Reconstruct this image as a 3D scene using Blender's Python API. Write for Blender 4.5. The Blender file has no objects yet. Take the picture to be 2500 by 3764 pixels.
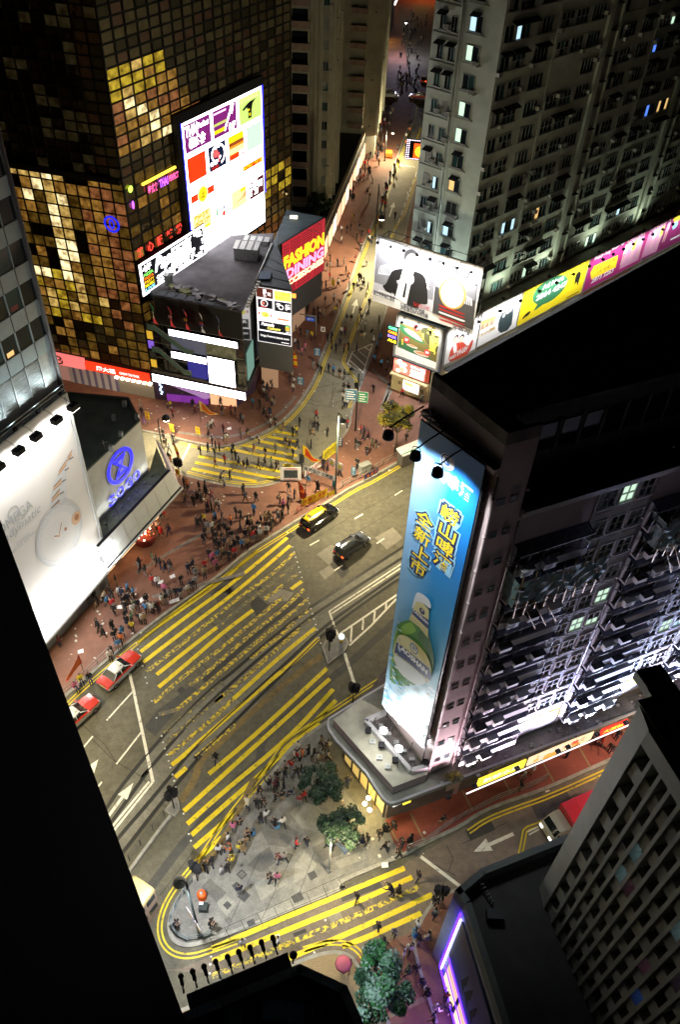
import bpy,bmesh,math,random
from mathutils import Vector,Matrix
S=bpy.context.scene
COL=S.collection
rnd=random.Random(7)
CAM_H=65.0
PITCH,ROLL=math.radians(44.32216),math.radians(2.96082)
cp,sp=math.cos(PITCH),math.sin(PITCH)
cr,sr=math.cos(ROLL),math.sin(ROLL)
FWD=Vector((0,cp,-sp))
RT=Vector((cr,sr*sp,sr*cp))
UP=Vector((-sr,cr*sp,cr*cp))
EYE=Vector((0,0,CAM_H))
cam_d=bpy.data.cameras.new('camera')
cam=bpy.data.objects.new('camera',cam_d)
COL.objects.link(cam)
cam.matrix_world=Matrix(((RT.x,UP.x,-FWD.x,0),(RT.y,UP.y,-FWD.y,0),(RT.z,UP.z,-FWD.z,CAM_H),(0,0,0,1)))
cam_d.sensor_fit='VERTICAL'
cam_d.sensor_height=36.0
cam_d.lens=2928.0/3764.0*36.0
cam_d.clip_start,cam_d.clip_end=0.5,3000
S.camera=cam
wd=bpy.data.worlds.new('World')
S.world=wd
wd.use_nodes=True
nt=wd.node_tree
bg=nt.nodes['Background']
sky=nt.nodes.new('ShaderNodeTexSky')
sky.sky_type='NISHITA'
sky.sun_disc=False
sky.sun_elevation=math.radians(-6)
sky.sun_rotation=math.radians(200)
nt.links.new(sky.outputs[0],bg.inputs[0])
bg.inputs[1].default_value=0.05
S.view_settings.view_transform='Standard'
S.view_settings.look='None'
S.view_settings.exposure=0.0
S.view_settings.gamma=1.0
S.cycles.use_denoising=True
S.cycles.max_bounces=5
S.cycles.diffuse_bounces=2
S.cycles.glossy_bounces=3
S.cycles.transmission_bounces=2
S.cycles.sample_clamp_indirect=3.0
S.cycles.use_light_tree=True
def at(x,y,z=0.0):
 d=FWD+RT*((x-1250.0)/2928.0)-UP*((y-1882.0)/2928.0)
 t=(z-CAM_H)/d.z
 return EYE+d*t
def A8(o,x,y,z=0.0):
 return at(o[0]+x/1.96,o[1]+y/1.96,z)
def lerp(a,b,t):
 return a+(b-a)*t
class MB:
 def __init__(s):
  s.v,s.f,s.mi,s.mats,s.sm=[],[],[],[],[]
 def m(s,mat):
  if mat not in s.mats:
   s.mats.append(mat)
  return s.mats.index(mat)
 def face(s,pts,mat,smooth=False):
  b=len(s.v)
  s.v+=[tuple(p)for p in pts]
  s.f.append(tuple(range(b,b+len(pts))))
  s.mi.append(s.m(mat))
  s.sm.append(smooth)
 def faces(s,vs,fs,mat,smooth=False):
  b=len(s.v)
  s.v+=[tuple(p)for p in vs]
  k=s.m(mat)
  for f in fs:
   s.f.append(tuple(i+b for i in f))
   s.mi.append(k)
   s.sm.append(smooth)
 def hexa(s,p,mat):
  s.faces(p,[(3,2,1,0),(4,5,6,7),(0,1,5,4),(1,2,6,5),(2,3,7,6),(3,0,4,7)],mat)
 def box(s,x0,x1,y0,y1,z0,z1,mat):
  s.hexa([(x0,y0,z0),(x1,y0,z0),(x1,y1,z0),(x0,y1,z0),(x0,y0,z1),(x1,y0,z1),(x1,y1,z1),(x0,y1,z1)],mat)
 def prism(s,poly,z0,z1,mat,top=None,bottom=True):
  n=len(poly)
  a=sum(poly[i][0]*poly[(i+1)%n][1]-poly[(i+1)%n][0]*poly[i][1]for i in range(n))
  if a<0:
   poly=poly[::-1]
  vs=[(p[0],p[1],z0)for p in poly]+[(p[0],p[1],z1)for p in poly]
  s.faces(vs,[(i,(i+1)%n,n+(i+1)%n,n+i)for i in range(n)],mat)
  s.face([(p[0],p[1],z1)for p in poly],top or mat)
  if bottom:
   s.face([(p[0],p[1],z0)for p in poly[::-1]],mat)
 def tube(s,pts,r,mat,n=8,cap=True):
  pts=[Vector(p)for p in pts]
  rs=r if isinstance(r,(list,tuple))else[r]*len(pts)
  vs=[]
  for i,p in enumerate(pts):
   d=(pts[min(i+1,len(pts)-1)]-pts[max(i-1,0)]).normalized()
   a=d.cross(Vector((0,0,1))if abs(d.z)<.9 else Vector((1,0,0))).normalized()
   b=d.cross(a)
   for k in range(n):
    t=2*math.pi*k/n
    vs.append(p+a*(math.cos(t)*rs[i])+b*(math.sin(t)*rs[i]))
  fs=[(i*n+k,i*n+(k+1)%n,(i+1)*n+(k+1)%n,(i+1)*n+k)for i in range(len(pts)-1)for k in range(n)]
  if cap:
   fs+=[tuple(range(n))[::-1],tuple(range((len(pts)-1)*n,len(pts)*n))]
  s.faces(vs,fs,mat,True)
 def lathe(s,c,prof,mat,n=16,axis=None):
  vs=[]
  for r,h in prof:
   for k in range(n):
    t=2*math.pi*k/n
    vs.append((c[0]+r*math.cos(t),c[1]+r*math.sin(t),c[2]+h))
  fs=[(i*n+k,i*n+(k+1)%n,(i+1)*n+(k+1)%n,(i+1)*n+k)for i in range(len(prof)-1)for k in range(n)]
  fs+=[tuple(range(n))[::-1],tuple(range((len(prof)-1)*n,len(prof)*n))]
  s.faces(vs,fs,mat,True)
 def mesh(s,name):
  me=bpy.data.meshes.new(name)
  me.from_pydata(s.v,[],s.f)
  for m_ in s.mats:
   me.materials.append(m_)
  me.polygons.foreach_set('material_index',s.mi)
  me.polygons.foreach_set('use_smooth',s.sm)
  me.update()
  return me
 def obj(s,name,parent=None):
  return put(s.mesh(name),name,parent)
def put(me,name,parent=None,loc=None,rz=None):
 o=bpy.data.objects.new(name,me)
 COL.objects.link(o)
 if loc is not None:
  o.location=loc
 if rz is not None:
  o.rotation_euler=(0,0,rz)
 if parent is not None:
  o.parent=parent
  o.matrix_parent_inverse=Matrix.Translation(-root_of(parent))
 return o
def root_of(o):
 v=Vector(o.location)
 return v
def tag(o,label=None,cat=None,group=None,kind=None):
 if label:
  o['label']=label
 if cat:
  o['category']=cat
 if group:
  o['group']=group
 if kind:
  o['kind']=kind
 return o
def thing(name,label,cat,loc,group=None):
 o=bpy.data.objects.new(name,None)
 COL.objects.link(o)
 o.location=loc
 o.empty_display_size=.3
 return tag(o,label,cat,group)
def sub(mb_or_mesh,name,part):
 me=mb_or_mesh.mesh(name)if isinstance(mb_or_mesh,MB)else mb_or_mesh
 o=bpy.data.objects.new(name,me)
 COL.objects.link(o)
 o.parent=part
 return o
def copy_tree(o,parent=None):
 c=o.copy()
 COL.objects.link(c)
 if parent is not None:
  c.parent=parent
  c.matrix_parent_inverse=o.matrix_parent_inverse.copy()
 for ch in list(o.children):
  copy_tree(ch,c)
 return c
TXT={}
def textmesh(txt,bold=0.0,shear=0.0,spacing=1.0):
 key=(txt,bold,shear,spacing)
 if key not in TXT:
  cu=bpy.data.curves.new('lettering','FONT')
  cu.body=txt
  cu.size=1
  cu.offset=bold
  cu.shear=shear
  cu.space_character=spacing
  cu.resolution_u=2
  cu.align_x='LEFT'
  ob=bpy.data.objects.new('lettering',cu)
  COL.objects.link(ob)
  bpy.context.view_layer.update()
  me=bpy.data.meshes.new_from_object(ob.evaluated_get(bpy.context.evaluated_depsgraph_get()))
  vs=[(v.co.x,v.co.y)for v in me.vertices]
  fs=[tuple(p.vertices)for p in me.polygons]
  bpy.data.objects.remove(ob)
  bpy.data.curves.remove(cu)
  bpy.data.meshes.remove(me)
  if not vs:
   vs,fs=[(0,0),(1,0),(1,1)],[]
  x0,x1=min(v[0]for v in vs),max(v[0]for v in vs)
  y0,y1=min(v[1]for v in vs),max(v[1]for v in vs)
  TXT[key]=([((x-x0)/max(x1-x0,1e-6),(y-y0)/max(y1-y0,1e-6))for x,y in vs],fs,(x1-x0)/max(y1-y0,1e-6))
 return TXT[key]
class Fr:
 def __init__(s,x,y,az):
  s.o=Vector((x,y))
  a=math.radians(az)
  s.e=Vector((math.sin(a),math.cos(a)))
  s.n=Vector((s.e.y,-s.e.x))
  s.rz=math.atan2(s.e.y,s.e.x)
  s.k,s.z0=1.0,0.0
 def zi(s,z):
  return(z-s.z0)/s.k
 def P(s,u,d,z):
  q=s.o+s.e*(u*s.k)+s.n*d
  return Vector((q.x,q.y,s.z0+z*s.k))
 def box(s,mb,u0,u1,d0,d1,z0,z1,mat):
  P=s.P
  mb.hexa([P(u0,d0,z0),P(u1,d0,z0),P(u1,d1,z0),P(u0,d1,z0),P(u0,d0,z1),P(u1,d0,z1),P(u1,d1,z1),P(u0,d1,z1)],mat)
 def rect(s,mb,u0,u1,z0,z1,d,mat):
  mb.face([s.P(u0,d,z0),s.P(u1,d,z0),s.P(u1,d,z1),s.P(u0,d,z1)],mat)
 def poly(s,mb,pts,d,mat):
  mb.face([s.P(u,d,z)for u,z in pts],mat)
 def disc(s,mb,u,z,r,d,mat,n=20,rz=None):
  s.poly(mb,[(u+r*math.cos(6.2832*k/n),z+(rz or r)*math.sin(6.2832*k/n))for k in range(n)],d,mat)
 def ring(s,mb,u,z,r0,r1,d,mat,n=28,k0=0,k1=None,asp=1.0):
  k1=n if k1 is None else k1
  for k in range(k0,k1):
   a,b=6.2832*k/n,6.2832*(k+1)/n
   s.poly(mb,[(u+r0*math.cos(a),z+asp*r0*math.sin(a)),(u+r1*math.cos(a),z+asp*r1*math.sin(a)),(u+r1*math.cos(b),z+asp*r1*math.sin(b)),(u+r0*math.cos(b),z+asp*r0*math.sin(b))],d,mat)
 def line(s,mb,pts,w,d,mat):
  for(a,b),(c,e)in zip(pts,pts[1:]):
   L=math.hypot(c-a,e-b)or 1
   nx,nz=-(e-b)/L*w/2,(c-a)/L*w/2
   s.poly(mb,[(a+nx,b+nz),(a-nx,b-nz),(c-nx,e-nz),(c+nx,e+nz)],d,mat)
 def text(s,mb,txt,u0,u1,z0,z1,d,mat,bold=0.0,shear=0.0,rot=0.0):
  vs,fs,asp=textmesh(txt,bold,shear)
  cu,cz=(u0+u1)/2,(z0+z1)/2
  c,q=math.cos(rot),math.sin(rot)
  pts=[]
  for x,y in vs:
   uu,zz=(x-.5)*(u1-u0),(y-.5)*(z1-z0)
   pts.append(s.P(cu+uu*c-zz*q,d,cz+uu*q+zz*c))
  mb.faces(pts,fs,mat)
MAT={}
def mat(name,col,rough=.7,metal=0.,var=0.0,scale=1.0,bump=0.0,emit=0.0,ecol=None,col2=None,spec=.5,detail=5.0):
 if name in MAT:
  return MAT[name]
 m_=bpy.data.materials.new(name)
 m_.use_nodes=True
 nt_=m_.node_tree
 b=nt_.nodes['Principled BSDF']
 b.inputs['Roughness'].default_value=rough
 b.inputs['Metallic'].default_value=metal
 b.inputs['Specular IOR Level'].default_value=spec
 c4=(*col,1)
 b.inputs['Base Color'].default_value=c4
 if var or col2:
  tc=nt_.nodes.new('ShaderNodeTexCoord')
  n1=nt_.nodes.new('ShaderNodeTexNoise')
  n1.inputs['Scale'].default_value=scale
  n1.inputs['Detail'].default_value=detail
  n1.inputs['Roughness'].default_value=.65
  nt_.links.new(tc.outputs['Object'],n1.inputs['Vector'])
  rp=nt_.nodes.new('ShaderNodeValToRGB')
  lo=tuple(max(0,c*(1-var))for c in col)if not col2 else col
  hi=tuple(min(1,c*(1+var))for c in col)if not col2 else col2
  rp.color_ramp.elements[0].position=.34
  rp.color_ramp.elements[1].position=.66
  rp.color_ramp.elements[0].color=(*lo,1)
  rp.color_ramp.elements[1].color=(*hi,1)
  nt_.links.new(n1.outputs[0],rp.inputs[0])
  nt_.links.new(rp.outputs[0],b.inputs['Base Color'])
  if bump:
   bp=nt_.nodes.new('ShaderNodeBump')
   bp.inputs['Strength'].default_value=bump
   bp.inputs['Distance'].default_value=.03
   nt_.links.new(n1.outputs[0],bp.inputs['Height'])
   nt_.links.new(bp.outputs[0],b.inputs['Normal'])
 if emit:
  b.inputs['Emission Color'].default_value=(*(ecol or col),1)
  b.inputs['Emission Strength'].default_value=emit
 MAT[name]=m_
 return m_
def glow(name,col,e,base=None):
 return mat(name,base or tuple(min(1,c*.6)for c in col),rough=.5,emit=e,ecol=col)
def lamp(name,kind,loc,energy,col=(1,.85,.65),size=.2,aim=None,spot=None,blend=.5,parent=None):
 ld=bpy.data.lights.new(name,kind)
 ld.energy=energy
 ld.color=col
 if kind=='AREA':
  ld.size=size
 else:
  ld.shadow_soft_size=size
 if kind=='SPOT':
  ld.spot_size=math.radians(spot or 120)
  ld.spot_blend=blend
 o=bpy.data.objects.new(name,ld)
 COL.objects.link(o)
 o.location=loc
 if aim is not None:
  d=Vector(aim)-Vector(loc)
  o.rotation_euler=d.to_track_quat('-Z','Y').to_euler()
 if parent is not None:
  o.parent=parent
  o.matrix_parent_inverse=Matrix.Translation(-root_of(parent))
 return o
M_ASPH=None
# ================================================================ SETTING: ground, roads, pavements
def brick_mat(name,c1,c2,mortar,scale,stain):
 m_=mat(name,c1,rough=.75)
 nt_=m_.node_tree
 b=nt_.nodes['Principled BSDF']
 tc=nt_.nodes.new('ShaderNodeTexCoord')
 br=nt_.nodes.new('ShaderNodeTexBrick')
 br.inputs['Scale'].default_value=scale
 br.inputs['Color1'].default_value=(*c1,1)
 br.inputs['Color2'].default_value=(*c2,1)
 br.inputs['Mortar'].default_value=(*mortar,1)
 br.inputs['Mortar Size'].default_value=.02
 nt_.links.new(tc.outputs['Object'],br.inputs['Vector'])
 ns=nt_.nodes.new('ShaderNodeTexNoise')
 ns.inputs['Scale'].default_value=.35
 ns.inputs['Detail'].default_value=8
 ns.inputs['Roughness'].default_value=.7
 nt_.links.new(tc.outputs['Object'],ns.inputs['Vector'])
 rp=nt_.nodes.new('ShaderNodeValToRGB')
 rp.color_ramp.elements[0].position=.35
 rp.color_ramp.elements[1].position=.68
 rp.color_ramp.elements[0].color=(stain,stain,stain,1)
 rp.color_ramp.elements[1].color=(1.12,1.1,1.1,1)
 nt_.links.new(ns.outputs[0],rp.inputs[0])
 mx=nt_.nodes.new('ShaderNodeMix')
 mx.data_type='RGBA'
 mx.blend_type='MULTIPLY'
 mx.inputs[0].default_value=1
 nt_.links.new(br.outputs[0],mx.inputs[6])
 nt_.links.new(rp.outputs[0],mx.inputs[7])
 nt_.links.new(mx.outputs[2],b.inputs['Base Color'])
 bp=nt_.nodes.new('ShaderNodeBump')
 bp.inputs['Strength'].default_value=.3
 bp.inputs['Distance'].default_value=.01
 nt_.links.new(br.outputs[1],bp.inputs['Height'])
 nt_.links.new(bp.outputs[0],b.inputs['Normal'])
 return m_
def asphalt(name,base,warm,patch):
 m_=mat(name,base,rough=.72)
 nt_=m_.node_tree
 b=nt_.nodes['Principled BSDF']
 tc=nt_.nodes.new('ShaderNodeTexCoord')
 def noise(sc,det,ro=.65):
  n=nt_.nodes.new('ShaderNodeTexNoise')
  n.inputs['Scale'].default_value=sc
  n.inputs['Detail'].default_value=det
  n.inputs['Roughness'].default_value=ro
  nt_.links.new(tc.outputs['Object'],n.inputs['Vector'])
  return n
 a,g,w_=noise(.28,9,.72),noise(9,3),noise(1.7,6,.7)
 def ramp(src,p0,c0,p1,c1):
  r=nt_.nodes.new('ShaderNodeValToRGB')
  r.color_ramp.elements[0].position,r.color_ramp.elements[1].position=p0,p1
  r.color_ramp.elements[0].color,r.color_ramp.elements[1].color=(*c0,1),(*c1,1)
  nt_.links.new(src.outputs[0],r.inputs[0])
  return r
 r1=ramp(a,.35,base,.65,warm)
 r2=ramp(g,.3,(.78,)*3,.7,(1.2,)*3)
 r3=ramp(w_,.36,(patch,)*3,.62,(1.08,)*3)
 def mul(p,q):
  mx=nt_.nodes.new('ShaderNodeMix')
  mx.data_type='RGBA'
  mx.blend_type='MULTIPLY'
  mx.inputs[0].default_value=1
  nt_.links.new(p,mx.inputs[6])
  nt_.links.new(q,mx.inputs[7])
  return mx.outputs[2]
 nt_.links.new(mul(mul(r1.outputs[0],r2.outputs[0]),r3.outputs[0]),b.inputs['Base Color'])
 bp=nt_.nodes.new('ShaderNodeBump')
 bp.inputs['Strength'].default_value=.25
 bp.inputs['Distance'].default_value=.01
 nt_.links.new(g.outputs[0],bp.inputs['Height'])
 nt_.links.new(bp.outputs[0],b.inputs['Normal'])
 return m_
def worn_paint(name,col,under,amount,scale=2.2):
 m_=mat(name,col,rough=.6)
 nt_=m_.node_tree
 b=nt_.nodes['Principled BSDF']
 tc=nt_.nodes.new('ShaderNodeTexCoord')
 n=nt_.nodes.new('ShaderNodeTexNoise')
 n.inputs['Scale'].default_value=scale
 n.inputs['Detail'].default_value=7
 n.inputs['Roughness'].default_value=.7
 nt_.links.new(tc.outputs['Object'],n.inputs['Vector'])
 r=nt_.nodes.new('ShaderNodeValToRGB')
 t=.3+.4*amount
 r.color_ramp.elements[0].position,r.color_ramp.elements[1].position=t-.03,t+.03
 r.color_ramp.elements[0].color,r.color_ramp.elements[1].color=(*under,1),(*col,1)
 e=r.color_ramp.elements.new(min(.98,t+.2))
 e.color=(*[c*1.12 for c in col],1)
 nt_.links.new(n.outputs[0],r.inputs[0])
 nt_.links.new(r.outputs[0],b.inputs['Base Color'])
 return m_
M_ASPH=asphalt('asphalt',(.095,.088,.058),(.145,.133,.092),.72)
M_ASPH2=asphalt('asphalt side',(.15,.12,.088),(.2,.158,.115),.78)
M_CONC=asphalt('street concrete',(.2,.185,.13),(.27,.25,.18),.85)
M_TRAM=asphalt('tram bed concrete',(.15,.145,.11),(.22,.21,.165),.75)
M_PLAZA=asphalt('plaza concrete',(.17,.165,.15),(.24,.235,.21),.75)
M_BRICK=brick_mat('red paving',(.23,.105,.068),(.27,.125,.08),(.14,.075,.055),2.2,.72)
M_BRICK2=brick_mat('deep red paving',(.29,.068,.048),(.33,.085,.055),(.2,.06,.045),2.2,.75)
M_SAND=brick_mat('sand paving',(.3,.22,.11),(.34,.25,.13),(.2,.15,.08),2.2,.8)
M_KERB=mat('kerb stone',(.3,.29,.25),var=.25,scale=1.5)
M_YEL=worn_paint('yellow paint',(.72,.55,.012),(.2,.17,.05),.22)
M_YELW=worn_paint('yellow paint worn',(.66,.5,.03),(.11,.1,.065),.52,3.0)
M_YELVW=worn_paint('yellow paint nearly gone',(.5,.38,.04),(.12,.11,.075),.68,2.6)
M_WHT=worn_paint('white paint',(.75,.73,.62),(.3,.29,.22),.25)
M_RAIL=mat('rail steel',(.035,.035,.032),rough=.45,metal=.6)
M_GROOVE=mat('joint tar',(.035,.033,.028),rough=.9)
M_DARKPATCH=asphalt('new asphalt patch',(.035,.034,.03),(.05,.048,.04),.8)
M_PALEPATCH=asphalt('pale concrete patch',(.2,.185,.145),(.27,.25,.2),.85)
M_TYRE=asphalt('oil and tyre streak',(.045,.045,.042),(.075,.072,.06),.85)
M_TACT=brick_mat('yellow tactile diamonds',(.3,.2,.045),(.2,.145,.06),(.12,.1,.06),1.4,.6)
def ground_obj(mb,name):
 return tag(mb.obj(name),kind='structure')
def offs(pl,d):
 out=[]
 for i,p in enumerate(pl):
  a,b=pl[max(i-1,0)],pl[min(i+1,len(pl)-1)]
  t=Vector((b.x-a.x,b.y-a.y)).normalized()
  out.append(Vector((p.x-t.y*d,p.y+t.x*d,p.z)))
 return out
def smooth(pl,k=2):
 for _ in range(k):
  q=[pl[0]]
  for a,b in zip(pl,pl[1:]):
   q+=[a*.75+b*.25,a*.25+b*.75]
  q.append(pl[-1])
  pl=q
 return pl
def ribbon(mb,pl,w,z,m_,d=0):
 L,R_=offs(pl,d+w/2),offs(pl,d-w/2)
 for i in range(len(pl)-1):
  mb.face([(L[i].x,L[i].y,z),(R_[i].x,R_[i].y,z),(R_[i+1].x,R_[i+1].y,z),(L[i+1].x,L[i+1].y,z)],m_)
def gpoly(mb,o,pts,z,m_):
 mb.face([tuple(A8(o,x,y,z))for x,y in pts],m_)
G=lambda o,*pts:[A8(o,x,y)for x,y in pts]
cF,cL,cR,cM,cU,cT=(500,1400),(100,2100),(700,2000),(1000,700),(1200,0),(1000,1400)
cB,cQ,cS,cW,cN,cP,cG8=(300,2700),(900,2600),(1100,2964),(1700,2500),(600,200),(500,900),(500,2964)
mb=MB()
mb.face([(-900,-300,0),(900,-300,0),(900,1600,0),(-900,1600,0)],M_ASPH)
ground_obj(mb,'road')
K_MAIN=G(cL,(120,1085),(240,945),(480,730),(700,545),(940,355),(1180,185),(1400,30))+G(cF,(800,1240),(960,1140),(1160,1015),(1400,872),(1568,764))+G(cT,(700,716),(1035,518))
d_=(K_MAIN[-1]-K_MAIN[-2]).normalized()
K_MAIN=[K_MAIN[0]-d_*30+Vector((-3,-12,0))]+K_MAIN+[K_MAIN[-1]+d_*120]
K_XLOW=G(cF,(-260,590),(60,610),(270,655),(400,692),(600,742),(760,765),(900,762),(1040,725),(1180,660),(1330,580),(1450,450),(1535,330))+G(cT,(560,225),(640,10))+G(cM,(660,1330),(705,1180),(745,1080),(830,830))+G((1200,0),(560,1700),(640,1330),(700,900))
K_XUP=G(cF,(-260,320),(40,362),(200,400),(400,448),(600,487),(720,465),(900,393),(1030,318),(1150,208),(1290,0))+G(cM,(345,1240),(430,1040),(560,688),(640,450),(722,268),(790,100))+G(cU,(440,1345),(505,1170),(563,1000),(618,868),(640,760))
K_PLAZA=G(cR,(1568,895),(1420,985),(1190,1135),(1010,1255),(850,1362),(700,1480))+G(cB,(1400,232),(1210,470),(1100,610),(1005,740),(905,905),(800,1020),(690,1165),(632,1280),(612,1380),(630,1470),(690,1528),(790,1540),(925,1498))+G(cG8,(820,882),(1080,772),(1568,575))+G(cQ,(640,1290),(1000,1138),(1160,1075),(1270,1010),(1400,945),(1568,870))+G(cW,(130,970),(330,890),(600,800),(1060,592))
d2_=(K_PLAZA[-1]-K_PLAZA[-2]).normalized()
d3_=(K_PLAZA[0]-K_PLAZA[1]).normalized()
K_PLAZA=[K_PLAZA[0]+d3_*60]+K_PLAZA+[K_PLAZA[-1]+d2_*60]
K_SE=[A8(cS,1900,310)]+G(cS,(1130,590),(1010,648),(930,720),(880,800),(830,905),(812,960),(840,1130),(980,1568))
K_SW=G(cS,(-900,1480),(-60,1130),(110,1065),(250,1035),(360,1058),(420,1120),(520,1330),(660,1568))
K_MAIN,K_XLOW,K_XUP,K_PLAZA,K_SE,K_SW=[smooth(k)for k in(K_MAIN,K_XLOW,K_XUP,K_PLAZA,K_SE,K_SW)]
PH=.13
def pavement(name,loop,m_,kerb):
 mb=MB()
 mb.prism([(p.x,p.y)for p in loop],-.05,PH,M_KERB,top=m_,bottom=False)
 ground_obj(mb,name)
pavement('pavement',K_XLOW[::-1]+[Vector((-60,60,0)),Vector((-60,0,0))]+K_MAIN+[Vector((200,170,0)),Vector((200,330,0)),Vector((60,330,0))],M_BRICK,K_XLOW)
pavement('pavement',K_XUP+[Vector((10,330,0)),Vector((-90,330,0)),Vector((-120,90,0))],M_BRICK,K_XUP)
pavement('plaza',K_PLAZA+[Vector((160,120,0)),Vector((160,170,0))],M_PLAZA,K_PLAZA)
pavement('pavement',K_SE+[Vector((14,-10,0)),Vector((60,-10,0)),Vector((60,30,0))],M_BRICK,K_SE)
pavement('pavement',K_SW+[Vector((3,-10,0)),Vector((-20,-10,0))],M_SAND,K_SW)
mb=MB()
red=G(cQ,(1010,815),(1310,690),(1568,590))+G(cW,(290,692),(700,540),(1180,310),(1500,160))+G(cW,(1420,420),(1060,575),(600,785),(330,875),(130,955))+G(cQ,(1500,870),(1290,985),(1150,1050),(1080,990))
mb.face([(p.x,p.y,PH+.004)for p in red],M_BRICK2)
ground_obj(mb,'side street paving')
mb=MB()
for a,b in(((1100,975),(1045,870)),((1300,985),(1195,770))):
 pl=[A8(cQ,*a),A8(cQ,*b)]
 ribbon(mb,pl,.16,PH+.008,M_SAND)
for a,b in(((75,945),(0,800)),((350,820),(290,705)),((660,740),(575,590)),((922,630),(830,470)),((1170,380),(1130,330))):
 ribbon(mb,[A8(cW,*a),A8(cW,*b)],.16,PH+.008,M_SAND)
for k,s_ in((K_MAIN,1),(K_XLOW,1),(K_XUP,1),(K_PLAZA,1),(K_SE,1),(K_SW,1)):
 for d in(.17,-.17):
  pass
ribbon(mb,K_MAIN,.3,PH+.006,M_KERB,.15)
ribbon(mb,K_XLOW,.3,PH+.006,M_KERB,-.15)
ribbon(mb,K_XUP,.3,PH+.006,M_KERB,.15)
ribbon(mb,K_PLAZA,.3,PH+.006,M_KERB,.15)
ribbon(mb,K_SE,.25,PH+.006,M_KERB,.12)
ribbon(mb,K_SW,.25,PH+.006,M_KERB,-.12)
for o,pts in((cF,((1150,115),(1060,225),(900,345),(640,425),(300,375))),(cF,((0,1390),(430,1130),(560,1075))),(cL,((1568,20),(900,190)))):
 ribbon(mb,smooth(G(o,*pts)),.45,PH+.008,mat('grey guide paving',(.19,.17,.15),var=.3,scale=2))
for o,pts in((cM,((860,1440),(800,1568))),(cT,((850,20),(790,215))),(cM,((720,1290),(850,1410)))):
 ribbon(mb,G(o,*pts),.5,PH+.008,mat('grey guide paving',(.19,.17,.15),var=.3,scale=2))
for x in range(6):
 a,b=A8(cM,410-x*10,600-x*110+230),A8(cM,620-x*10,760-x*110+230)
ground_obj(mb,'paving bands')
mb=MB()
loop=[Vector((p.x,p.y,0))for p in K_XLOW]+[Vector((p.x,p.y,0))for p in K_XUP[::-1]]
mb.face([(p.x,p.y,.004)for p in loop],M_CONC)
ground_obj(mb,'side road')
mb=MB()
mb.face([(p.x,p.y,.004)for p in G(cG8,(180,1180),(320,1170),(545,1075),(1568,600))+G(cQ,(1150,1130),(1568,880))+G(cW,(600,806),(1080,590),(1700,330),(1700,1500),(0,1700))+G(cS,(900,950),(620,1030),(0,1240))],M_ASPH2)
ground_obj(mb,'side road')
mb=MB()
mb.face([(p.x,p.y,.008)for p in G(cS,(440,1050),(600,985),(830,905),(1000,1568),(640,1568),(410,1110))],M_BRICK)
ribbon(mb,G(cS,(640,1510),(980,1350)),.35,.012,M_SAND)
ground_obj(mb,'path')
mb=MB()
t_hi=G(cR,(1700,-85),(1535,20),(1050,335),(840,470),(600,665),(330,900),(140,1050),(0,1172))+G(cL,(1020,1140),(870,1310),(660,1550))+G(cB,(170,545),(-200,1000))
t_lo=G(cR,(1700,140),(1500,262),(1200,455),(1050,560),(945,650),(760,845),(640,930),(500,1140),(200,1410),(30,1568))+G(cB,(820,190),(560,505),(300,840),(100,1090))
t_hi,t_lo=smooth(t_hi,1),smooth(t_lo,1)
mb.face([(p.x,p.y,.004)for p in t_hi+t_lo[::-1]],M_TRAM)
ground_obj(mb,'tram track bed')
mb=MB()
rails=[G(cR,(1700,-85),(1535,20),(1050,335),(840,470),(600,665),(330,900),(140,1050),(0,1185))+G(cL,(1020,1140),(870,1310),(660,1568))+G(cB,(170,545),(-200,1010)),G(cR,(1700,-10),(1530,98),(1100,372),(870,520),(600,735),(400,905),(200,1085),(0,1280))+G(cL,(1150,1110),(1000,1280),(780,1540))+G(cB,(520,205),(210,635),(-100,1070)),G(cR,(1700,92),(1510,208),(1200,425),(1010,560),(900,655),(760,790),(500,1030),(240,1262),(0,1495))+G(cB,(700,225),(500,470),(270,735),(0,1060)),G(cR,(1700,132),(1510,245),(1200,460),(960,645),(760,842),(500,1095),(200,1395),(0,1568))+G(cB,(880,130),(780,240),(560,508),(310,832),(120,1070))]
for r in rails:
 r=smooth(r)
 ribbon(mb,r,.13,.02,M_RAIL)
 ribbon(mb,r,.34,.012,M_GROOVE)
ground_obj(mb,'tram rails')
mb=MB()
Z=.016
def stripe(o,pts,w,m_=M_YEL,z=Z):
 ribbon(mb,smooth(G(o,*pts))if len(pts)>2 else G(o,*pts),w,z,m_)
def LR(*p):
 return p
wy=.43
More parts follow.
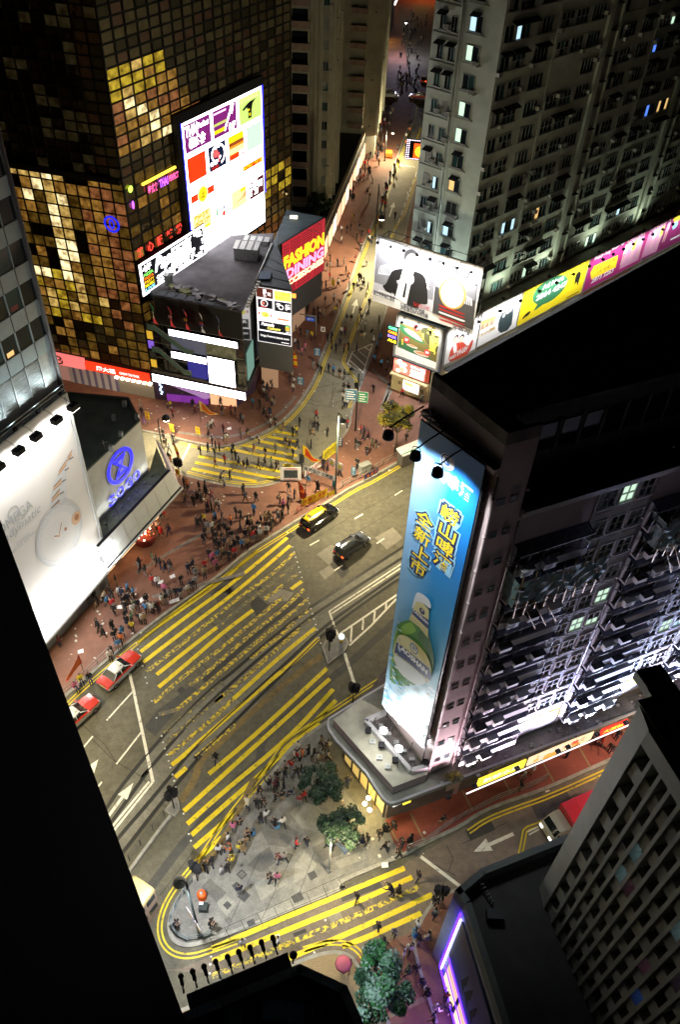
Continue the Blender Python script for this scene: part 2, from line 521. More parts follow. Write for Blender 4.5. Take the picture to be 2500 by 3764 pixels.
main=[([(-381,711),(0,405),(300,200),(488,46)],M_YEL),([(-361,776),(0,500),(300,285),(698,-46)],M_YEL),([(-341,851),(0,590),(330,345),(720,10)],M_YEL),([(-321,921),(-80,735)],M_YELW),([(-80,735),(140,555),(330,400),(470,300),(600,210),(745,65)],M_YELW),([(-245,941),(0,745),(190,600)],M_YEL),([(190,600),(400,425),(560,300),(758,144)],M_YELVW),([(-231,1031),(0,840),(230,640),(450,475)],M_YEL),([(530,400),(670,295)],M_YELW),([(690,270),(785,204)],M_YELVW),([(-266,1141),(0,910),(200,770),(360,635),(500,520),(660,385)],M_YELW),([(725,325),(803,268)],M_YEL),([(-6,1020),(70,965),(200,855),(410,670),(550,560),(700,440),(820,325)],M_YELW),([(-231,1226),(-101,1196)],M_YELVW),([(-101,1196),(64,1056),(240,905),(400,770),(500,690),(700,520),(840,400)],M_YELW),([(-196,1366),(100,1110),(230,990)],M_YELVW),([(430,825),(520,750),(640,670),(755,555)],M_YELW),([(780,530),(860,465)],M_YELW),([(-186,1436),(60,1230),(230,1085)],M_YELVW),([(180,1140),(420,940),(600,775),(790,610)],M_YELW),([(800,590),(866,545)],M_YELVW),([(-158,1521),(0,1395),(190,1232),(310,1115)],M_YELW),([(310,1115),(480,960),(700,765),(900,605)],M_YEL),([(-136,1591),(-76,1546),(20,1460),(320,1200),(620,945),(740,855),(922,680)],M_YEL),([(-111,1681),(-31,1611)],M_YEL),([(40,1530),(325,1303)],M_YELW),]
for pts,m_ in main:
 stripe(cR,pts,wy,m_)
low=[([(915,285),(1255,0),(1769,-477)],M_YEL),([(735,552),(860,440),(1124,197),(1789,-402)],M_YEL),([(760,645),(1000,430),(1490,30),(1814,-327)],M_YEL),([(790,725),(960,570),(1400,190),(1834,-247)],M_YEL),([(810,815),(1050,610),(1200,475),(1420,235),(1714,-82)],M_YEL),([(835,900),(1010,742)],M_YEL)]
for pts,m_ in low:
 stripe(cB,pts,.42,m_)
side=[([(545,1025),(820,905),(1568,598),(1936,445)],M_YEL),([(550,1115),(1100,885),(1568,700),(1991,510)],M_YEL),([(545,1225),(1150,965),(1568,798),(2056,573)],M_YELW),([(1098,1095),(1568,900),(2136,635)],M_YEL),([(1486,1010),(1700,930),(2056,770)],M_YEL)]
for pts,m_ in side:
 stripe(cG8,pts,.4,m_)
up=[((1000,365),(1165,390)),((945,400),(1160,440)),((895,435),(1160,490)),((770,462),(1160,540)),((640,485),(1160,587)),((450,543),(1050,655)),((425,588),(1010,705)),((400,633),(868,725)),((1060,605),(1130,618))]
for a,b in up:
 stripe(cF,(a,b),.5)
def dyl(k,s_,i0=0,i1=None):
 k=k[i0:i1]
 ribbon(mb,k,.13,Z,M_YEL,s_*.42)
 ribbon(mb,k,.13,Z,M_YEL,s_*.72)
n=len(K_XUP)
dyl(K_XUP,-1,12)
dyl(K_XLOW,1,12,len(K_XLOW)*42//100)
dyl(K_MAIN,-1)
dyl(K_PLAZA,-1,0,len(K_PLAZA)*60//100)
dyl(K_PLAZA,-1,len(K_PLAZA)*84//100)
dyl(K_SE,1,0,18)
dyl(K_SW,1,8,24)
r2=smooth(G(cU,(690,1150),(640,1340),(560,1568))+G(cM,(905,240),(720,690),(640,900),(530,1200),(520,1240),(560,1300),(628,1380),(610,1500),(560,1568)))
ribbon(mb,r2,.13,Z,M_YEL)
ribbon(mb,r2,.13,Z,M_YEL,-.32)
bay=G(cW,(405,1260),(440,1080),(470,1055),(650,990),(885,885),(1100,790))
ribbon(mb,bay,.13,Z,M_YEL)
ribbon(mb,bay,.13,Z,M_YEL,-.3)
wl=[(cL,((735,735),(760,840),(905,1520)),.27),(cB,((510,345),(240,680),(120,830)),.2),(cB,((485,340),(225,655),(100,810)),.2),(cL,((760,865),(570,1075)),.16),(cL,((820,1160),(640,1390)),.16),(cL,((470,1190),(380,1295)),.16),(cB,((145,340),(105,390)),.16),(cR,((1000,485),(1568,112)),.16),(cR,((1018,500),(1568,140)),.16),(cR,((1000,485),(1040,595)),.2),(cR,((1050,615),(1066,662)),.2),(cR,((1075,648),(1485,368),(1568,312)),.22),(cR,((1145,730),(1300,590),(1485,395)),.22),(cR,((1155,705),(1163,597)),.2),(cR,((1240,620),(1247,540)),.2),(cR,((1322,560),(1330,485)),.2),(cR,((1408,480),(1412,420)),.2),(cR,((1110,785),(1190,1030)),.3),(cQ,((1268,1075),(1555,1292)),.28),(cF,((330,572),(388,455)),.28),(cT,((940,790),(885,825)),.16),(cT,((655,960),(595,995)),.16),(cT,((340,1148),(272,1186)),.16),(cT,((810,1135),(755,1172)),.16),(cT,((508,1330),(450,1367)),.16),(cM,((725,1105),(580,1165),(545,1250),(655,1320),(725,1105)),.2),(cM,((670,1130),(715,1160)),.2),(cM,((615,1150),(695,1215)),.2),(cM,((580,1175),(670,1260)),.2),(cM,((560,1225),(655,1310)),.2),(cM,((975,10),(990,45)),.14),(cU,((525,1188),(640,1205)),.25),(cW,((470,1095),(590,1040)),.12),(cW,((480,1115),(555,1075)),.12),(cW,((600,805),(630,795)),.14)]
for k in range(7):
 wl.append((cU,((650-k*20,1240+k*55),(640-k*20,1275+k*55)),.14))
for k in range(4):
 wl.append((cM,((690-k*20,850+k*42),(678-k*20,880+k*42)),.12))
for o,pts,w in wl:
 ribbon(mb,G(o,*pts),w,Z+.003,M_WHT)
def arrow(o,tail,neck,tip,w,hw):
 a,b,c=A8(o,*tail),A8(o,*neck),A8(o,*tip)
 ribbon(mb,[a,b],w,Z+.003,M_WHT)
 t=(c-b).normalized()
 n_=Vector((-t.y,t.x,0))
 mb.face([tuple(Vector((p.x,p.y,Z+.003)))for p in(b+n_*hw,b-n_*hw,c)],M_WHT)
arrow(cB,(190,590),(292,452),(372,348),.26,.5)
arrow(cB,(20,310),(55,260),(118,180),.26,.5)
arrow(cW,(370,1108),(195,1185),(82,1238),.3,.55)
arrow(cM,(582,885),(597,832),(612,782),.26,.55)
arrow(cM,(845,192),(868,122),(880,85),.26,.5)
M_STUD=mat('white stud',(.8,.8,.75),rough=.3)
for o,ps in((cL,((785,520),(795,562),(830,683),(850,765),(862,806),(895,935),(930,1057),(967,1187),(978,1232),(990,1278),(1005,1322),(1018,1368),(1030,1415),(1045,1465),(1058,1510),(1070,1557))),(cR,((735,22),(747,58),(758,95),(770,130),(780,167),(790,203),(802,240),(847,390),(857,428),(868,466),(879,502),(890,540),(902,580),(914,618),(926,675),(940,715),(700,-82),(720,-160))),(cB,((665,335),(678,382),(733,570),(770,718),(785,766),(828,920))),(cG8,((540,1083),(533,1140),(530,1205),(1285,1052),(1365,820)))):
 for p in ps:
  q=A8(o,*p)
  mb.lathe((q.x,q.y,0),[(.09,0),(.085,.03),(.04,.05)],M_STUD,8)
for a,b in(((520,760),(650,560)),((600,790),(690,720)),((540,720),(700,830)),((600,820),(665,860)),((365,745),(420,735)),((520,650),(690,570))):
 ribbon(mb,G(cU,a,b),.28,Z,M_YELW)
for k in range(5):
 ribbon(mb,G(cU,(680-k*18,920+k*48),(668-k*18,975+k*40)),.35,Z,M_YEL)
ground_obj(mb,'road markings')
mb=MB()
for o,pts,m_ in((cR,((420,410),(470,360),(560,440),(480,530)),M_DARKPATCH),(cR,((475,325),(500,302),(530,325),(505,352)),M_DARKPATCH),(cR,((70,960),(390,690),(660,440),(770,365),(830,405),(560,600),(330,800),(110,1000)),M_DARKPATCH),(cR,((520,380),(640,320),(745,350),(700,410),(570,420)),M_PALEPATCH),(cR,((925,200),(1005,152),(1045,195),(970,255)),M_PALEPATCH),(cR,((910,75),(1010,5),(1100,30),(1000,150)),M_PALEPATCH),(cT,((740,1130),(870,1055),(945,1130),(830,1215)),M_PALEPATCH),(cT,((75,1110),(120,1085),(170,1115),(120,1150)),M_DARKPATCH),(cT,((420,1320),(500,1275),(560,1370),(505,1425)),M_DARKPATCH),(cL,((1075,855),(1110,828),(1140,850),(1105,888)),M_DARKPATCH),(cL,((840,1120),(940,1000),(1080,900),(1180,820),(1230,860),(1080,1000),(920,1190)),M_TYRE),(cS,((1200,175),(1380,95),(1415,165),(1240,245)),M_DARKPATCH),(cW,((490,890),(740,770),(800,885),(545,1005)),M_TYRE),(cW,((620,880),(665,860),(682,895),(640,918)),M_DARKPATCH),(cW,((555,965),(590,948),(608,980),(575,1000)),M_DARKPATCH),(cW,((20,1085),(205,1005),(237,1080),(60,1158)),M_TYRE),(cS,((300,640),(580,540),(600,580),(310,690)),M_TYRE),(cG8,((1130,915),(1220,880),(1230,905),(1140,940)),M_DARKPATCH),(cG8,((1380,790),(1465,755),(1490,800),(1405,840)),M_PALEPATCH),(cS,((520,845),(575,825),(590,870),(535,890)),M_DARKPATCH),(cL,((1320,160),(1440,95),(1500,160),(1380,230)),M_TYRE),(cR,((150,330),(290,240),(330,370),(260,400)),M_TYRE)):
 gpoly(mb,o,pts,.0135 if m_ is not M_TYRE else .0128,m_)
ground_obj(mb,'road patches')
mb=MB()
st=smooth(G(cR,(1568,470),(1300,720),(1100,900),(900,1060),(700,1235),(500,1420))+G(cB,(1300,190),(1100,340),(980,500),(840,660),(720,800),(560,1010),(440,1180)))
ribbon(mb,st,.75,.0105,M_TYRE)
for o,pts,w in((cL,((570,980),(760,760)),.5),(cL,((700,1020),(560,1230)),.5)):
 pass
for o,pts in((cR,((920,520),(1568,60))),(cT,((300,1140),(560,985),(1010,745))),(cT,((330,1250),(700,1040),(960,890))),(cL,((250,980),(560,1250),(640,1380))),(cL,((1100,190),(1450,490))),(cL,((940,370),(1560,960))),(cR,((0,430),(300,700))),(cR,((200,300),(560,440))),(cL,((880,640),(780,740),(480,1000),(380,1120))),(cB,((60,20),(220,180),(440,310),(500,400))),(cB,((810,830),(700,980),(560,1160))),(cB,((1060,500),(930,650))),(cR,((520,1280),(590,1325))),(cR,((480,1370),(560,1405))),(cS,((900,380),(1130,500))),(cS,((1060,280),(1110,370),(1080,470))),(cW,((0,1180),(330,1020))),(cW,((800,800),(740,770))),(cT,((240,160),(410,190),(640,60))),(cM,((240,1440),(480,1390))),(cM,((440,1380),(430,1568))),(cF,((1250,130),(1390,190),(1440,40)))):
 ribbon(mb,G(o,*pts),.05,.0115,M_GROOVE)
ground_obj(mb,'road joints')
mb=MB()
tb=smooth(G(cR,(945,800),(760,940),(560,1105),(380,1270),(220,1420),(60,1568))+G(cB,(820,320),(710,480)))
ribbon(mb,tb,.62,.0095,M_TACT)
ribbon(mb,smooth(G(cB,(1270,330),(1150,600),(1000,850),(880,1010))),.45,PH+.008,M_TACT,-.4)
ground_obj(mb,'tactile paving')
mb=MB()
M_MH=mat('manhole cover',(.05,.05,.05),rough=.6,var=.4,scale=8)
M_SLAB=asphalt('plaza old slabs',(.11,.105,.095),(.15,.145,.13),.8)
M_SLABL=asphalt('plaza pale slabs',(.24,.235,.2),(.3,.29,.25),.88)
for o,pts,m_ in((cG8,((720,490),(762,452),(803,490),(762,530)),M_MH),(cG8,((733,490),(762,465),(792,490),(762,517)),M_SLAB),(cG8,((688,570),(728,540),(768,590),(728,620)),M_MH),(cG8,((728,650),(775,595),(824,640),(780,692)),M_MH),(cG8,((625,710),(657,680),(690,712),(657,745)),M_MH),(cG8,((580,700),(650,635),(725,705),(650,790)),M_SLABL),(cG8,((470,580),(530,518),(650,620),(580,690)),M_SLAB),(cG8,((1115,650),(1185,612),(1212,668),(1140,700)),M_MH),(cG8,((1232,485),(1285,460),(1308,505),(1262,535)),M_MH),(cG8,((795,830),(845,808),(862,850),(812,872)),M_MH),(cG8,((745,425),(765,408),(775,425),(755,440)),M_MH),(cG8,((635,815),(672,790),(697,830),(662,852)),M_SLAB),(cG8,((1075,330),(1132,350),(1105,400),(1062,380)),M_MH),(cG8,((1088,342),(1118,353),(1100,388),(1074,374)),M_SLAB),(cG8,((1,1),(2,1),(2,2)),M_MH),(cQ,((320,760),(420,680),(540,720),(600,830),(520,900),(410,870)),M_SLABL),(cQ,((110,880),(200,780),(390,900),(300,1010),(170,990)),M_SLAB),(cQ,((360,1130),(430,1040),(520,1130),(480,1190),(350,1270)),M_SLABL),(cQ,((650,1110),(860,1030),(880,1090),(680,1160)),M_SLABL),(cQ,((480,1010),(650,930),(700,1060),(560,1110)),M_SLAB),(cG8,((850,560),(1000,470),(1080,560),(900,680)),M_SLABL),(cG8,((900,330),(960,290),(1010,400),(900,480),(800,420)),M_SLAB),(cG8,((880,770),(1140,650),(1160,700),(900,820)),M_SLABL),(cQ,((870,560),(960,480),(1000,700),(930,740)),M_SAND),(cQ,((720,600),(810,720),(760,800),(690,700)),M_SLABL)):
 gpoly(mb,o,pts,PH+(.012 if m_ is M_MH else(.014 if m_ is M_SLAB and len(pts)==4 else .005+.0005*(len(pts)))),m_)
for k in range(9):
 a,b=A8(cG8,560+k*118,1000-k*47),A8(cG8,520+k*118,930-k*50)
 ribbon(mb,[a+Vector((0,0,PH)),b],.04,PH+.009,M_GROOVE)
for a,b in(((560,980),(1560,560)),((520,930),(1500,500)),((640,930),(900,340)),((900,830),(1200,200)),((1150,700),(1300,300))):
 ribbon(mb,G(cG8,a,b),.035,PH+.009,M_GROOVE)
ground_obj(mb,'plaza slabs')
for nm,o,pts in(('traffic island',cR,((945,745),(975,690),(1060,665),(1130,680),(1143,715),(1110,780),(1040,830),(990,872))),('traffic island',cB,((597,550),(640,500),(680,440),(705,510),(707,545),(672,595),(630,575)))):
 mb=MB()
 pl=G(o,*pts)
 c=sum(pl,Vector())/len(pl)
 mb.prism([(p.x,p.y)for p in pl],0,.14,M_KERB,top=M_KERB)
 mb.prism([((c+(p-c)*.84).x,(c+(p-c)*.84).y)for p in pl],.1,.146,M_PLAZA)
 ground_obj(mb,nm)
mb=MB()
ed=smooth(G(cB,(640,590),(560,690),(460,825),(360,965),(200,1180)))
L_,R_=offs(ed,.12),offs(ed,-.12)
for i in range(len(ed)-1):
 mb.hexa([(L_[i].x,L_[i].y,0),(R_[i].x,R_[i].y,0),(R_[i+1].x,R_[i+1].y,0),(L_[i+1].x,L_[i+1].y,0),(L_[i].x,L_[i].y,.25),(R_[i].x,R_[i].y,.25),(R_[i+1].x,R_[i+1].y,.25),(L_[i+1].x,L_[i+1].y,.25)],M_KERB)
ground_obj(mb,'kerb')
mb=MB()
M_PAPER=mat('paper litter',(.6,.58,.52),rough=.8)
for o,x0,x1,y0,y1,n_ in((cF,80,1100,160,430,50),(cF,330,1000,640,1000,40),(cL,150,900,100,650,40),(cT,380,900,240,700,25),(cQ,650,1300,700,1100,15),(cF,560,1080,500,760,14),(cM,150,600,1100,1560,30)):
 for _ in range(n_):
  p=A8(o,rnd.uniform(x0,x1),rnd.uniform(y0,y1),PH)
  a,s_=rnd.uniform(0,3.14),rnd.uniform(.04,.13)
  u_,v_=Vector((math.cos(a),math.sin(a),0))*s_,Vector((-math.sin(a),math.cos(a),0))*s_*rnd.uniform(.6,1.3)
  z=Vector((0,0,.02))
  mb.face([p-u_-v_+z,p+u_-v_+z,p+u_+v_+z+Vector((0,0,.015)),p-u_+v_+z],M_PAPER)
tag(mb.obj('litter'),'scraps of white paper litter scattered over the red pavements','litter',kind='stuff')
# ================================================================ BUILDINGS
M_DARKROOF=mat('dark roofing',(.022,.024,.026),var=.4,scale=.6,rough=.9)
M_ROOFGREEN=mat('green roof felt',(.035,.05,.043),(.9),col2=(.07,.085,.075),var=1,scale=.5)
M_GLASSDARK=mat('dark window glass',(.012,.02,.024),rough=.08,spec=.8)
M_GLASSTEAL=mat('teal window glass',(.02,.06,.065),rough=.1,spec=.8)
M_CURTAIN=mat('curtained window',(.2,.22,.2),rough=.5,var=.3,scale=3)
M_LITWARM=glow('warm lit room',(1,.62,.22),.9)
M_LITCOOL=glow('cool lit room',(.55,.85,1),1.1)
M_LITBLUE=glow('blue television light',(.1,.25,1),1.2)
M_LITGREEN=glow('greenish lit room',(.7,1,.75),1.0)
M_LITYEL=glow('yellow lit room',(1,.75,.08),1.0)
M_ALU=mat('window frame',(.3,.34,.33),rough=.45,metal=.3)
M_ALUW=mat('white window frame',(.6,.62,.6),rough=.5)
M_AC=mat('air conditioner casing',(.36,.38,.35),rough=.6,var=.25,scale=3)
M_ACG=mat('air conditioner grille',(.06,.06,.06),rough=.6)
M_HOOD=mat('dark awning',(.018,.022,.024),rough=.7,var=.4,scale=2)
M_STEEL=mat('painted steel',(.05,.052,.055),rough=.5,metal=.5)
M_STEELG=mat('grey galvanised steel',(.3,.31,.3),rough=.5,metal=.4,var=.2,scale=3)
M_BLACK=mat('matt black',(.008,.008,.01),rough=.9)
M_WALLG=mat('grey green render',(.33,.38,.33),rough=.9,var=.16,scale=.45,detail=9)
M_WALLGD=mat('recessed render',(.2,.23,.2),rough=.9,var=.2,scale=.5)
M_WALLPALE=mat('pale render',(.36,.36,.28),rough=.9,var=.18,scale=.35,detail=9)
M_PINK=mat('pinkish render',(.46,.37,.37),rough=.85,var=.14,scale=.4,detail=9)
M_WHITEW=mat('off white render',(.56,.55,.56),rough=.85,var=.18,scale=.5,detail=9)
M_CANOPY=mat('stained concrete canopy',(.2,.2,.165),(.9),col2=(.36,.36,.3),var=1,scale=.55,detail=9)
M_SOOT=mat('sooty concrete',(.05,.045,.042),rough=.95,col2=(.2,.18,.17),var=1,scale=.7,detail=9)
def win_mesh(name,w,h,nx,ny,pane,frame=M_ALU,fw=.05,dep=.07,sill=True,panes=None):
 b=MB()
 b.box(-w/2,w/2,-.012,.05,-h/2,h/2,pane)
 k=0
 if panes:
  for i in range(nx):
   for j in range(ny):
    p=panes[k%len(panes)]
    k+=1
    if p is not pane:
     x0,z0=-w/2+w*i/nx,-h/2+h*j/ny
     b.face([(x0,-.016,z0),(x0+w/nx,-.016,z0),(x0+w/nx,-.016,z0+h/ny),(x0,-.016,z0+h/ny)],p)
 for i in range(nx+1):
  x=-w/2+w*i/nx
  t=fw if i in(0,nx)else fw*.7
  b.box(x-t/2,x+t/2,-dep,0,-h/2,h/2,frame)
 for j in range(ny+1):
  z=-h/2+h*j/ny
  b.box(-w/2-fw/2,w/2+fw/2,-dep-.003,0,z-fw/2,z+fw/2,frame)
 if sill:
  b.box(-w/2-.1,w/2+.1,-.2,0,-h/2-.12,-h/2-.03,frame)
 return b.mesh(name)
def ac_mesh(w=.62,h=.42,d=.5):
 b=MB()
 b.box(-w/2,w/2,-d,0,-h/2,h/2,M_AC)
 b.box(-w/2+.04,w/2-.04,-d-.006,-d,-h/2+.05,h/2-.05,M_ACG)
 for k in range(4):
  z=-h/2+.08+k*(h-.16)/3
  b.box(-w/2+.05,w/2-.05,-d-.014,-d-.004,z-.012,z+.012,M_AC)
 b.box(-w/2-.03,-w/2+.03,-d*.9,0,-h/2-.06,-h/2,M_STEEL)
 b.box(w/2-.03,w/2+.03,-d*.9,0,-h/2-.06,-h/2,M_STEEL)
 return b.mesh('air_conditioner')
def hood_mesh(w,d=.8,m_=None):
 b=MB()
 m_=m_ or M_HOOD
 vs=[(-w/2,0,.3),(w/2,0,.3),(w/2,-d,0),(-w/2,-d,0)]
 b.faces(vs+[(x,y,z-.04)for x,y,z in vs],[(0,1,2,3),(7,6,5,4),(0,3,7,4),(1,5,6,2),(3,2,6,7),(0,4,5,1)],m_)
 for x in(-w/2+.03,w/2-.03):
  b.tube([(x,-d+.03,-.02),(x,0,-.25)],.015,M_STEEL,5)
 return b.mesh('window_hood')
def merge(mb,me,mtx):
 vs=[mtx@v.co for v in me.vertices]
 b=len(mb.v)
 mb.v+=[tuple(v)for v in vs]
 for p in me.polygons:
  mb.f.append(tuple(i+b for i in p.vertices))
  mb.mi.append(mb.m(me.materials[p.material_index]))
  mb.sm.append(False)
def spread(name,root,items,limit=100,vis=True):
 def dist(it):
  return(it[1].P(it[2],it[3],it[4])-EYE).length
 items=sorted(items,key=dist)
 for me,fr,u,d,z in items[:limit]:
  put(me,name,root,fr.P(u,d,z),fr.rz)
 rest=items[limit:]
 if rest:
  mb=MB()
  for me,fr,u,d,z in rest:
   merge(mb,me,Matrix.Translation(fr.P(u,d,z))@Matrix.Rotation(fr.rz,4,'Z'))
  o=mb.obj(name,root)
  o['kind']='stuff'
AC=ac_mesh()
def grey_block():
 E1,E2=Vector((12.8,93.8)),Vector((14.06,92.8))
 fr=Fr(E2.x,E2.y,45)
 e128=Vector((math.sin(math.radians(128)),math.cos(math.radians(128))))
 LL=E1-e128*7
 fl=Fr(LL.x,LL.y,128)
 root=thing('apartment_block','tall grey rendered apartment block with many windows above the billboard row','building',(14,93,11.5))
 far=E2+fr.e*66
 foot=[E1,E2,far,far+Vector((-14,40)),LL+Vector((13,62)),LL]
 mb=MB()
 mb.prism([tuple(p)for p in foot],11.5,74,M_WALLG,top=M_DARKROOF)
 for k in range(3):
  u=19.6+22*k
  fr.box(mb,u,u+.9,0,.35,11.6,74.2,M_WALLG)
  fr.box(mb,u+.9,u+2.6,.002,.06,11.6,74.1,M_WALLGD)
  fr.box(mb,u+2.6,u+2.9,0,.35,11.6,74.2,M_WALLG)
 for u in(9.8,31.8,53.8):
  fr.box(mb,u,u+.18,0,.07,11.6,74.1,M_WALLG)
 rr=random.Random(3)
 for f in range(18):
  z=13.0+2.78*f
  for b in range(3):
   for u0,u1 in((.4,5.2),(6.2,9.6),(10.2,15.6),(16.2,19.3)):
    if rr.random()<.8:
     fr.box(mb,b*22+u0,b*22+u1,0,.1,z-.92,z-.84,M_WALLG)
  fl.box(mb,.1,3.3,0,.12,z-1.2,z-1.1,M_WALLGD)
  fl.box(mb,4.3,6.6,0,.1,z-.6,z-.5,M_WALLGD)
  for k in range(3):
   u=20.9+22*k
   fr.box(mb,u,u+1.1,.03,.5,z+.4,z+.5,M_HOOD)
 fl.box(mb,3.45,3.8,0,.05,11.6,74.1,M_WALLGD)
 body=mb.obj('wall',root)
 mb=MB()
 mb.tube([fl.P(3.62,.14,12),fl.P(3.62,.14,74)],.09,M_WALLGD,6)
 mb.tube([fl.P(3.95,.12,12),fl.P(3.95,.12,74)],.05,M_STEELG,6)
 mb.obj('drainpipe',root)
 kinds=[[win_mesh('window',w,1.45,nx,ny,p,panes=ps)for p,ps in((M_GLASSDARK,[M_GLASSDARK,M_GLASSTEAL,M_GLASSDARK]),(M_GLASSTEAL,[M_GLASSTEAL,M_GLASSDARK]),(M_GLASSDARK,[M_CURTAIN,M_GLASSDARK,M_GLASSDARK,M_GLASSTEAL]),(M_GLASSDARK,None))]for w,nx,ny in((1.5,2,1),(2.3,3,2),(2.6,4,1))]
 lit=[[win_mesh('window',w,1.45,nx,1,M_GLASSDARK,panes=[p,M_GLASSDARK,M_GLASSTEAL])for p in(M_LITBLUE,M_LITCOOL,M_LITWARM,M_LITGREEN)]for w,nx in((1.5,2),(2.3,3),(2.6,4))]
 hoods=[hood_mesh(1.8,.65),hood_mesh(2.6,.7),hood_mesh(4.4,.75)]
 cols=((1.1,0),(3.5,1),(7.4,2),(11.4,1),(14.2,1),(17.5,2))
 W,A,Hd=[],[],[]
 for f in range(18):
  z=12.95+2.78*f
  for b in range(3):
   for u,k in cols:
    if rr.random()<.04:
     continue
    me=rr.choice(lit[k])if rr.random()<.05 else rr.choice(kinds[k])
    W.append((me,fr,b*22+u,.02,z+rr.uniform(-.05,.05)))
    r=rr.random()
    if r<.5:
     A.append((AC,fr,b*22+u+rr.choice((-1,1))*(.9+.25*k),.02,z+rr.choice((-.85,.5,-.2))))
    if rr.random()<.24:
     Hd.append((hoods[0 if k==0 else(1 if rr.random()<.7 else 2)],fr,b*22+u,.02,z+.82))
  for u,k in((1.3,0),(2.75,0),(5.4,0)):
   w=kinds[0]if rr.random()>.22 else lit[0]
   W.append((rr.choice(SMALLW if k==0 and u!=5.4 else w),fl,u,.02,z+(0 if u<4 else .5)))
   if rr.random()<.55:
    A.append((AC,fl,u+.7,.02,z-.3))
   if rr.random()<.5:
    Hd.append((HOODS,fl,u,.02,z+.75+(0 if u<4 else .5)))
 spread('window',root,W)
 spread('air_conditioner',root,A)
 spread('window_hood',root,Hd)
 return root
SMALLW=[win_mesh('window',.8,1.4,2,1,p,panes=ps)for p,ps in((M_GLASSDARK,[M_GLASSDARK,M_GLASSTEAL]),(M_GLASSTEAL,None),(M_GLASSDARK,[M_LITCOOL,M_GLASSDARK]),(M_GLASSDARK,None),(M_CURTAIN,None))]
HOODS=hood_mesh(1.2,.7)
grey_block()
SHOP_A,SHOP_K=Vector((6.35,91.78)),Vector((11.6,88.8))
FA=Fr(SHOP_A.x,SHOP_A.y,120)
FK=Fr(SHOP_K.x,SHOP_K.y,46)
M_CREAMW=mat('cream shop wall',(.55,.48,.27),rough=.7,var=.1,scale=1)
M_SHOPLIT=glow('bright shop interior',(1,.93,.78),2.6)
M_SHOPWARM=glow('warm shop interior',(1,.72,.35),2.0)
def shop_podium():
 root=thing('shop_podium','low corner building of shops carrying billboards under the grey apartment block','building',(9,92,0))
 far=SHOP_K+FK.e*75
 mb=MB()
 mb.prism([tuple(SHOP_A),tuple(SHOP_K),tuple(far),tuple(far+Vector((-20,30))),(22,165),(8.5,105)],0,11.4,mat('podium wall',(.3,.3,.25),var=.2,scale=.5),top=M_DARKROOF)
 FK.box(mb,1.4,74,0,.5,11.42,11.62,mat('brown ledge',(.2,.17,.13),var=.3,scale=1))
 FK.box(mb,1.4,74,-1.3,0,11.42,11.6,mat('brown ledge',(.2,.17,.13)))
 mb.obj('wall',root)
 mb=MB()
 FA.box(mb,-.05,5.6,.003,.25,.1,3.0,M_CREAMW)
 FA.box(mb,-.05,5.6,.003,1.0,2.9,3.1,M_CREAMW)
 FA.rect(mb,1.75,4.2,.8,2.3,.26,M_SHOPLIT)
 FA.box(mb,1.6,4.35,.25,.5,.55,.8,mat('counter',(.5,.45,.3)))
 FA.box(mb,2.0,3.2,.265,.3,1.6,2.1,glow('menu panel',(1,.85,.2),1.5))
 for u in(1.2,4.7):
  FA.box(mb,u-.18,u+.18,.25,.29,1.35,1.75,M_BLACK)
  FA.box(mb,u-.09,u+.09,.29,.3,1.45,1.65,M_CREAMW)
 mb.obj('shop_front',root)
 rr=random.Random(11)
 u=2.5
 cols=[((1,.95,.9),3.0),((1,.8,.5),2.2),((.85,.95,1),3.0),((1,.6,.25),1.8),((1,1,.95),3.5),((.3,.28,.25),.2)]
 k=0
 while u<70:
  w=rr.uniform(1.6,4.2)
  c,e=cols[k%6]if rr.random()<.75 else rr.choice(cols)
  m_=glow('shop light %d'%(cols.index((c,e))),c,e)
  mb=MB()
  FK.box(mb,u,u+w-.3,.002,.12,.4,2.9,m_)
  FK.box(mb,u-.05,u+w-.25,.13,.9,3.0,3.15,M_STEELG)
  for q in range(int(w/.5)):
   FK.box(mb,u+.1+q*.5,u+.32+q*.5,.13,.5,.5,rr.uniform(1,2.3),mat('goods %d'%rr.randint(0,5),(rr.uniform(.05,.6),rr.uniform(.05,.5),rr.uniform(.05,.5))))
  FK.box(mb,u,u+w-.35,.12,.35,3.3,4.6,glow('shop sign %d'%rr.randint(0,4),rr.choice(((1,.9,.6),(1,.3,.15),(.9,.95,1),(1,.8,.2))),rr.uniform(.5,2.2)))
  mb.obj('shop_front',root)
  u+=w
  k+=1
 mb=MB()
 FK.box(mb,1.5,74,.2,1.5,4.85,5.0,M_STEEL)
 mb.obj('shop_canopy',root)
 return root
shop_podium()
TB,TA=Vector((8.18,31.4)),Vector((4.66,36.3))
FB=Fr(8.18,31.36,64.3)
f45=Vector((math.sin(math.radians(45.3)),math.cos(math.radians(45.3))))
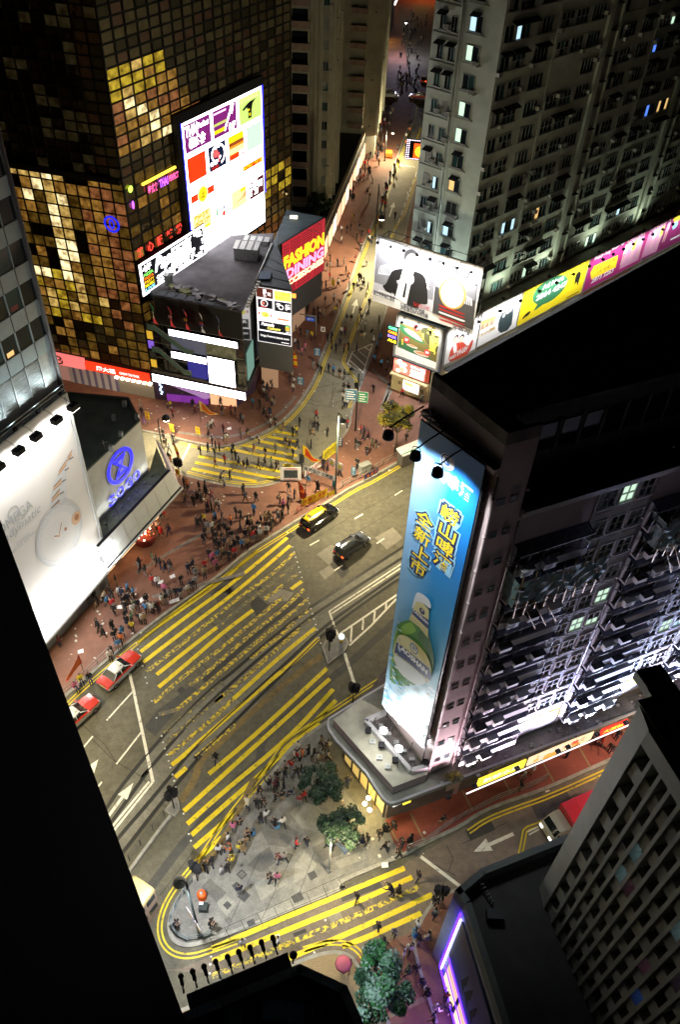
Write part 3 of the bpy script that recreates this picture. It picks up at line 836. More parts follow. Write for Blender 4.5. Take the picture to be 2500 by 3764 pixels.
def flatiron():
 root=thing('corner_tower','narrow pink corner tower with dark roof behind the tall blue beer sign','building',(8,34,5.5))
 C_,D_=TB+FB.e*46,TA+f45*64
 back=Vector((-FB.n.x,-FB.n.y))
 mb=MB()
 mb.prism([tuple(TA),tuple(TB),tuple(C_),tuple(D_)],5.5,34.6,M_PINK,top=M_DARKROOF)
 strip=[TA,TB,TB+FB.e*2.1,TA+f45*2.1]
 mb.prism([tuple(p)for p in strip],34.6,39.6,M_PINK,top=M_DARKROOF)
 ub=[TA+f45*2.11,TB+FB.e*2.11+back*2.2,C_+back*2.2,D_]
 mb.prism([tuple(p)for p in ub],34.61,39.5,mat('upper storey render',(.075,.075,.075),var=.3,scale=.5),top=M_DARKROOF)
 for p,q in((TA,TB),(TB,TB+FB.e*2.1),(TA,TA+f45*60)):
  t=(q-p).normalized()
  n_=Vector((t.y,-t.x))
  a,b=p,q
  mb.hexa([(a.x,a.y,39.6),(b.x,b.y,39.6),(b.x-n_.x*.25,b.y-n_.y*.25,39.6),(a.x-n_.x*.25,a.y-n_.y*.25,39.6)]+[(x,y,40.4)for x,y in((a.x,a.y),(b.x,b.y),(b.x-n_.x*.25,b.y-n_.y*.25),(a.x-n_.x*.25,a.y-n_.y*.25))]if(p,q)!=(TA,TA+f45*60)else[(a.x,a.y,39.6),(b.x,b.y,39.6),(b.x+n_.x*.25,b.y+n_.y*.25,39.6),(a.x+n_.x*.25,a.y+n_.y*.25,39.6)]+[(x,y,39.9)for x,y in((a.x,a.y),(b.x,b.y),(b.x+n_.x*.25,b.y+n_.y*.25),(a.x+n_.x*.25,a.y+n_.y*.25))],M_SOOT)
 ff=Fr(TA.x,TA.y,144.3)
 ff.box(mb,0,6.03,.002,.4,37.8,38.1,M_PINK)
 FB.box(mb,2.12,46,0,.45,34.3,34.55,M_WHITEW)
 FB.box(mb,2.12,46,0,.25,33.9,34.29,M_WHITEW)
 FB.box(mb,2.2,46,-2.2,-1.9,39.5,39.8,M_SOOT)
 for b in range(4):
  o=10.15*b
  for i in range(11):
   z=7.4+2.553*i
   if z>33.5:
    break
   for u in(8.55,9.98,11.4):
    FB.box(mb,o+u-.58,o+u+.58,0,.09,z-1.12,z-1.02,M_WHITEW)
    FB.box(mb,o+u-.5,o+u+.5,0,.05,z-1.5,z-1.3,M_WHITEW)
  FB.box(mb,o+7.72,o+12.0,0,.045,5.8,33.8,M_WHITEW)
 mb.obj('wall',root)
 small=[win_mesh('window',.56,.5,1,1,p,frame=M_PINK,fw=.04,dep=.03,sill=False)for p in(M_GLASSTEAL,M_GLASSTEAL,M_GLASSDARK)]
 W=[]
 for i in range(12):
  z=7.4+2.553*i
  for u in(.57,1.43):
   W.append((rnd.choice(small),FB,u,.004,z))
 main_=[win_mesh('window',1.06,1.35,2,2,p,frame=M_WHITEW,fw=.07,dep=.1,panes=ps)for p,ps in((M_GLASSTEAL,None),(M_GLASSTEAL,[M_GLASSTEAL,M_GLASSDARK]),(M_GLASSDARK,None),(M_CURTAIN,[M_GLASSTEAL,M_CURTAIN]))]
 litm=[win_mesh('window',1.06,1.35,2,2,p,frame=M_WHITEW,fw=.07,dep=.1,panes=ps)for p,ps in((M_LITGREEN,[M_LITGREEN,M_GLASSDARK]),(M_LITCOOL,[M_LITCOOL,M_GLASSTEAL]),(M_LITGREEN,None))]
 for b in range(3):
  for i in range(11):
   z=7.4+2.553*i
   for u in(8.55,9.98,11.4):
    if i==0 and b<2 or z>33.2:
     continue
    W.append(((rnd.choice(litm)if rnd.random()<.09 else rnd.choice(main_)),FB,10.15*b+u,.05,z+.2 if i else z))
 spread('window',root,W)
 mb=MB()
 for k in range(24):
  FB.box(mb,4+1.55*k,5.2+1.55*k,-2.2,-2.14,36.3,38.2,M_GLASSDARK)
  FB.box(mb,5.22+1.55*k,5.32+1.55*k,-2.2,-2.05,35.9,38.5,M_WALLGD)
 mb.obj('upper_window_band',root)
 M_AWN=mat('corrugated dark awning',(.05,.06,.1),rough=.5,var=.4,scale=3)
 def balcony(seed):
  rr=random.Random(seed)
  b=MB()
  w=5.3
  b.box(0,w,-.7,0,-1.2,-1.06,M_WHITEW)
  b.box(0,w,-.7,-.62,-1.06,-.55,M_WHITEW)
  for k in range(27):
   x0,x1=w*k/27,w*(k+.5)/27
   for a,c,z in((x0,x1,0.02),(x1,w*(k+1)/27,0)):
    b.face([(a,-.05,1.12+z),(c,-.05,1.12+z),(c,-.85,.82+z),(a,-.85,.82+z)],M_AWN)
  b.box(0,w,-.87,-.81,.76,.82,M_STEELG)
  for x in(.02,w-.02):
   b.tube([(x,-.83,.8),(x,-.65,-.6)],.03,M_STEEL,5)
   b.tube([(x,0,.2),(x,-.83,.8)],.03,M_STEEL,5)
  n_=4
  for k in range(n_):
   x0=.25+k*(w-.3)/n_
   b.box(x0,x0+1.0,-.06,.02,-.5,.75,rr.choice((M_GLASSTEAL,M_GLASSDARK,M_GLASSTEAL,M_CURTAIN)))
   for x in(x0,x0+.5,x0+1.0):
    b.box(x-.03,x+.03,-.1,0,-.5,.75,M_WHITEW)
   b.box(x0-.03,x0+1.03,-.11,0,.72,.8,M_WHITEW)
   b.box(x0-.03,x0+1.03,-.11,0,-.55,-.48,M_WHITEW)
   b.box(x0-.25,x0-.06,-.2,0,-1.0,1.0,M_WHITEW)
  return b.mesh('balcony')
 bals=[balcony(s_)for s_ in range(4)]
 acs,Bs=[],[]
 for b in range(4):
  for i in range(10):
   z=7.45+2.553*i
   Bs.append((bals[(i*3+b)%4],FB,10.15*b+2.3,.01,z))
   for k in range(rnd.randint(1,3)):
    acs.append((rnd.choice((BIGAC,BIGAC2)),FB,10.15*b+3.1+k*1.6+rnd.uniform(-.2,.2),.72,z-.62))
 spread('balcony',root,Bs)
 spread('air_conditioner',root,acs)
 for u,r in((-.12,.08),(2.1,.06),(12.15,.055),(22.3,.055)):
  mb=MB()
  mb.tube([FB.P(u,.14,5.6),FB.P(u,.14,37.6 if u<1 else 33.6)],r,M_PINK if u<3 else M_STEELG,7)
  for i in range(11):
   z=7+i*2.9
   mb.tube([FB.P(u,.14,z),FB.P(u,.14,z+.14)],r*1.5,M_PINK,7)
  mb.obj('drainpipe',root)
 mb=MB()
 for i in range(10):
  z=6.8+2.553*i
  for k in range(3):
   mb.tube([FB.P(2.1,.15,z+k*.18),FB.P(2.6,.5,z+.2+k*.15),FB.P(2.6,.9,z+.1+k*.2)],.025,M_WHITEW,5)
 mb.obj('pipework',root)
 yel=glow('yellow window sign',(1,.85,.2),.12,base=(.75,.6,.12))
 red=mat('red sign lettering',(.45,.2,.05))
 for u,ch in((8.55,''),(9.98,'安'),(11.4,'信'),(18.7,'信'),(20.1,'三'),(21.55,'安')):
  mb=MB()
  g_=mat('green yellow sign',(.35,.6,.25),emit=.1)if not ch else yel
  FB.box(mb,u-.56,u+.56,.05,.12,6.9,8.1,g_)
  if ch:
   FB.text(mb,ch,u-.28,u+.28,7.2,7.8,.124,red)
  mb.obj('window_sign',root)
 return root
def ac2(w=.85,h=.6,d=.35,fan=True):
 b=MB()
 b.box(-w/2,w/2,-d,0,-h/2,h/2,M_ALUW)
 if fan:
  for k in range(16):
   a0,a1=6.2832*k/16,6.2832*(k+1)/16
   b.face([(-.1,-d-.004,0),(-.1+.28*math.cos(a0),-d-.004,.28*math.sin(a0)),(-.1+.28*math.cos(a1),-d-.004,.28*math.sin(a1))],M_ACG)
 b.box(-w/2-.06,w/2+.06,-d-.12,.02,h/2,h/2+.03,M_HOOD if not fan else M_ALUW)
 return b.mesh('air_conditioner')
BIGAC,BIGAC2=ac2(),ac2(.9,.5,.4,False)
flatiron()
def scaffold(u0,u1,z0,z1,lab):
 root=thing('bamboo_scaffold',lab,'scaffold',FB.P(u0,1,z0),'bamboo scaffolds hung on the pink tower')
 rr=random.Random(int(u0*10))
 M_BAM=mat('bamboo',(.36,.26,.1),rough=.6,var=.3,scale=5)
 M_NET=mat('torn safety net',(.1,.2,.2),rough=.8,col2=(.3,.4,.4),var=1,scale=2.5)
 mb=MB()
 n_=int((u1-u0)/.75)
 for k in range(n_+1):
  u=u0+k*.75
  for d in(.5,1.35):
   mb.tube([FB.P(u,d,z0-.9-rr.random()*.5),FB.P(u+rr.uniform(-.1,.1),d,z1+rr.uniform(0,.7))],.04,M_BAM,6)
  mb.tube([FB.P(u,.1,z0),FB.P(u,1.6,z0+rr.uniform(-.1,.1))],.035,M_BAM,6)
 for z in(z0,z0+.9,z0+1.8):
  for d in(.5,1.35):
   mb.tube([FB.P(u0-.5,d,z),FB.P(u1+.4,d,z+rr.uniform(-.1,.1))],.035,M_BAM,6)
 for k in range(3):
  mb.tube([FB.P(u0+.3+k*.7,1.4,z0+.4),FB.P(u0+1.6+k*.8,1.9,z0-2.4)],.035,M_BAM,6)
 mb.obj('bamboo_frame',root)
 mb=MB()
 n_=int((u1-u0)/.35)
 def P(k,j):
  return FB.P(u0-.3+(u1-u0+.5)*k/n_,1.42+.12*math.sin(k*1.7+j*2.1)+.06*math.sin(k*4.1),z0+(z1-z0)*(j/4)+.2*math.sin(k*.9+j))
 for k in range(n_):
  for j in range(4):
   if rr.random()<.85:
    mb.face([P(k,j),P(k+1,j),P(k+1,j+1),P(k,j+1)],M_NET)
 for j in range(4):
  for k in range(3):
   mb.face([FB.P(u0-.35,.2+k*.4,z0+(z1-z0)*j/4),FB.P(u0-.35+.06*(j%2),.6+k*.4,z0+(z1-z0)*j/4),FB.P(u0-.3,.6+k*.4,z0+(z1-z0)*(j+1)/4),FB.P(u0-.35,.2+k*.4,z0+(z1-z0)*(j+1)/4)],M_NET)
 mb.obj('netting',root)
scaffold(2.6,8.7,27.2,29.4,'bamboo scaffold wrapped in torn net nearest the corner of the pink tower')
scaffold(13.2,19,28.2,30.6,'bamboo scaffold with blue green net farther along the pink tower')
def canopy():
 root=thing('shop_building','low corner shops under a stained rounded concrete canopy below the beer sign','building',(4,32,0))
 g=lambda u,d:(lambda q:(q.x,q.y))(FB.P(u,d,0))
 e_=[(1.0,36.9),(-.05,34.87),(.6,33.9),(3.14,31.19),(3.81,30.1),(4.45,29.15),(4.8,28.83),(5.13,28.72),(5.67,28.85)]
 back=at(1414,2515,5.3)
 front=[(-.1,36.0),(-.18,35.4),(-.05,34.87)]+e_[2:]
 R_=FB.P(46,2.75,0)
 poly=[(back.x+20,back.y+20),(back.x,back.y)]+front+[(R_.x,R_.y),tuple(TB+FB.e*46)]
 mb=MB()
 mb.prism(poly,4.95,5.3,M_CANOPY)
 rim=[Vector((p[0],p[1],0))for p in poly[1:-1]]
 L_,Q_=offs(rim,0),offs(rim,.18)
 for i in range(len(rim)-1):
  mb.hexa([(L_[i].x,L_[i].y,5.3),(Q_[i].x,Q_[i].y,5.3),(Q_[i+1].x,Q_[i+1].y,5.3),(L_[i+1].x,L_[i+1].y,5.3),(L_[i].x,L_[i].y,5.48),(Q_[i].x,Q_[i].y,5.48),(Q_[i+1].x,Q_[i+1].y,5.48),(L_[i+1].x,L_[i+1].y,5.48)],M_WHITEW)
 mb.obj('canopy',root)
 mb=MB()
 rr=random.Random(5)
 FB.box(mb,2.4,46,.3,1.5,5.301,5.34,M_SOOT)
 for k in range(160):
  u,d,s_=rr.uniform(.5,44),rr.uniform(.3,1.7),rr.uniform(.05,.22)
  FB.box(mb,u,u+s_*1.5,d,d+s_,5.34,5.36+s_*.6,rr.choice((M_SOOT,M_SOOT,M_CANOPY,M_WHITEW)))
 mb.obj('roof_debris',root)
 t1=[(.36,35.29),(5.25,29.64),(7.95,30.85),(TB.x,TB.y),(TA.x,TA.y),(2.6,37.4)]
 mb=MB()
 mb.prism(t1,5.301,6.4,M_PINK,top=mat('cream flat roof',(.46,.44,.35),var=.2,scale=.8))
 pit=[(3.0,35.1),(6.64,30.88),(8.1,31.35),(4.75,36.1)]
 pc=[Vector((p[0],p[1],0))for p in pit]
 mb.obj('upper_tier',root)
 mb=MB()
 for i,j in((0,1),(1,2),(0,3)):
  a,b=pc[i],pc[j]
  t=(b-a).normalized()
  n_=Vector((-t.y,t.x,0))*.16
  mb.hexa([(p.x,p.y,6.4)for p in(a-n_,b-n_,b+n_,a+n_)]+[(p.x,p.y,7.0)for p in(a-n_,b-n_,b+n_,a+n_)],M_WHITEW)
 mb.prism([(p.x*.96+.2,p.y*.99+.33)for p in pc],6.4,6.42,M_SOOT)
 mb.obj('lamp_pit_wall',root)
 mb=MB()
 for k in range(14):
  t=rr.random()
  a=lerp(pc[0],pc[1],t)+Vector((rr.uniform(.4,1.2),rr.uniform(.1,.6),0))
  mb.tube([(a.x,a.y,6.5),(a.x+rr.uniform(-.6,.6),a.y+rr.uniform(-.6,.6),rr.uniform(6.6,7.2))],.03,M_STEEL,5)
 for k in range(5):
  a=lerp(pc[0],pc[1],.15+k*.17)+Vector((.75,.35,0))
  mb.box(a.x-.2,a.x+.2,a.y-.15,a.y+.15,6.42,6.75,M_STEELG)
 mb.obj('cable_tray',root)
 for q in((920,250),(970,365),(1030,430)):
  c=A8(cQ,*q,6.45)
  mb=MB()
  mb.box(c.x-.22,c.x+.22,c.y-.2,c.y+.2,6.41,6.62,M_ALUW)
  mb.box(c.x-.14,c.x+.14,c.y-.12,c.y+.12,6.62,6.64,M_AC)
  mb.obj('roof_hatch',root)
 for q in((865,695),(900,740),(890,655)):
  c=A8(cQ,*q,2.6)
  mb=MB()
  mb.lathe((c.x,c.y,2.45),[(.02,0),(.15,.05),(.2,.18),(.15,.3),(.02,.36)],glow('hanging globe',(1,.95,.8),6),12)
  mb.tube([(c.x,c.y,2.8),(c.x+.6,c.y+.3,4.95)],.015,M_BLACK,4)
  mb.obj('hanging_globe',root)
  lamp('hanging_globe_light','POINT',(c.x,c.y,2.2),150,(1,.78,.3),.2,parent=root)
 mb=MB()
 gf=[(1.3,35.4),(5.15,29.95),g(.3,.2),g(46,.2),(46,60),(6,44)]
 mb.prism(gf,0,4.94,mat('dark shop wall',(.12,.1,.09),var=.3,scale=1))
 mb.obj('wall',root)
 FS1=Fr(1.35,35.3,144.8)
 yl=glow('yellow sign box',(1,.78,.08),2.4)
 mb=MB()
 FS1.box(mb,.1,6.35,.003,.3,3.6,4.1,yl)
 FS1.box(mb,.1,6.35,.003,.34,4.1,4.45,mat('maroon fascia',(.2,.02,.02)))
 FS1.box(mb,.1,6.35,.003,.32,4.46,4.75,yl)
 mb.obj('sign_band',root)
 mb=MB()
 for k in range(5):
  FS1.box(mb,.4+k*1.2,1.4+k*1.2,.003,.05,.5,3.2,glow('yellow shop window',(1,.68,.2),.55))
  FS1.box(mb,1.42+k*1.2,1.54+k*1.2,.003,.12,.1,3.4,M_STEEL)
 mb.obj('shop_window',root)
 FS2=Fr(5.2,29.88,64.3)
 def fascia(u0,u1,z0,z1,m_,d=1.3,draw=None):
  mb=MB()
  FS2.box(mb,u0,u1,d-.12,d,z0,z1,m_)
  if draw:
   draw(mb,d+.004)
  mb.obj('shop_sign',root)
 wht=glow('white lit sign',(1,.97,.95),1.3)
 yq=glow('bright yellow sign',(1,.8,.06),1.5)
 rd=glow('red lit sign',(1,.05,.03),.9)
 fascia(.1,1.0,3.3,4.5,wht,.5)
 fascia(1.02,1.7,3.0,4.6,yq,.55,lambda mb,d:(FS2.text(mb,'大家',1.12,1.6,3.9,4.4,d,rd,.02)))
 fascia(1.72,3.6,3.3,3.7,rd,.5)
 fascia(5.4,6.4,1.5,3.3,mat('pink shutter',(.5,.35,.3)),.3)
 fascia(7.3,11.9,3.2,4.5,yq,1.6,lambda mb,d:FS2.text(mb,'新鮮水果',7.8,11.4,3.5,4.2,d,wht,.01))
 def food(mb,d):
  rr=random.Random(2)
  for k in range(26):
   c=rr.choice(((1,.5,.1),(1,.8,.5),(.9,.2,.05),(1,.9,.7)))
   FS2.disc(mb,rr.uniform(12.6,18.4),rr.uniform(3.35,4.3),rr.uniform(.15,.5),d+k*.0006,glow('food %d'%(int(c[1]*10)),c,.9),9)
  FS2.text(mb,'美食',16.4,18.2,3.7,4.4,d+.02,rd,.02)
 fascia(12.2,18.8,3.2,4.5,glow('cream food sign',(1,.8,.5),1.1),1.6,food)
 fascia(19.6,22.4,3.2,4.4,rd,1.7,lambda mb,d:FS2.text(mb,'大減價',19.9,22.1,3.5,4.1,d,yq,.02))
 fascia(24,27.5,3.0,4.6,mat('grey shop board',(.4,.42,.48)),1.9)
 fascia(27.6,34,2.9,4.7,mat('pale grey shop board',(.5,.5,.56)),2.0)
 for k in range(9):
  mb=MB()
  FS2.box(mb,3.8+k*3.3,6.2+k*3.3,.003,.1,.4,2.9,glow('side shop interior %d'%(k%3),((1,.6,.4),(1,.8,.6),(1,.35,.25))[k%3],.9))
  FS2.box(mb,6.3+k*3.3,6.7+k*3.3,.003,.25,.1,4.9,mat('pink pier',(.5,.3,.28)))
  mb.obj('shop_window',root)
 return root
canopy()
FS=Fr(-24.04,52.16,24)
WW=110
def dept_store():
 root=thing('department_store','grey panelled department store tower with blue roundel sign wall and white canopy','building',(-24,55,0))
 M_PANEL=mat('pale grey cladding',(.3,.36,.36),rough=.5,var=.1,scale=.8)
 M_SWALL=mat('sign wall render',(.42,.43,.41),rough=.8,var=.12,scale=.5,detail=9)
 mb=MB()
 q=[FS.P(1.55,-.5,0),FS.P(1.55,-30,0),FS.P(-40,-30,0),FS.P(-40,-.5,0)]
 mb.prism([(p.x,p.y)for p in q],0,66,mat('tower core',(.2,.22,.22),var=.2,scale=.5),top=M_DARKROOF)
 mb.obj('wall',root)
 mb=MB()
 for k in range(11):
  z1=30.4+3.1*k
  FS.box(mb,-40,1.5,-.5,-.36,z1-1.35,z1,M_PANEL)
  for i in range(28):
   FS.box(mb,.03-1.52*i,.09-1.52*i,-.5,-.33,z1-1.36,z1+.01,M_STEEL)
 mb.obj('cladding',root)
 mb=MB()
 rr=random.Random(4)
 for k in range(11):
  z0=30.42+3.1*k
  for i in range(-1,27):
   u=.06-1.52*i
   FS.box(mb,u-1.45,min(u-.06,1.5)if i>=0 else 1.5,-.5,-.44,z0,z0+1.72,rr.choice((M_GLASSDARK,M_GLASSTEAL,M_GLASSDARK)))
   if rr.random()<.3:
    FS.box(mb,u-1.2,u-.5,-.439,-.435,z0+.1,z0+.5,rr.choice((M_LITWARM,M_CURTAIN,M_CURTAIN,mat('red office clutter',(.3,.05,.04)))))
   FS.box(mb,u-.05,u+.05,-.5,-.35,z0,z0+1.73,M_PANEL)
 mb.obj('window_band',root)
 mb=MB()
 for i in range(26):
  u=.06-1.52*i
  for j in range(24):
   FS.box(mb,u-1.4,u-.06,-.5,-.4-.02*(j%2),26.3+j*.11,26.37+j*.11,M_STEELG)
  FS.box(mb,u-.06,u+.06,-.5,-.34,26.2,29.05,M_STEELG)
 FS.box(mb,.07,1.5,-.5,-.42,26.2,29.04,M_STEELG)
 mb.obj('louvre_band',root)
 mb=MB()
 for i in range(24):
  u=1.3-1.0*i
  mb.tube([FS.P(u,-.35,25.3),FS.P(u,.25,25.35),FS.P(u,.25,26.0)],.03,M_STEELG,5)
 for z in(25.65,26.0):
  mb.tube([FS.P(1.4,.25,z),FS.P(-22,.25,z)],.03,M_STEELG,5)
 FS.box(mb,-22,1.5,-.45,.2,25.22,25.3,M_STEELG)
 mb.obj('railing',root)
 mb=MB()
 mb.tube([FS.P(1.62,-.2,5),FS.P(1.62,-.2,66)],.13,mat('brown pipe',(.13,.11,.1)),7)
 FS.box(mb,1.5,1.62,-1.1,-.3,5.5,66,mat('brown edge trim',(.16,.13,.12),var=.3,scale=1))
 mb.obj('drainpipe',root)
 w0,w1=A8((0,1400),690,1040,7.2),A8((0,1400),1065,655,7.2)
 az_=math.degrees(math.atan2(w1.x-w0.x,w1.y-w0.y))
 FW=Fr(w0.x,w0.y,az_)
 r2=A8((0,1400),930,125,14)
 r3=A8((0,1400),490,85,14)
 p1=FW.P(9.25,0,0)
 mb=MB()
 poly=[(w0.x,w0.y),(p1.x,p1.y),(r2.x,r2.y),(r3.x,r3.y),(r3.x-8,r3.y-3),(FW.P(-3,-4,0).x,FW.P(-3,-4,0).y)]
 mb.prism(poly,0,13.95,M_SWALL,top=M_ROOFGREEN)
 mb.obj('annex_wall',root)
 mb=MB()
 for a,b in((Vector((w0.x,w0.y)),Vector((p1.x,p1.y))),(Vector((p1.x,p1.y)),Vector((r2.x,r2.y))),(Vector((r2.x,r2.y)),Vector((r3.x,r3.y)))):
  t=(b-a).normalized()
  n_=Vector((-t.y,t.x))*.22
  mb.hexa([(p.x,p.y,13.95)for p in(a,b,b+n_,a+n_)]+[(p.x,p.y,14.15)for p in(a,b,b+n_,a+n_)],M_ROOFGREEN)
 mb.obj('parapet',root)
 for q in((870,390),(895,170),(985,262),(800,490),(820,270)):
  c=A8((0,1400),*q,14.2)
  mb=MB()
  mb.box(c.x-.2,c.x+.2,c.y-.2,c.y+.2,13.96,14.6,M_STEELG)
  mb.tube([(c.x,c.y,14.6),(c.x+.3,c.y-.3,14.75)],.06,M_STEELG,6)
  mb.obj('roof_camera',root)
 mb=MB()
 c=A8((0,1400),750,480,14.2)
 mb.tube([(c.x,c.y,13.9),(c.x,c.y,15.1)],.035,M_STEELG,6)
 mb.tube([(c.x-.35,c.y-.2,14.8),(c.x+.35,c.y+.2,14.8)],.025,M_STEELG,6)
 mb.obj('aerial',root)
 blue=glow('blue neon sign',(.012,.01,1),2.2,base=(.02,.02,.5))
 cream=mat('sign return',(.5,.5,.42))
 cu,cz,rx,rz=4.95,11.35,2.12,1.95
 mb=MB()
 def ringsolid(r0,r1,d0,d1,m_,n=40):
  for k in range(n):
   a,b=6.2832*k/n,6.2832*(k+1)/n
   P=lambda r,t,d:FW.P(cu+rx*r*math.cos(t),d,cz+rz*r*math.sin(t))
   mb.hexa([P(r0,a,d0),P(r1,a,d0),P(r1,b,d0),P(r0,b,d0),P(r0,a,d1),P(r1,a,d1),P(r1,b,d1),P(r0,b,d1)],m_)
 ringsolid(.8,1.0,.02,.14,cream)
 ringsolid(.815,.985,.14,.2,blue)
 def hg(pts,d0,d1,m_):
  vs=[FW.P(cu+rx*x,d0,cz+rz*z)for x,z in pts]+[FW.P(cu+rx*x,d1,cz+rz*z)for x,z in pts]
  n_=len(pts)
  mb.faces(vs,[tuple(range(n_)),tuple(range(2*n_-1,n_-1,-1))]+[(i,(i+1)%n_,n_+(i+1)%n_,n_+i)for i in range(n_)],m_)
 tri=[(-.48,.62),(.52,.62),(.08,0),(.55,-.62),(-.5,-.62),(-.08,0)]
 for pts in([(-.52,.6),(.52,.6),(.0,-.1)],[(0,.1),(.52,-.6),(-.52,-.6)]):
  hg(pts,.03,.15,cream)
  hg([(x*.95,z*.95)for x,z in pts],.15,.2,blue)
 hg([(-.16,.34),(.16,.34),(0,.1)],.2,.215,M_SWALL)
 hg([(-.16,-.36),(.16,-.36),(0,-.1)],.2,.215,M_SWALL)
 mb.obj('roundel_sign',root)
 mb=MB()
 for i,ch in enumerate('SOGO'):
  u0=2.2+i*1.42
  FW.text(mb,ch,u0,u0+1.2,7.75,9.0,.12,cream,.03)
  FW.text(mb,ch,u0+.02,u0+1.18,7.78,8.98,.16,blue,.015)
 mb.obj('store_lettering',root)
 b,c=A8((0,1400),780,1340,5.4),A8((0,1400),1297,770,5.4)
 e_=A8((0,1400),1212,552,5.4)
 FC=Fr(b.x,b.y,math.degrees(math.atan2(c.x-b.x,c.y-b.y)))
 Lc=(c-b).length
 M_WPANEL=mat('white canopy panel',(.5,.53,.53),rough=.55,var=.06,scale=.6)
 mb=MB()
 P=FC.P
 mb.hexa([P(0,0,5.4),P(Lc,0,5.4),P(Lc,-.2,5.4),P(0,-.2,5.4),P(-.1,-.55,8.1),P(Lc-.5,-.55,8.1),P(Lc-.5,-.8,8.1),P(-.1,-.8,8.1)],M_WPANEL)
 FC.box(mb,-.3,Lc+.2,-.15,.25,5.2,5.39,M_WPANEL)
 FC.box(mb,-.2,Lc+.1,-.02,.12,5.395,5.52,M_BLACK)
 FC.box(mb,-.1,Lc-.55,-.83,-.53,8.1,8.18,M_BLACK)
 for i in range(1,7):
  mb.tube([P(Lc*i/7,.005,5.5),P(Lc*i/7-.06,-.545,8.1)],.012,M_STEELG,4)
 mb.tube([P(-.1,-.2,6.4),P(Lc-.2,-.2,6.4)],.012,M_STEELG,4)
 d=P(Lc,0,0)
 mb.hexa([tuple(x)for x in(P(Lc,0,5.4),Vector((e_.x,e_.y,5.4)),Vector((e_.x-.3,e_.y-.1,5.4)),P(Lc-.2,-.2,5.4),P(Lc-.5,-.55,8.1),Vector((e_.x-.9,e_.y-.2,8.1)),Vector((e_.x-1.1,e_.y-.3,8.1)),P(Lc-.6,-.8,8.1))],mat('pinkish canopy panel',(.5,.44,.47)))
 mb.obj('canopy',root)
 mb=MB()
 gut=[P(-.1,-.8,0),P(Lc-.6,-.8,0),Vector((e_.x-1.1,e_.y-.3,0)),Vector((p1.x,p1.y+2.5,0)),Vector((p1.x,p1.y,0)),Vector((w0.x,w0.y,0))]
 mb.face([(p.x,p.y,7.1)for p in gut],mat('gutter felt',(.2,.23,.16),rough=.8,var=.35,scale=.8,detail=9))
 mb.face([(p.x,p.y,5.3)for p in[P(0,.2,0),P(Lc+.2,.2,0)]+gut[2:]],M_WPANEL)
 for i in range(1,6):
  a,b2=P(Lc*i/6-.4,-.8,7.12),FW.P(9.2*i/6,0,7.12)
  mb.tube([a,b2],.03,M_SOOT,4)
 mb.obj('gutter',root)
 for k in range(7):  # hidden gutter floods, added to brighten the sign wall
  p=FW.P(.6+k*1.35,.75,7.2)
  mb=MB()
  FW.box(mb,.45+k*1.35,.75+k*1.35,.55,.8,7.11,7.3,M_STEELG)
  mb.obj('added_washer',root)
  lamp('added_washer_beam','SPOT',p+Vector((0,0,.2)),WW,(.97,1,.95),.15,aim=FW.P(.6+k*1.35,-.1,12),spot=140,blend=.9,parent=root)
 a0,a1=A8(cL,575,15,4.2),A8(cL,80,580,4.2)
 mb=MB()
 dv=(a1-a0).normalized()
 a2=a1+dv*14
 t0,t1=FS.P(1.4,.05,5.6),FS.P(-22,.05,5.6)
 a0b=a0+Vector((.1,.6,0))
 mb.face([t0,t1,a2,a0b],M_WPANEL)
 mb.face([t0-Vector((0,0,.3)),t1-Vector((0,0,.3)),a2-Vector((0,0,.3)),a0b-Vector((0,0,.3))],M_WPANEL)
 mb.face([a0b,a2,a2-Vector((0,0,.3)),a0b-Vector((0,0,.3))],M_WPANEL)
 mb.face([t0,a0b,a0b-Vector((0,0,.3)),t0-Vector((0,0,.3))],M_WPANEL)
 mb.obj('awning',root)
 globe=glow('globe lamp',(1,.98,.95),14)
 for q in((723,1333),):
  pass
 for o,q in((cL,(446,52)),(cL,(343,165)),(cL,(243,282)),(cL,(147,390)),(cL,(48,497)),((0,1400),(723,1333))):
  c=A8(o,*q,5.55)
  g_=MB()
  g_.lathe((c.x,c.y,c.z-.36),[(.02,0),(.2,.05),(.34,.2),(.38,.36),(.34,.52),(.2,.67),(.02,.72)],globe,16)
  g_.tube([(c.x,c.y,c.z-.1),(c.x-.9,c.y+.4,c.z-.05)],.05,M_STEELG,6)
  go=g_.obj('globe_lamp',root)
 mb=MB()
 FC.box(mb,-18,Lc,-3.2,-3,.1,5.2,mat('warm shop wall',(.3,.16,.1),var=.2,scale=1))
 for i in range(7):
  FC.box(mb,-16+i*4.2,-13+i*4.2,-3,-2.94,.3,3.2,glow('store entrance light',(1,.6,.3),1.3))
 mb.obj('shop_front',root)
 return root
dept_store()
KT=(-25.6,86.4)
FRT=Fr(KT[0],KT[1],26.5)
FLT0=Fr(KT[0],KT[1],104)
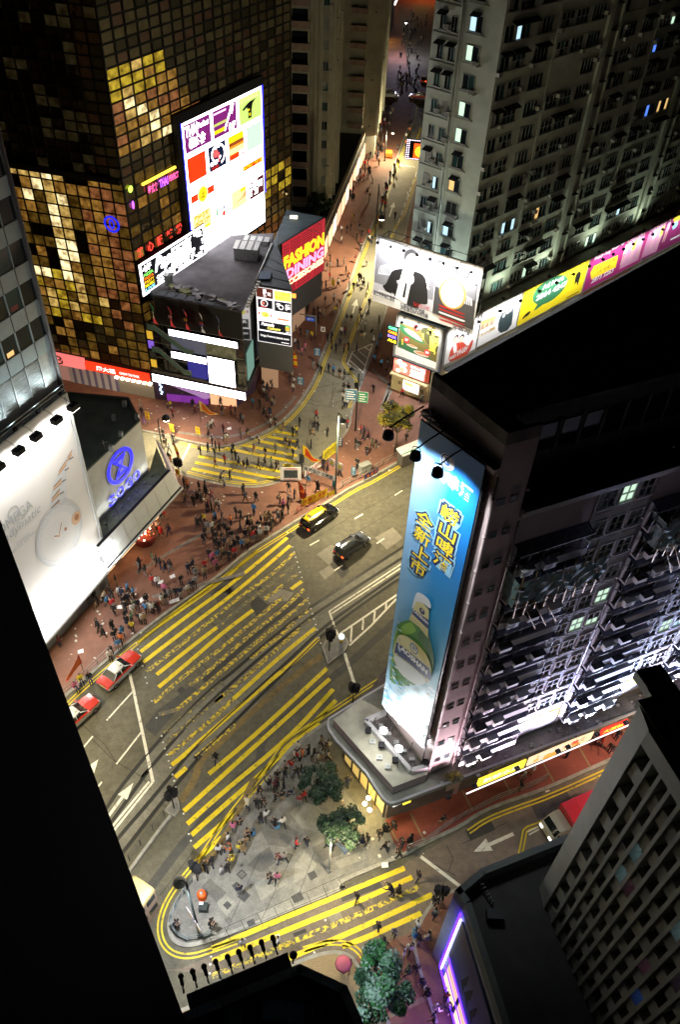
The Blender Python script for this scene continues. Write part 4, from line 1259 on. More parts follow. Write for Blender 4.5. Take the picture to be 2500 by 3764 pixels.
def glass_tower():
 root=thing('glass_tower','dark bronze glass office tower with a glowing gold lower corner behind the screens','building',(-26,88,0))
 def bronze(name,base,e=0.0,ecol=(1,.6,.12),rough=.06):
  m_=mat(name,base,rough=rough,metal=.85,emit=e,ecol=ecol)
  nt_=m_.node_tree
  b=nt_.nodes['Principled BSDF']
  tc=nt_.nodes.new('ShaderNodeTexCoord')
  n=nt_.nodes.new('ShaderNodeTexNoise')
  n.inputs['Scale'].default_value=.55
  n.inputs['Detail'].default_value=2
  nt_.links.new(tc.outputs['Object'],n.inputs['Vector'])
  bp=nt_.nodes.new('ShaderNodeBump')
  bp.inputs['Strength'].default_value=.12
  bp.inputs['Distance'].default_value=.25
  nt_.links.new(n.outputs[0],bp.inputs['Height'])
  nt_.links.new(bp.outputs[0],b.inputs['Normal'])
  if e:
   n2=nt_.nodes.new('ShaderNodeTexNoise')
   n2.inputs['Scale'].default_value=1.3
   n2.inputs['Detail'].default_value=5
   nt_.links.new(tc.outputs['Object'],n2.inputs['Vector'])
   r=nt_.nodes.new('ShaderNodeValToRGB')
   r.color_ramp.elements[0].position,r.color_ramp.elements[1].position=.36,.66
   r.color_ramp.elements[0].color=(ecol[0]*.25,ecol[1]*.2,ecol[2]*.15,1)
   r.color_ramp.elements[1].color=(*ecol,1)
   nt_.links.new(n2.outputs[0],r.inputs[0])
   nt_.links.new(r.outputs[0],b.inputs['Emission Color'])
  return m_
 D=[bronze('bronze glass dark',(.10,.07,.03),.0),bronze('bronze glass',(.2,.14,.06),0),bronze('bronze glass ruddy',(.22,.11,.06),0),bronze('bronze glass faint room',(.14,.1,.04),.018,(1,.75,.3))]
 Gd=[bronze('gold painted glow pane',(.2,.13,.04),.34,(1,.5,.09)),bronze('gold painted glow pane rosy',(.2,.12,.06),.3,(1,.36,.12)),bronze('gold painted glow pane bright',(.2,.14,.05),.75,(1,.66,.18)),bronze('white gold pane',(.3,.25,.15),1.9,(1,.85,.45)),bronze('amber dim pane',(.14,.09,.03),.11,(1,.55,.08)),bronze('gold pane yellow',(.2,.15,.03),.6,(1,.7,.05))]  # glow painted into these panes for reflections of lit boards and street
 rr=random.Random(21)
 def facade(fr,usign,ncol,cw,rows,pick,name):
  mb=MB()
  for j,(z0,z1)in enumerate(rows):
   for i in range(ncol):
    a,b=(i*cw,(i+1)*cw)if usign>0 else(-(i+1)*cw,-i*cw)
    m_=pick(i,(z0+z1)/2)
    t=[rr.uniform(-.006,.006)for _ in range(4)]
    mb.face([fr.P(a,t[0],z0),fr.P(b,t[1],z0),fr.P(b,t[2],z1),fr.P(a,t[3],z1)],m_)
  mb.obj(name,root)
 rows=[]
 z=4.6
 while z<29.2:
  rows.append((z,z+1.38))
  z+=1.38
 while z<80:
  rows.append((z,z+1.08))
  z+=1.08
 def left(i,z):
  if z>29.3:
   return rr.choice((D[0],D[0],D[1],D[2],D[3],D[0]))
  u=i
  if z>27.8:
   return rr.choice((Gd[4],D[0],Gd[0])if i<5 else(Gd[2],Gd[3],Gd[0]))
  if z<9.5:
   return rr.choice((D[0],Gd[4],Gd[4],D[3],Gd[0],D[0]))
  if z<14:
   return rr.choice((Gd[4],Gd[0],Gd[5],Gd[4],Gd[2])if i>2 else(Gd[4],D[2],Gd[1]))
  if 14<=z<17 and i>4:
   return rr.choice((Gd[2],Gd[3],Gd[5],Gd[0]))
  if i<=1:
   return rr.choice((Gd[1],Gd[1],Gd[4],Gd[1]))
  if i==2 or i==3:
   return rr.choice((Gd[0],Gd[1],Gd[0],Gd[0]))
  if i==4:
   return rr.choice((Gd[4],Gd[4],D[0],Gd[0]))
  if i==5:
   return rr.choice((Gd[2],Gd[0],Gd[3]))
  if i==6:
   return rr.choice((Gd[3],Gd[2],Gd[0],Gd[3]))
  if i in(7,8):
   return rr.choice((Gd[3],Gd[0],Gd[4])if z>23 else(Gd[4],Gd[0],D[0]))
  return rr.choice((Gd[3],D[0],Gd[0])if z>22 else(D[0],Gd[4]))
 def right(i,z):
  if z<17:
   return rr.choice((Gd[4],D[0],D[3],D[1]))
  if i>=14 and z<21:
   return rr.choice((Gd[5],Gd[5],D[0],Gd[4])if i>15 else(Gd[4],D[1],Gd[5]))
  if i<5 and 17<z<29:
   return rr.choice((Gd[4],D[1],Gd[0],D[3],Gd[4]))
  if 32<z<40 and i<4+(40-z)*.5:  # patch of reflected street light, painted as gold glowing panes
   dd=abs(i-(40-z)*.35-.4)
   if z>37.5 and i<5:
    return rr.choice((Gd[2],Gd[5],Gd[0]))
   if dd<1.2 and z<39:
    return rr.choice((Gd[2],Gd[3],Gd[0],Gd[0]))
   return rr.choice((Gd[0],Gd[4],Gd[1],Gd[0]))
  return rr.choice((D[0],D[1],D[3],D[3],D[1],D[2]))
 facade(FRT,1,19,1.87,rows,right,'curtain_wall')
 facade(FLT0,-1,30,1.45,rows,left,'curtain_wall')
 mb=MB()
 M_MUL=mat('black bronze mullion',(.012,.011,.008),rough=.5,metal=.4)
 for i in range(20):
  FRT.box(mb,i*1.87-.09,i*1.87+.09,-.02,.1,4.6,80,M_MUL)
 for i in range(31):
  FLT0.box(mb,-i*1.45-.08,-i*1.45+.08,-.02,.1,4.6,80,M_MUL)
 for z0,z1 in rows:
  FRT.box(mb,0,35.5,-.02,.08,z0-.09,z0+.09,M_MUL)
  FLT0.box(mb,-43.5,0,-.02,.08,z0-.08,z0+.08,M_MUL)
 mb.obj('mullion_grid',root)
 mb=MB()
 a,b,c=FRT.P(.05,-.1,0),FRT.P(35.5,-.1,0),FLT0.P(-43.5,-.1,0)
 mb.prism([(a.x,a.y),(b.x,b.y),(b.x-25,b.y+20),(c.x,c.y+40),(c.x,c.y)],0,80,M_BLACK)
 mb.obj('core',root)
 mb=MB()
 FLT0.box(mb,-43,-.1,.1,.5,28.9,29.5,M_MUL)
 mb.obj('floor_band',root)
 mb=MB()
 FRT.box(mb,2.9,9.0,.12,.3,27.8,28.05,glow('yellow neon tube',(1,.7,.05),3))
 FRT.text(mb,'泰式食',3.6,5.4,26.5,27.5,.3,glow('rose neon',(1,.1,.35),2.5),.02)
 FRT.text(mb,'THAI',5.7,7.3,26.55,27.5,.3,glow('violet neon',(.5,.1,1),3),.03)
 FRT.text(mb,'PERFECT',7.5,9.3,26.7,27.4,.3,glow('rose neon',(1,.1,.35),2.5),.03)
 FRT.disc(mb,.9,28.1,.38,.2,glow('lime neon disc',(.6,1,.1),2.2),14)
 FRT.disc(mb,.95,26.3,.2,.2,glow('violet neon',(.5,.1,1),3),10,.5)
 mb.obj('neon_sign',root)
 rn=glow('red neon',(1,.06,.04),1.6)
 mb=MB()
 for i,ch in enumerate('格心酸辣粉'):
  FRT.text(mb,ch,.5+i*1.87,1.7+i*1.87,20.0,21.2,.14,rn,.03)
 mb.obj('neon_sign',root)
 mb=MB()
 FLT0.ring(mb,-2.1,24.1,.75,.98,.16,glow('blue neon ring',(.01,.02,1),1.3),24)
 FLT0.ring(mb,-2.1,24.1,.2,.34,.16,glow('blue neon ring',(.01,.02,1),1.3),12,asp=1.8)
 mb.obj('neon_sign',root)
 rs=glow('red shop fascia',(1,.045,.012),1.25)
 ws=glow('white fascia letters',(1,.95,.9),2)
 mb=MB()
 FLT0.box(mb,-9.5,-.35,.02,.5,3.0,4.1,rs)
 FLT0.text(mb,'周大福',-7.9,-5.1,3.2,3.95,.51,ws,.025)
 FLT0.text(mb,'CHOW TAI FOOK',-4.5,-1.6,3.35,3.75,.51,ws,.02)
 mb.obj('shop_sign',root)
 ps=glow('pink shop fascia',(1,.22,.2),.95)
 mb=MB()
 FLT0.box(mb,-14.6,-9.7,.02,.6,2.95,4.5,ps)
 FLT0.text(mb,'B',-13.9,-12.7,3.1,4.3,.61,M_BLACK,0)
 FLT0.ring(mb,-13.4,3.7,.62,.7,.61,M_BLACK,20)
 mb.obj('shop_sign',root)
 mb=MB()
 pa,pb=mat('violet hoarding',(.2,.18,.36)),mat('white hoarding',(.62,.58,.66))
 for i in range(7):
  FLT0.box(mb,-12.5+i*1.05,-11.9+i*1.05,.02,.2,.13,2.7,pb)
  FLT0.box(mb,-11.9+i*1.05,-11.45+i*1.05,.02,.2,.13,2.7,pa)
 mb.obj('striped_hoarding',root)
 mb=MB()
 for i in range(24):
  FLT0.box(mb,-5.2,.0,.02,.09+.02*(i%2),.13+i*.085,.2+i*.085,mat('roller shutter',(.36,.34,.31)))
 mb.obj('roller_shutter',root)
 mb=MB()
 for i in range(7):
  FLT0.box(mb,-5.3+i*.8,-4.85+i*.8,.1,.6,2.55,2.8,glow('shop downlight',(1,.75,.5),6))
 mb.obj('shop_downlight',root)
 mb=MB()
 FLT0.box(mb,-30,-12.6,.02,.1,.13,2.8,glow('far shop front',(.6,.3,.25),.35))
 mb.obj('shop_front',root)
 return root
glass_tower()
PAx,PAy=-25.58,86.36
FPd=Fr(PAx,PAy,104)
def podium():
 root=thing('mall_podium','black glass shop podium with bright white screens and five flags','building',(-18,88,0))
 M_PG=mat('podium dark glass',(.02,.025,.03),rough=.1,spec=.8)
 M_TEAL=mat('pale teal glass',(.1,.2,.19),rough=.15)
 M_RUG=mat('podium roof felt',(.05,.05,.055),(.9),col2=(.13,.12,.13),var=1,scale=.35,detail=9)
 c2=FPd.P(13.2,0,0)
 back=Vector((-11.0,104))
 mb=MB()
 p0=FPd.P(2.0,0,0)
 mb.prism([(p0.x,p0.y),(c2.x,c2.y),(-11.9,90.5),(back.x,back.y),(-18,102.5),(FRT.P(1,.3,0).x,FRT.P(1,.3,0).y)],5.0,15.9,M_PG,top=M_RUG)
 mb.obj('wall',root)
 mb=MB()
 gb=[(-25.5,86.3),(-14.44,85.5),(-12.46,89.4),(-11.6,101),(-20,101)]
 mb.prism(gb,.1,5.0,mat('podium entrance',(.06,.04,.09),rough=.25))
 mb.obj('entrance_wall',root)
 mb=MB()
 q=[FPd.P(.2,.25,0),FPd.P(13.35,.25,0),Vector((-12.2,90,0)),FPd.P(11,-4,0),FPd.P(.2,-4,0)]
 mb.prism([(p.x,p.y)for p in q],4.62,5.02,mat('podium floor edge',(.14,.13,.13)))
 FPd.box(mb,2.0,13.2,0,.3,12.2,15.95,M_BLACK)
 FPd.box(mb,2.0,13.3,-.5,.4,15.95,16.15,mat('coping',(.05,.055,.07)))
 for i in range(9):
  FPd.box(mb,2.4+i*1.25,3.4+i*1.25,-.9,.3,16.15,16.2,mat('coping tiles',(.08,.1,.13)))
 mb.obj('parapet',root)
 mb=MB()
 for i in range(8):
  FPd.box(mb,1.0+i*1.5,1.06+i*1.5,.01,.1,5.0,12.2,M_STEEL)
 for z in(7.0,9.2,12.0):
  FPd.box(mb,1.0,13.2,.01,.09,z,z+.07,M_STEELG)
 FPd.box(mb,8.2,12.1,.01,.16,8.95,10.7,mat('shop display glass',(.25,.28,.22),rough=.2,var=.5,scale=1.2))
 FPd.box(mb,5.4,8.1,.01,.13,5.1,7.5,mat('mall interior blue',(.03,.03,.12),emit=.25,ecol=(.1,.1,.9)))
 FPd.box(mb,3.4,8.2,.01,.12,8.75,10.8,mat('mall interior',(.1,.1,.12),emit=.12,ecol=(.5,.55,.8)))
 mb.obj('glazing',root)
 def escalator(u0,z0,u1,z1):
  mb=MB()
  n_=10
  pts=[(u0,z0)]+[(u0+1+(u1-u0-2)*k/n_,z0+(z1-z0)*k/n_)for k in range(n_+1)]+[(u1,z1)]
  for(a,b),(c,e)in zip(pts,pts[1:]):
   mb.face([FPd.P(a,.45,b),FPd.P(c,.45,e),FPd.P(c,.45,e+.75),FPd.P(a,.45,b+.75)],M_TEAL)
   mb.face([FPd.P(a,.1,b),FPd.P(c,.1,e),FPd.P(c,.5,e),FPd.P(a,.5,b)],M_STEELG)
  mb.tube([FPd.P(a,.46,b+.8)for a,b in pts],.05,M_STEELG,6)
  mb.obj('escalator',root)
 escalator(.6,11.2,6.6,8.6)
 escalator(.8,8.0,6.0,5.4)
 mb=MB()
 for i in range(5):
  FPd.box(mb,.2,1.0,.02,.12,5.4+i*1.4,6.5+i*1.4,(glow('gold display',(1,.6,.05),.6),glow('violet display',(.3,.15,.9),.7),M_PG)[(i*2)%3])
 mb.obj('display_window',root)
 fs=Fr(c2.x,c2.y,math.degrees(math.atan2(-11.9-c2.x,90.5-c2.y)))
 mb=MB()
 fs.box(mb,1.0,4.2,.01,.1,5.4,9.5,glow('teal shop window',(.25,.55,.5),.35,base=(.15,.3,.28)))
 fs.box(mb,.2,6.5,.01,.3,4.65,5.0,M_STEEL)
 mb.obj('side_window',root)
 ws=glow('white led screen',(1,.9,.97),8.0)
 for u0,u1,z0,z1 in((3.45,12.6,10.9,11.85),(3.42,8.2,7.65,8.68),(8.35,12.0,4.95,9.0)):
  mb=MB()
  FPd.box(mb,u0,u1,.2,.45,z0,z1,M_BLACK)
  FPd.rect(mb,u0+.05,u1-.05,z0+.05,z1-.05,.456,ws)
  mb.obj('white_screen',root)
 mb=MB()
 q=[FPd.P(.25,.3,0),FPd.P(13.3,.3,0),FPd.P(13.3,.1,0),FPd.P(.25,.1,0)]
 FPd.box(mb,.25,13.3,.27,.5,3.3,4.6,M_BLACK)
 FPd.rect(mb,.3,13.25,3.4,4.55,.506,ws)
 mb.obj('sign_band',root)
 fe=Fr(-25.5,86.3,94.2)
 mb=MB()
 fe.box(mb,7.5,11.0,.01,.06,.2,3.0,glow('entrance warm light',(1,.55,.3),.9))
 fe.box(mb,1.6,7.2,.01,.2,.2,1.2,glow('violet entrance light',(.3,.05,.5),.5))
 fe.poly(mb,[(2.0,3.0),(6.8,1.1),(7.6,1.4),(7.4,2.3),(3.0,3.2)],.3,glow('mauve escalator side',(.6,.35,.8),.45))
 fe.tube=None
 mb.obj('entrance',root)
 mb=MB()
 for k in range(8):
  fe.disc(mb,.9+.12*math.sin(k*2),1.2+k*.28,.14,.12,glow('icy blue neon',(.5,.7,1),4),8)
 mb.obj('neon_sign',root)
 mb=MB()
 rr=random.Random(9)
 M_TARP=mat('crumpled tarpaulin',(.22,.2,.2),rough=.6,col2=(.06,.06,.06),var=1,scale=1.5)
 for k in range(46):
  c=FPd.P(3.4+k*.2+rr.uniform(-.3,.3),-2.4+.045*k+rr.uniform(-.3,.5),16)
  a,w,h=rr.uniform(0,3.1),rr.uniform(.3,.9),rr.uniform(.05,.35)
  u_,v_=Vector((math.cos(a),math.sin(a),0)),Vector((-math.sin(a),math.cos(a),0))
  p=[c-u_*w-v_*.25,c+u_*w-v_*.25,c+u_*w+v_*.3,c-u_*w+v_*.3]
  mb.hexa([tuple(x)for x in p]+[tuple(x*.97+c*.03+Vector((0,0,h*rr.uniform(.5,1.4))))for x in p],M_TARP if rr.random()<.85 else mat('yellow green rag',(.3,.32,.12)))
 mb.obj('tarpaulin_heap',root)
 for o,x,y,w,d_,h in((cP,800,70,3.0,2.2,1.5),(cP,870,-30,3.2,1.2,.5),(cP,235,265,.8,.8,1.2)):
  c=A8(o,x,y,16.2)
  b=MB()
  f_=Fr(c.x,c.y,94)
  f_.box(b,-w/2,w/2,-d_/2,d_/2,15.9,15.9+h,M_STEELG)
  f_.box(b,-w/2-.1,w/2+.1,-d_/2-.1,d_/2+.1,15.9+h,16.0+h,M_STEELG)
  for k in range(3):
   f_.box(b,-w/2+.5+k*w/3.4,-w/2+.65+k*w/3.4,-d_/2,d_/2,16.0+h,16.06+h,M_STEEL)
  b.obj('roof_duct',root)
 for k in range(9):
  c=fs.P(.3+k*.72,.1,16.3)
  b=MB()
  b.tube([c,c+Vector((.5,-.2,.35))],.035,M_STEELG,5)
  b.box(c.x+.35,c.x+.75,c.y-.4,c.y-.05,c.z+.2,c.z+.45,M_STEELG)
  b.obj('edge_floodlight',root)
 return root
podium()
def flag(u,kind,lab):
 root=thing('flag',lab,'flag',FPd.P(u,.3,15.2),'national flags leaning from the podium')
 mb=MB()
 base,tip=FPd.P(u,.35,14.0),FPd.P(u+.45,1.9,15.9)
 mb.tube([base,tip],.035,M_STEELG,6)
 mb.obj('flagpole',root)
 cols={'it':((.02,.28,.1),(.75,.75,.72),(.65,.05,.05)),'fr':((.03,.08,.32),(.75,.75,.72),(.6,.05,.05)),'red':((.62,.03,.03),)*3,'kr':((.72,.72,.7),)*3}[kind]
 mb=MB()
 n_=9
 for k in range(3):
  m_=mat('flag cloth %d%d%d'%tuple(int(c*99)for c in cols[k]),cols[k],rough=.8)
  for i in range(n_):
   def P(a,b):
    w=.18*math.sin(a*3.0+b*5)
    return tip*(1-a)+base*a+(Vector((0,0,-2.6))*b*(1-.25*a))+FPd.P(.35*b+w,.1*w,0)-FPd.P(0,0,0)
   for j in range(4):
    a0,a1=j/5.5,(j+1)/5.5
    b0,b1=(k+i/n_)/3,(k+(i+1)/n_)/3
    mb.face([P(a0,b0),P(a1,b0),P(a1,b1),P(a0,b1)],m_)
 fo=mb.obj('cloth',root)
 c=tip*.64+base*.36+Vector((0,0,-1.1))+FPd.P(.12,.14,0)-FPd.P(0,0,0)
 f_=Fr(c.x,c.y,104)
 if kind in('red','kr'):
  mb=MB()
  if kind=='kr':
   f_.disc(mb,0,c.z,.3,.05,mat('flag red half',(.6,.04,.05)),16)
   f_.poly(mb,[(-.3*math.cos(3.1416*k/8),c.z-.3*math.sin(3.1416*k/8))for k in range(9)],.056,mat('flag blue half',(.03,.06,.35)))
   for x,z in((-.45,.5),(.4,.5),(-.4,-.6),(.45,-.6)):
    for q in range(3):
     f_.line(mb,[(x-.1,c.z+z+q*.06),(x+.1,c.z+z+q*.06)],.03,.05,M_BLACK)
  else:
   for k in range(5):
    a=6.2832*k/5
    f_.disc(mb,.16*math.cos(a),c.z+.2+.16*math.sin(a),.1,.05,mat('flag white',(.7,.7,.65))if u<5 else mat('flag yellow',(.7,.6,.05)),7)
  mb.obj('emblem',root)
flag(1.8,'it','green white and red striped flag at the left end of the podium flags')
flag(4.1,'red','red flag with a white flower emblem, second of the podium flags')
flag(6.1,'red','red flag with yellow stars in the middle of the podium flags')
flag(8.1,'kr','white flag with a red and blue disc, fourth of the podium flags')
flag(10.3,'fr','blue white and red striped flag at the right end of the podium flags')
WF1,WF2,WTL,WTR=at(941,1045,16.5),at(1074,1066,16.5),at(1020,902,16.5),at(1189,799,16.5)
WBL=at(1054,771,16.5)
def wedge():
 root=thing('sign_house','low wedge building with slate blue roof between the podium and the red fashion sign','building',(-9,100,0))
 M_SLATE=mat('slate blue roof sheet',(.06,.085,.095),rough=.6,var=.25,scale=.5)
 mb=MB()
 mb.prism([(p.x,p.y)for p in(WF1,WF2,WTL,WTR,WBL,at(1000,900,16.5))],4.5,16.5,mat('wedge wall',(.08,.08,.09)),top=M_SLATE)
 mb.prism([(p.x,p.y)for p in(WF1+Vector((0,2,0)),WF2+Vector((-2.2,2.5,0)),WTL+Vector((-.3,1,0)),WTR+Vector((-2.5,0,0)),WBL)],0,4.5,mat('wedge shop',(.3,.18,.12),emit=.25,ecol=(1,.6,.35)))
 for k in range(9):
  a,b=lerp(WF1,WBL,k/9),lerp(WF2,WTR,k/9)if k>6 else lerp(WF2,WTL,min(1,k/6))
  mb.tube([a+Vector((0,0,.02)),b+Vector((0,0,.02))],.035,M_SLATE,4)
 mb.obj('wall',root)
 mb=MB()
 c=A8(cP,930,225,16.6)
 mb.box(c.x-.7,c.x+.7,c.y-1,c.y+1,16.5,16.75,mat('blue hatch',(.08,.13,.2)))
 mb.obj('roof_hatch',root)
 mb=MB()
 c=A8(cN,940,1172,16.6)
 mb.box(c.x-.5,c.x+.5,c.y-.3,c.y+.3,16.5,16.7,glow('roof lamp',(1,.9,.5),5))
 mb.obj('roof_lamp',root)
 mb=MB()
 mb.tube([WF1+Vector((-.1,0,.1)),at(1000,900,16.5)+Vector((0,0,.1))],.16,M_STEELG,6)
 mb.obj('gutter',root)
 mb=MB()
 c=A8(cM,235,675,4.6)
 f_=Fr(c.x,c.y,60)
 f_.box(mb,-1.2,1.2,-.1,.1,3.8,5.2,glow('coral sign',(1,.1,.14),.9))
 mb.obj('shop_sign',root)
wedge()
def old_tower(name,lab,poly,z1,faces,win,balc,ribs,seed):
 c=sum((Vector(p)for p in poly),Vector((0,0)))/len(poly)
 root=thing('old_apartment_tower',lab,'building',(c.x,c.y,0),'pale old apartment towers by the pedestrian street')
 mb=MB()
 mb.prism(poly,0,z1,M_WALLPALE,top=M_DARKROOF)
 rr=random.Random(seed)
 for fr,us in ribs:
  for u in us:
   fr.box(mb,u,u+.55,0,.5,5,z1,M_WALLPALE)
 mb.obj('wall',root)
 W,B,A=[],[],[]
 small=[win_mesh('window',1.1,1.3,2,1,p)for p in(M_GLASSDARK,M_GLASSTEAL,M_GLASSDARK,M_CURTAIN)]
 b=MB()
 b.box(-1.6,1.6,-1.7,0,-.15,0,M_WALLPALE)
 b.box(-1.6,1.6,-1.7,-1.58,0,.95,mat('pinkish balcony front',(.3,.21,.17),var=.2,scale=1))
 b.box(-1.6,-1.48,-1.58,0,0,.95,mat('pinkish balcony front',(.3,.21,.17)))
 b.box(1.48,1.6,-1.58,0,0,.95,M_WALLPALE)
 b.box(-1.2,1.2,-.02,.02,.0,2.2,M_GLASSDARK)
 b.box(1.3,1.6,-1.2,0,.95,2.9,M_WALLPALE)
 bm_=b.mesh('balcony')
 for f in range(20):
  z=7.0+2.95*f
  for fr,u in win:
   W.append((rr.choice(small),fr,u,.02,z))
   if rr.random()<.5:
    A.append((AC,fr,u+.8,.02,z-.3))
  for fr,u in balc:
   B.append((bm_,fr,u,.02,z-.5))
 spread('window',root,W,60)
 spread('balcony',root,B,60)
 spread('air_conditioner',root,A,60)
fA=Fr(-14.5,138,91)
fAe=Fr(-4.8,138,4)
old_tower('a','pale old apartment tower with stacked pink balconies beside the glass tower',[(-14.5,138),(-4.8,137.9),(-3.9,150),(-14.5,152)],78,None,[(fA,8.6),(fAe,3),(fAe,8)],[(fA,4.6)],[(fA,(6.9,7.7,9.1)),(fAe,(.1,5.5,11))],1)
fB_=Fr(-9,176,93)
fBe=Fr(3.3,174.5,5)
old_tower('b','dim brown apartment tower farther up the street behind the pale one',[(-12,176),(3.3,175),(5.2,200),(-12,202)],90,None,[(fB_,10.2),(fBe,4),(fBe,12)],[(fB_,8.0)],[(fB_,(9.2,11.2)),(fBe,(.1,8,16))],2)
def street_block():
 root=thing('street_front_block','long low shop block with pale parapet edge along the crowded pavement','building',(-4,160,0))
 a,b=at(1194,853,5),at(1386,394,5)
 a0=a-(b-a).normalized()*11
 mb=MB()
 n_=Vector((-(b-a).y,(b-a).x,0)).normalized()
 mb.prism([(a0.x,a0.y),(b.x,b.y),(b.x+n_.x*14,b.y+n_.y*14),(a0.x+n_.x*6,a0.y+n_.y*6)],.1,5,mat('street block wall',(.05,.05,.05)),top=M_DARKROOF)
 mb.obj('wall',root)
 mb=MB()
 mb.prism([(a0.x,a0.y),(b.x,b.y),(b.x+n_.x*.5,b.y+n_.y*.5),(a0.x+n_.x*.5,a0.y+n_.y*.5)],5.0,5.5,mat('pale parapet',(.5,.42,.33),var=.15,scale=.5))
 mb.obj('parapet',root)
 f_=Fr(a0.x,a0.y,math.degrees(math.atan2(b.x-a.x,b.y-a.y)))
 for k in range(16):
  mb=MB()
  f_.box(mb,1+k*4.6,4.6+k*4.6,.01,.08,.3,3.2,glow('street shop light %d'%(k%3),((1,.6,.35),(1,.8,.6),(1,.5,.3))[k%3],1.6))
  mb.obj('shop_front',root)
street_block()
C1=Vector((14.42,19.33))
FG=Fr(C1.x,C1.y,162)
def grid_building():
 root=thing('office_block','grey concrete office block with deep square window grid at lower right','building',(16,18,0))
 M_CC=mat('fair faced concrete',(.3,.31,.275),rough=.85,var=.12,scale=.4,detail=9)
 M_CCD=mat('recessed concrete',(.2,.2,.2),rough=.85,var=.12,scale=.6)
 C0=Vector((14.3,20.6))
 nf=Vector((math.sin(math.radians(66)),math.cos(math.radians(66))))
 far=FG.P(20,0,0)
 back=Vector((-FG.n.x,-FG.n.y))
 mb=MB()
 poly=[C0+back*.9,C1+back*.9,Vector((far.x,far.y))+back*.9,Vector((far.x,far.y))+back*22,C0+nf*24]
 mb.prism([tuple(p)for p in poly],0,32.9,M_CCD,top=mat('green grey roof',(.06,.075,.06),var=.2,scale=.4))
 mb.prism([tuple(C0),tuple(C1),tuple(C1+back*.9),tuple(C0+nf*.9)],0,33.4,M_CC)
 mb.prism([tuple(C0+nf*.91),tuple(C0+nf*24),tuple(C0+nf*24+Vector((.3,-.8))),tuple(C0+nf*.91+Vector((.3,-.8)))],30.5,33.35,M_CC)
 FG.box(mb,0,20,-.88,.0,32.2,33.35,M_CC)
 mb.obj('wall',root)
 mb=MB()
 NC,pw,fl_=26,.735,2.56
 for k in range(1,NC):
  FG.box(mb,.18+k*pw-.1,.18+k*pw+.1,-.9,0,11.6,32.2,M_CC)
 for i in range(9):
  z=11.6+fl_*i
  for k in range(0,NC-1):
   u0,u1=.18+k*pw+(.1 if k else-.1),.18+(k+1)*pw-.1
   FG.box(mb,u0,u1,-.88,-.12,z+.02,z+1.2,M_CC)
 mb.obj('facade_grid',root)
 rr=random.Random(8)
 def w_(p,strip=None):
  b=MB()
  b.box(-.26,.26,-.01,.02,-.62,.62,p)
  b.box(-.26,.26,-.05,0,-.64,-.58,M_ALU)
  b.box(-.02,.02,-.04,0,-.6,.6,M_ALU)
  if strip:
   b.box(-.2,.22,-.02,-.012,-.5,.3,strip)
   b.box(-.02,.02,-.03,-.02,-.5,.3,M_GLASSDARK)
  return b.mesh('window')
 plain=[w_(M_GLASSDARK),w_(M_GLASSTEAL),w_(M_GLASSDARK)]
 lit=[w_(M_GLASSDARK,M_LITGREEN),w_(M_GLASSDARK,glow('pink lit room',(.9,.35,.6),.5)),w_(M_LITCOOL,M_LITCOOL),w_(M_GLASSDARK,M_LITBLUE),w_(M_GLASSDARK,glow('lilac lit room',(.6,.4,.7),.35))]
 W=[]
 for i in range(8):
  for k in range(NC-1):
   z=11.6+fl_*i+1.88
   blank=(k in(4,5)and i<3)or rr.random()<.06
   if blank:
    continue
   m_=rr.choice(lit)if(k>2 and rr.random()<.1)or(k==3 and i in(4,5))else rr.choice(plain)
   W.append((m_,FG,.18+(k+.5)*pw,-.87,z))
 spread('window',root,W)
 mb=MB()
 for q in((1430,110),(1520,250),(1450,330)):
  c=A8(cW,*q,33)
  f_=Fr(c.x,c.y,160)
  f_.box(mb,-1.1,1.1,-.5,.5,32.92,33.3,M_GLASSDARK)
  for u0,u1,d0,d1 in((-1.3,1.3,.5,.7),(-1.3,1.3,-.7,-.5),(-1.3,-1.1,-.5,.5),(1.1,1.3,-.5,.5),(-.08,.08,-.5,.5)):
   f_.box(mb,u0,u1,d0,d1,32.92,33.5,M_CC)
 mb.obj('roof_light',root)
 mb=MB()
 zt=12.7
 Q=[A8(cS,1125,600,zt),A8(cS,1195,700,zt),A8(cS,1450,1568,zt),A8(cS,1700,2300,zt)]
 q0,q1=A8(cW,135,1355,zt),A8(cW,755,1110,zt)
 q2=q1+(q1-q0)*2.2
 poly=[(q0.x,q0.y),(q2.x,q2.y),(q2.x+6,q2.y-14),(Q[3].x+8,Q[3].y-4),(Q[3].x,Q[3].y),(Q[1].x,Q[1].y),(Q[0].x,Q[0].y)]
 M_POD=mat('podium dark roof',(.03,.032,.028),var=.35,scale=.4)
 M_PODW=mat('podium pale wall',(.34,.37,.4),rough=.7,var=.12,scale=.5)
 mb.prism(poly,.1,11.5,M_PODW,top=M_POD)
 mb.obj('podium_wall',root)
 mb=MB()
 for i in range(len(poly)):
  a,b=Vector(poly[i]),Vector(poly[(i+1)%len(poly)])
  t=(b-a).normalized()
  n_=Vector((t.y,-t.x))*.42
  if i==2:
   continue
  mb.hexa([(p.x,p.y,11.5)for p in(a,b,b+n_,a+n_)]+[(p.x,p.y,zt)for p in(a,b,b+n_,a+n_)],mat('grey coping',(.12,.14,.135),var=.15,scale=.6))
 mb.obj('parapet',root)
 mb=MB()
 c=A8(cW,110,1470,11.8)
 for k in range(6):
  mb.tube([(c.x+k*.18,c.y-k*.25,11.5),(c.x+.3+k*.1,c.y-.2-k*.2,12.4)],.05,M_STEELG,5)
 mb.box(c.x+.4,c.x+1.4,c.y-2.2,c.y-1.6,11.5,12.2,M_STEEL)
 mb.obj('roof_steelwork',root)
 fn=Fr(Q[1].x,Q[1].y,math.degrees(math.atan2(Q[2].x-Q[1].x,Q[2].y-Q[1].y)))
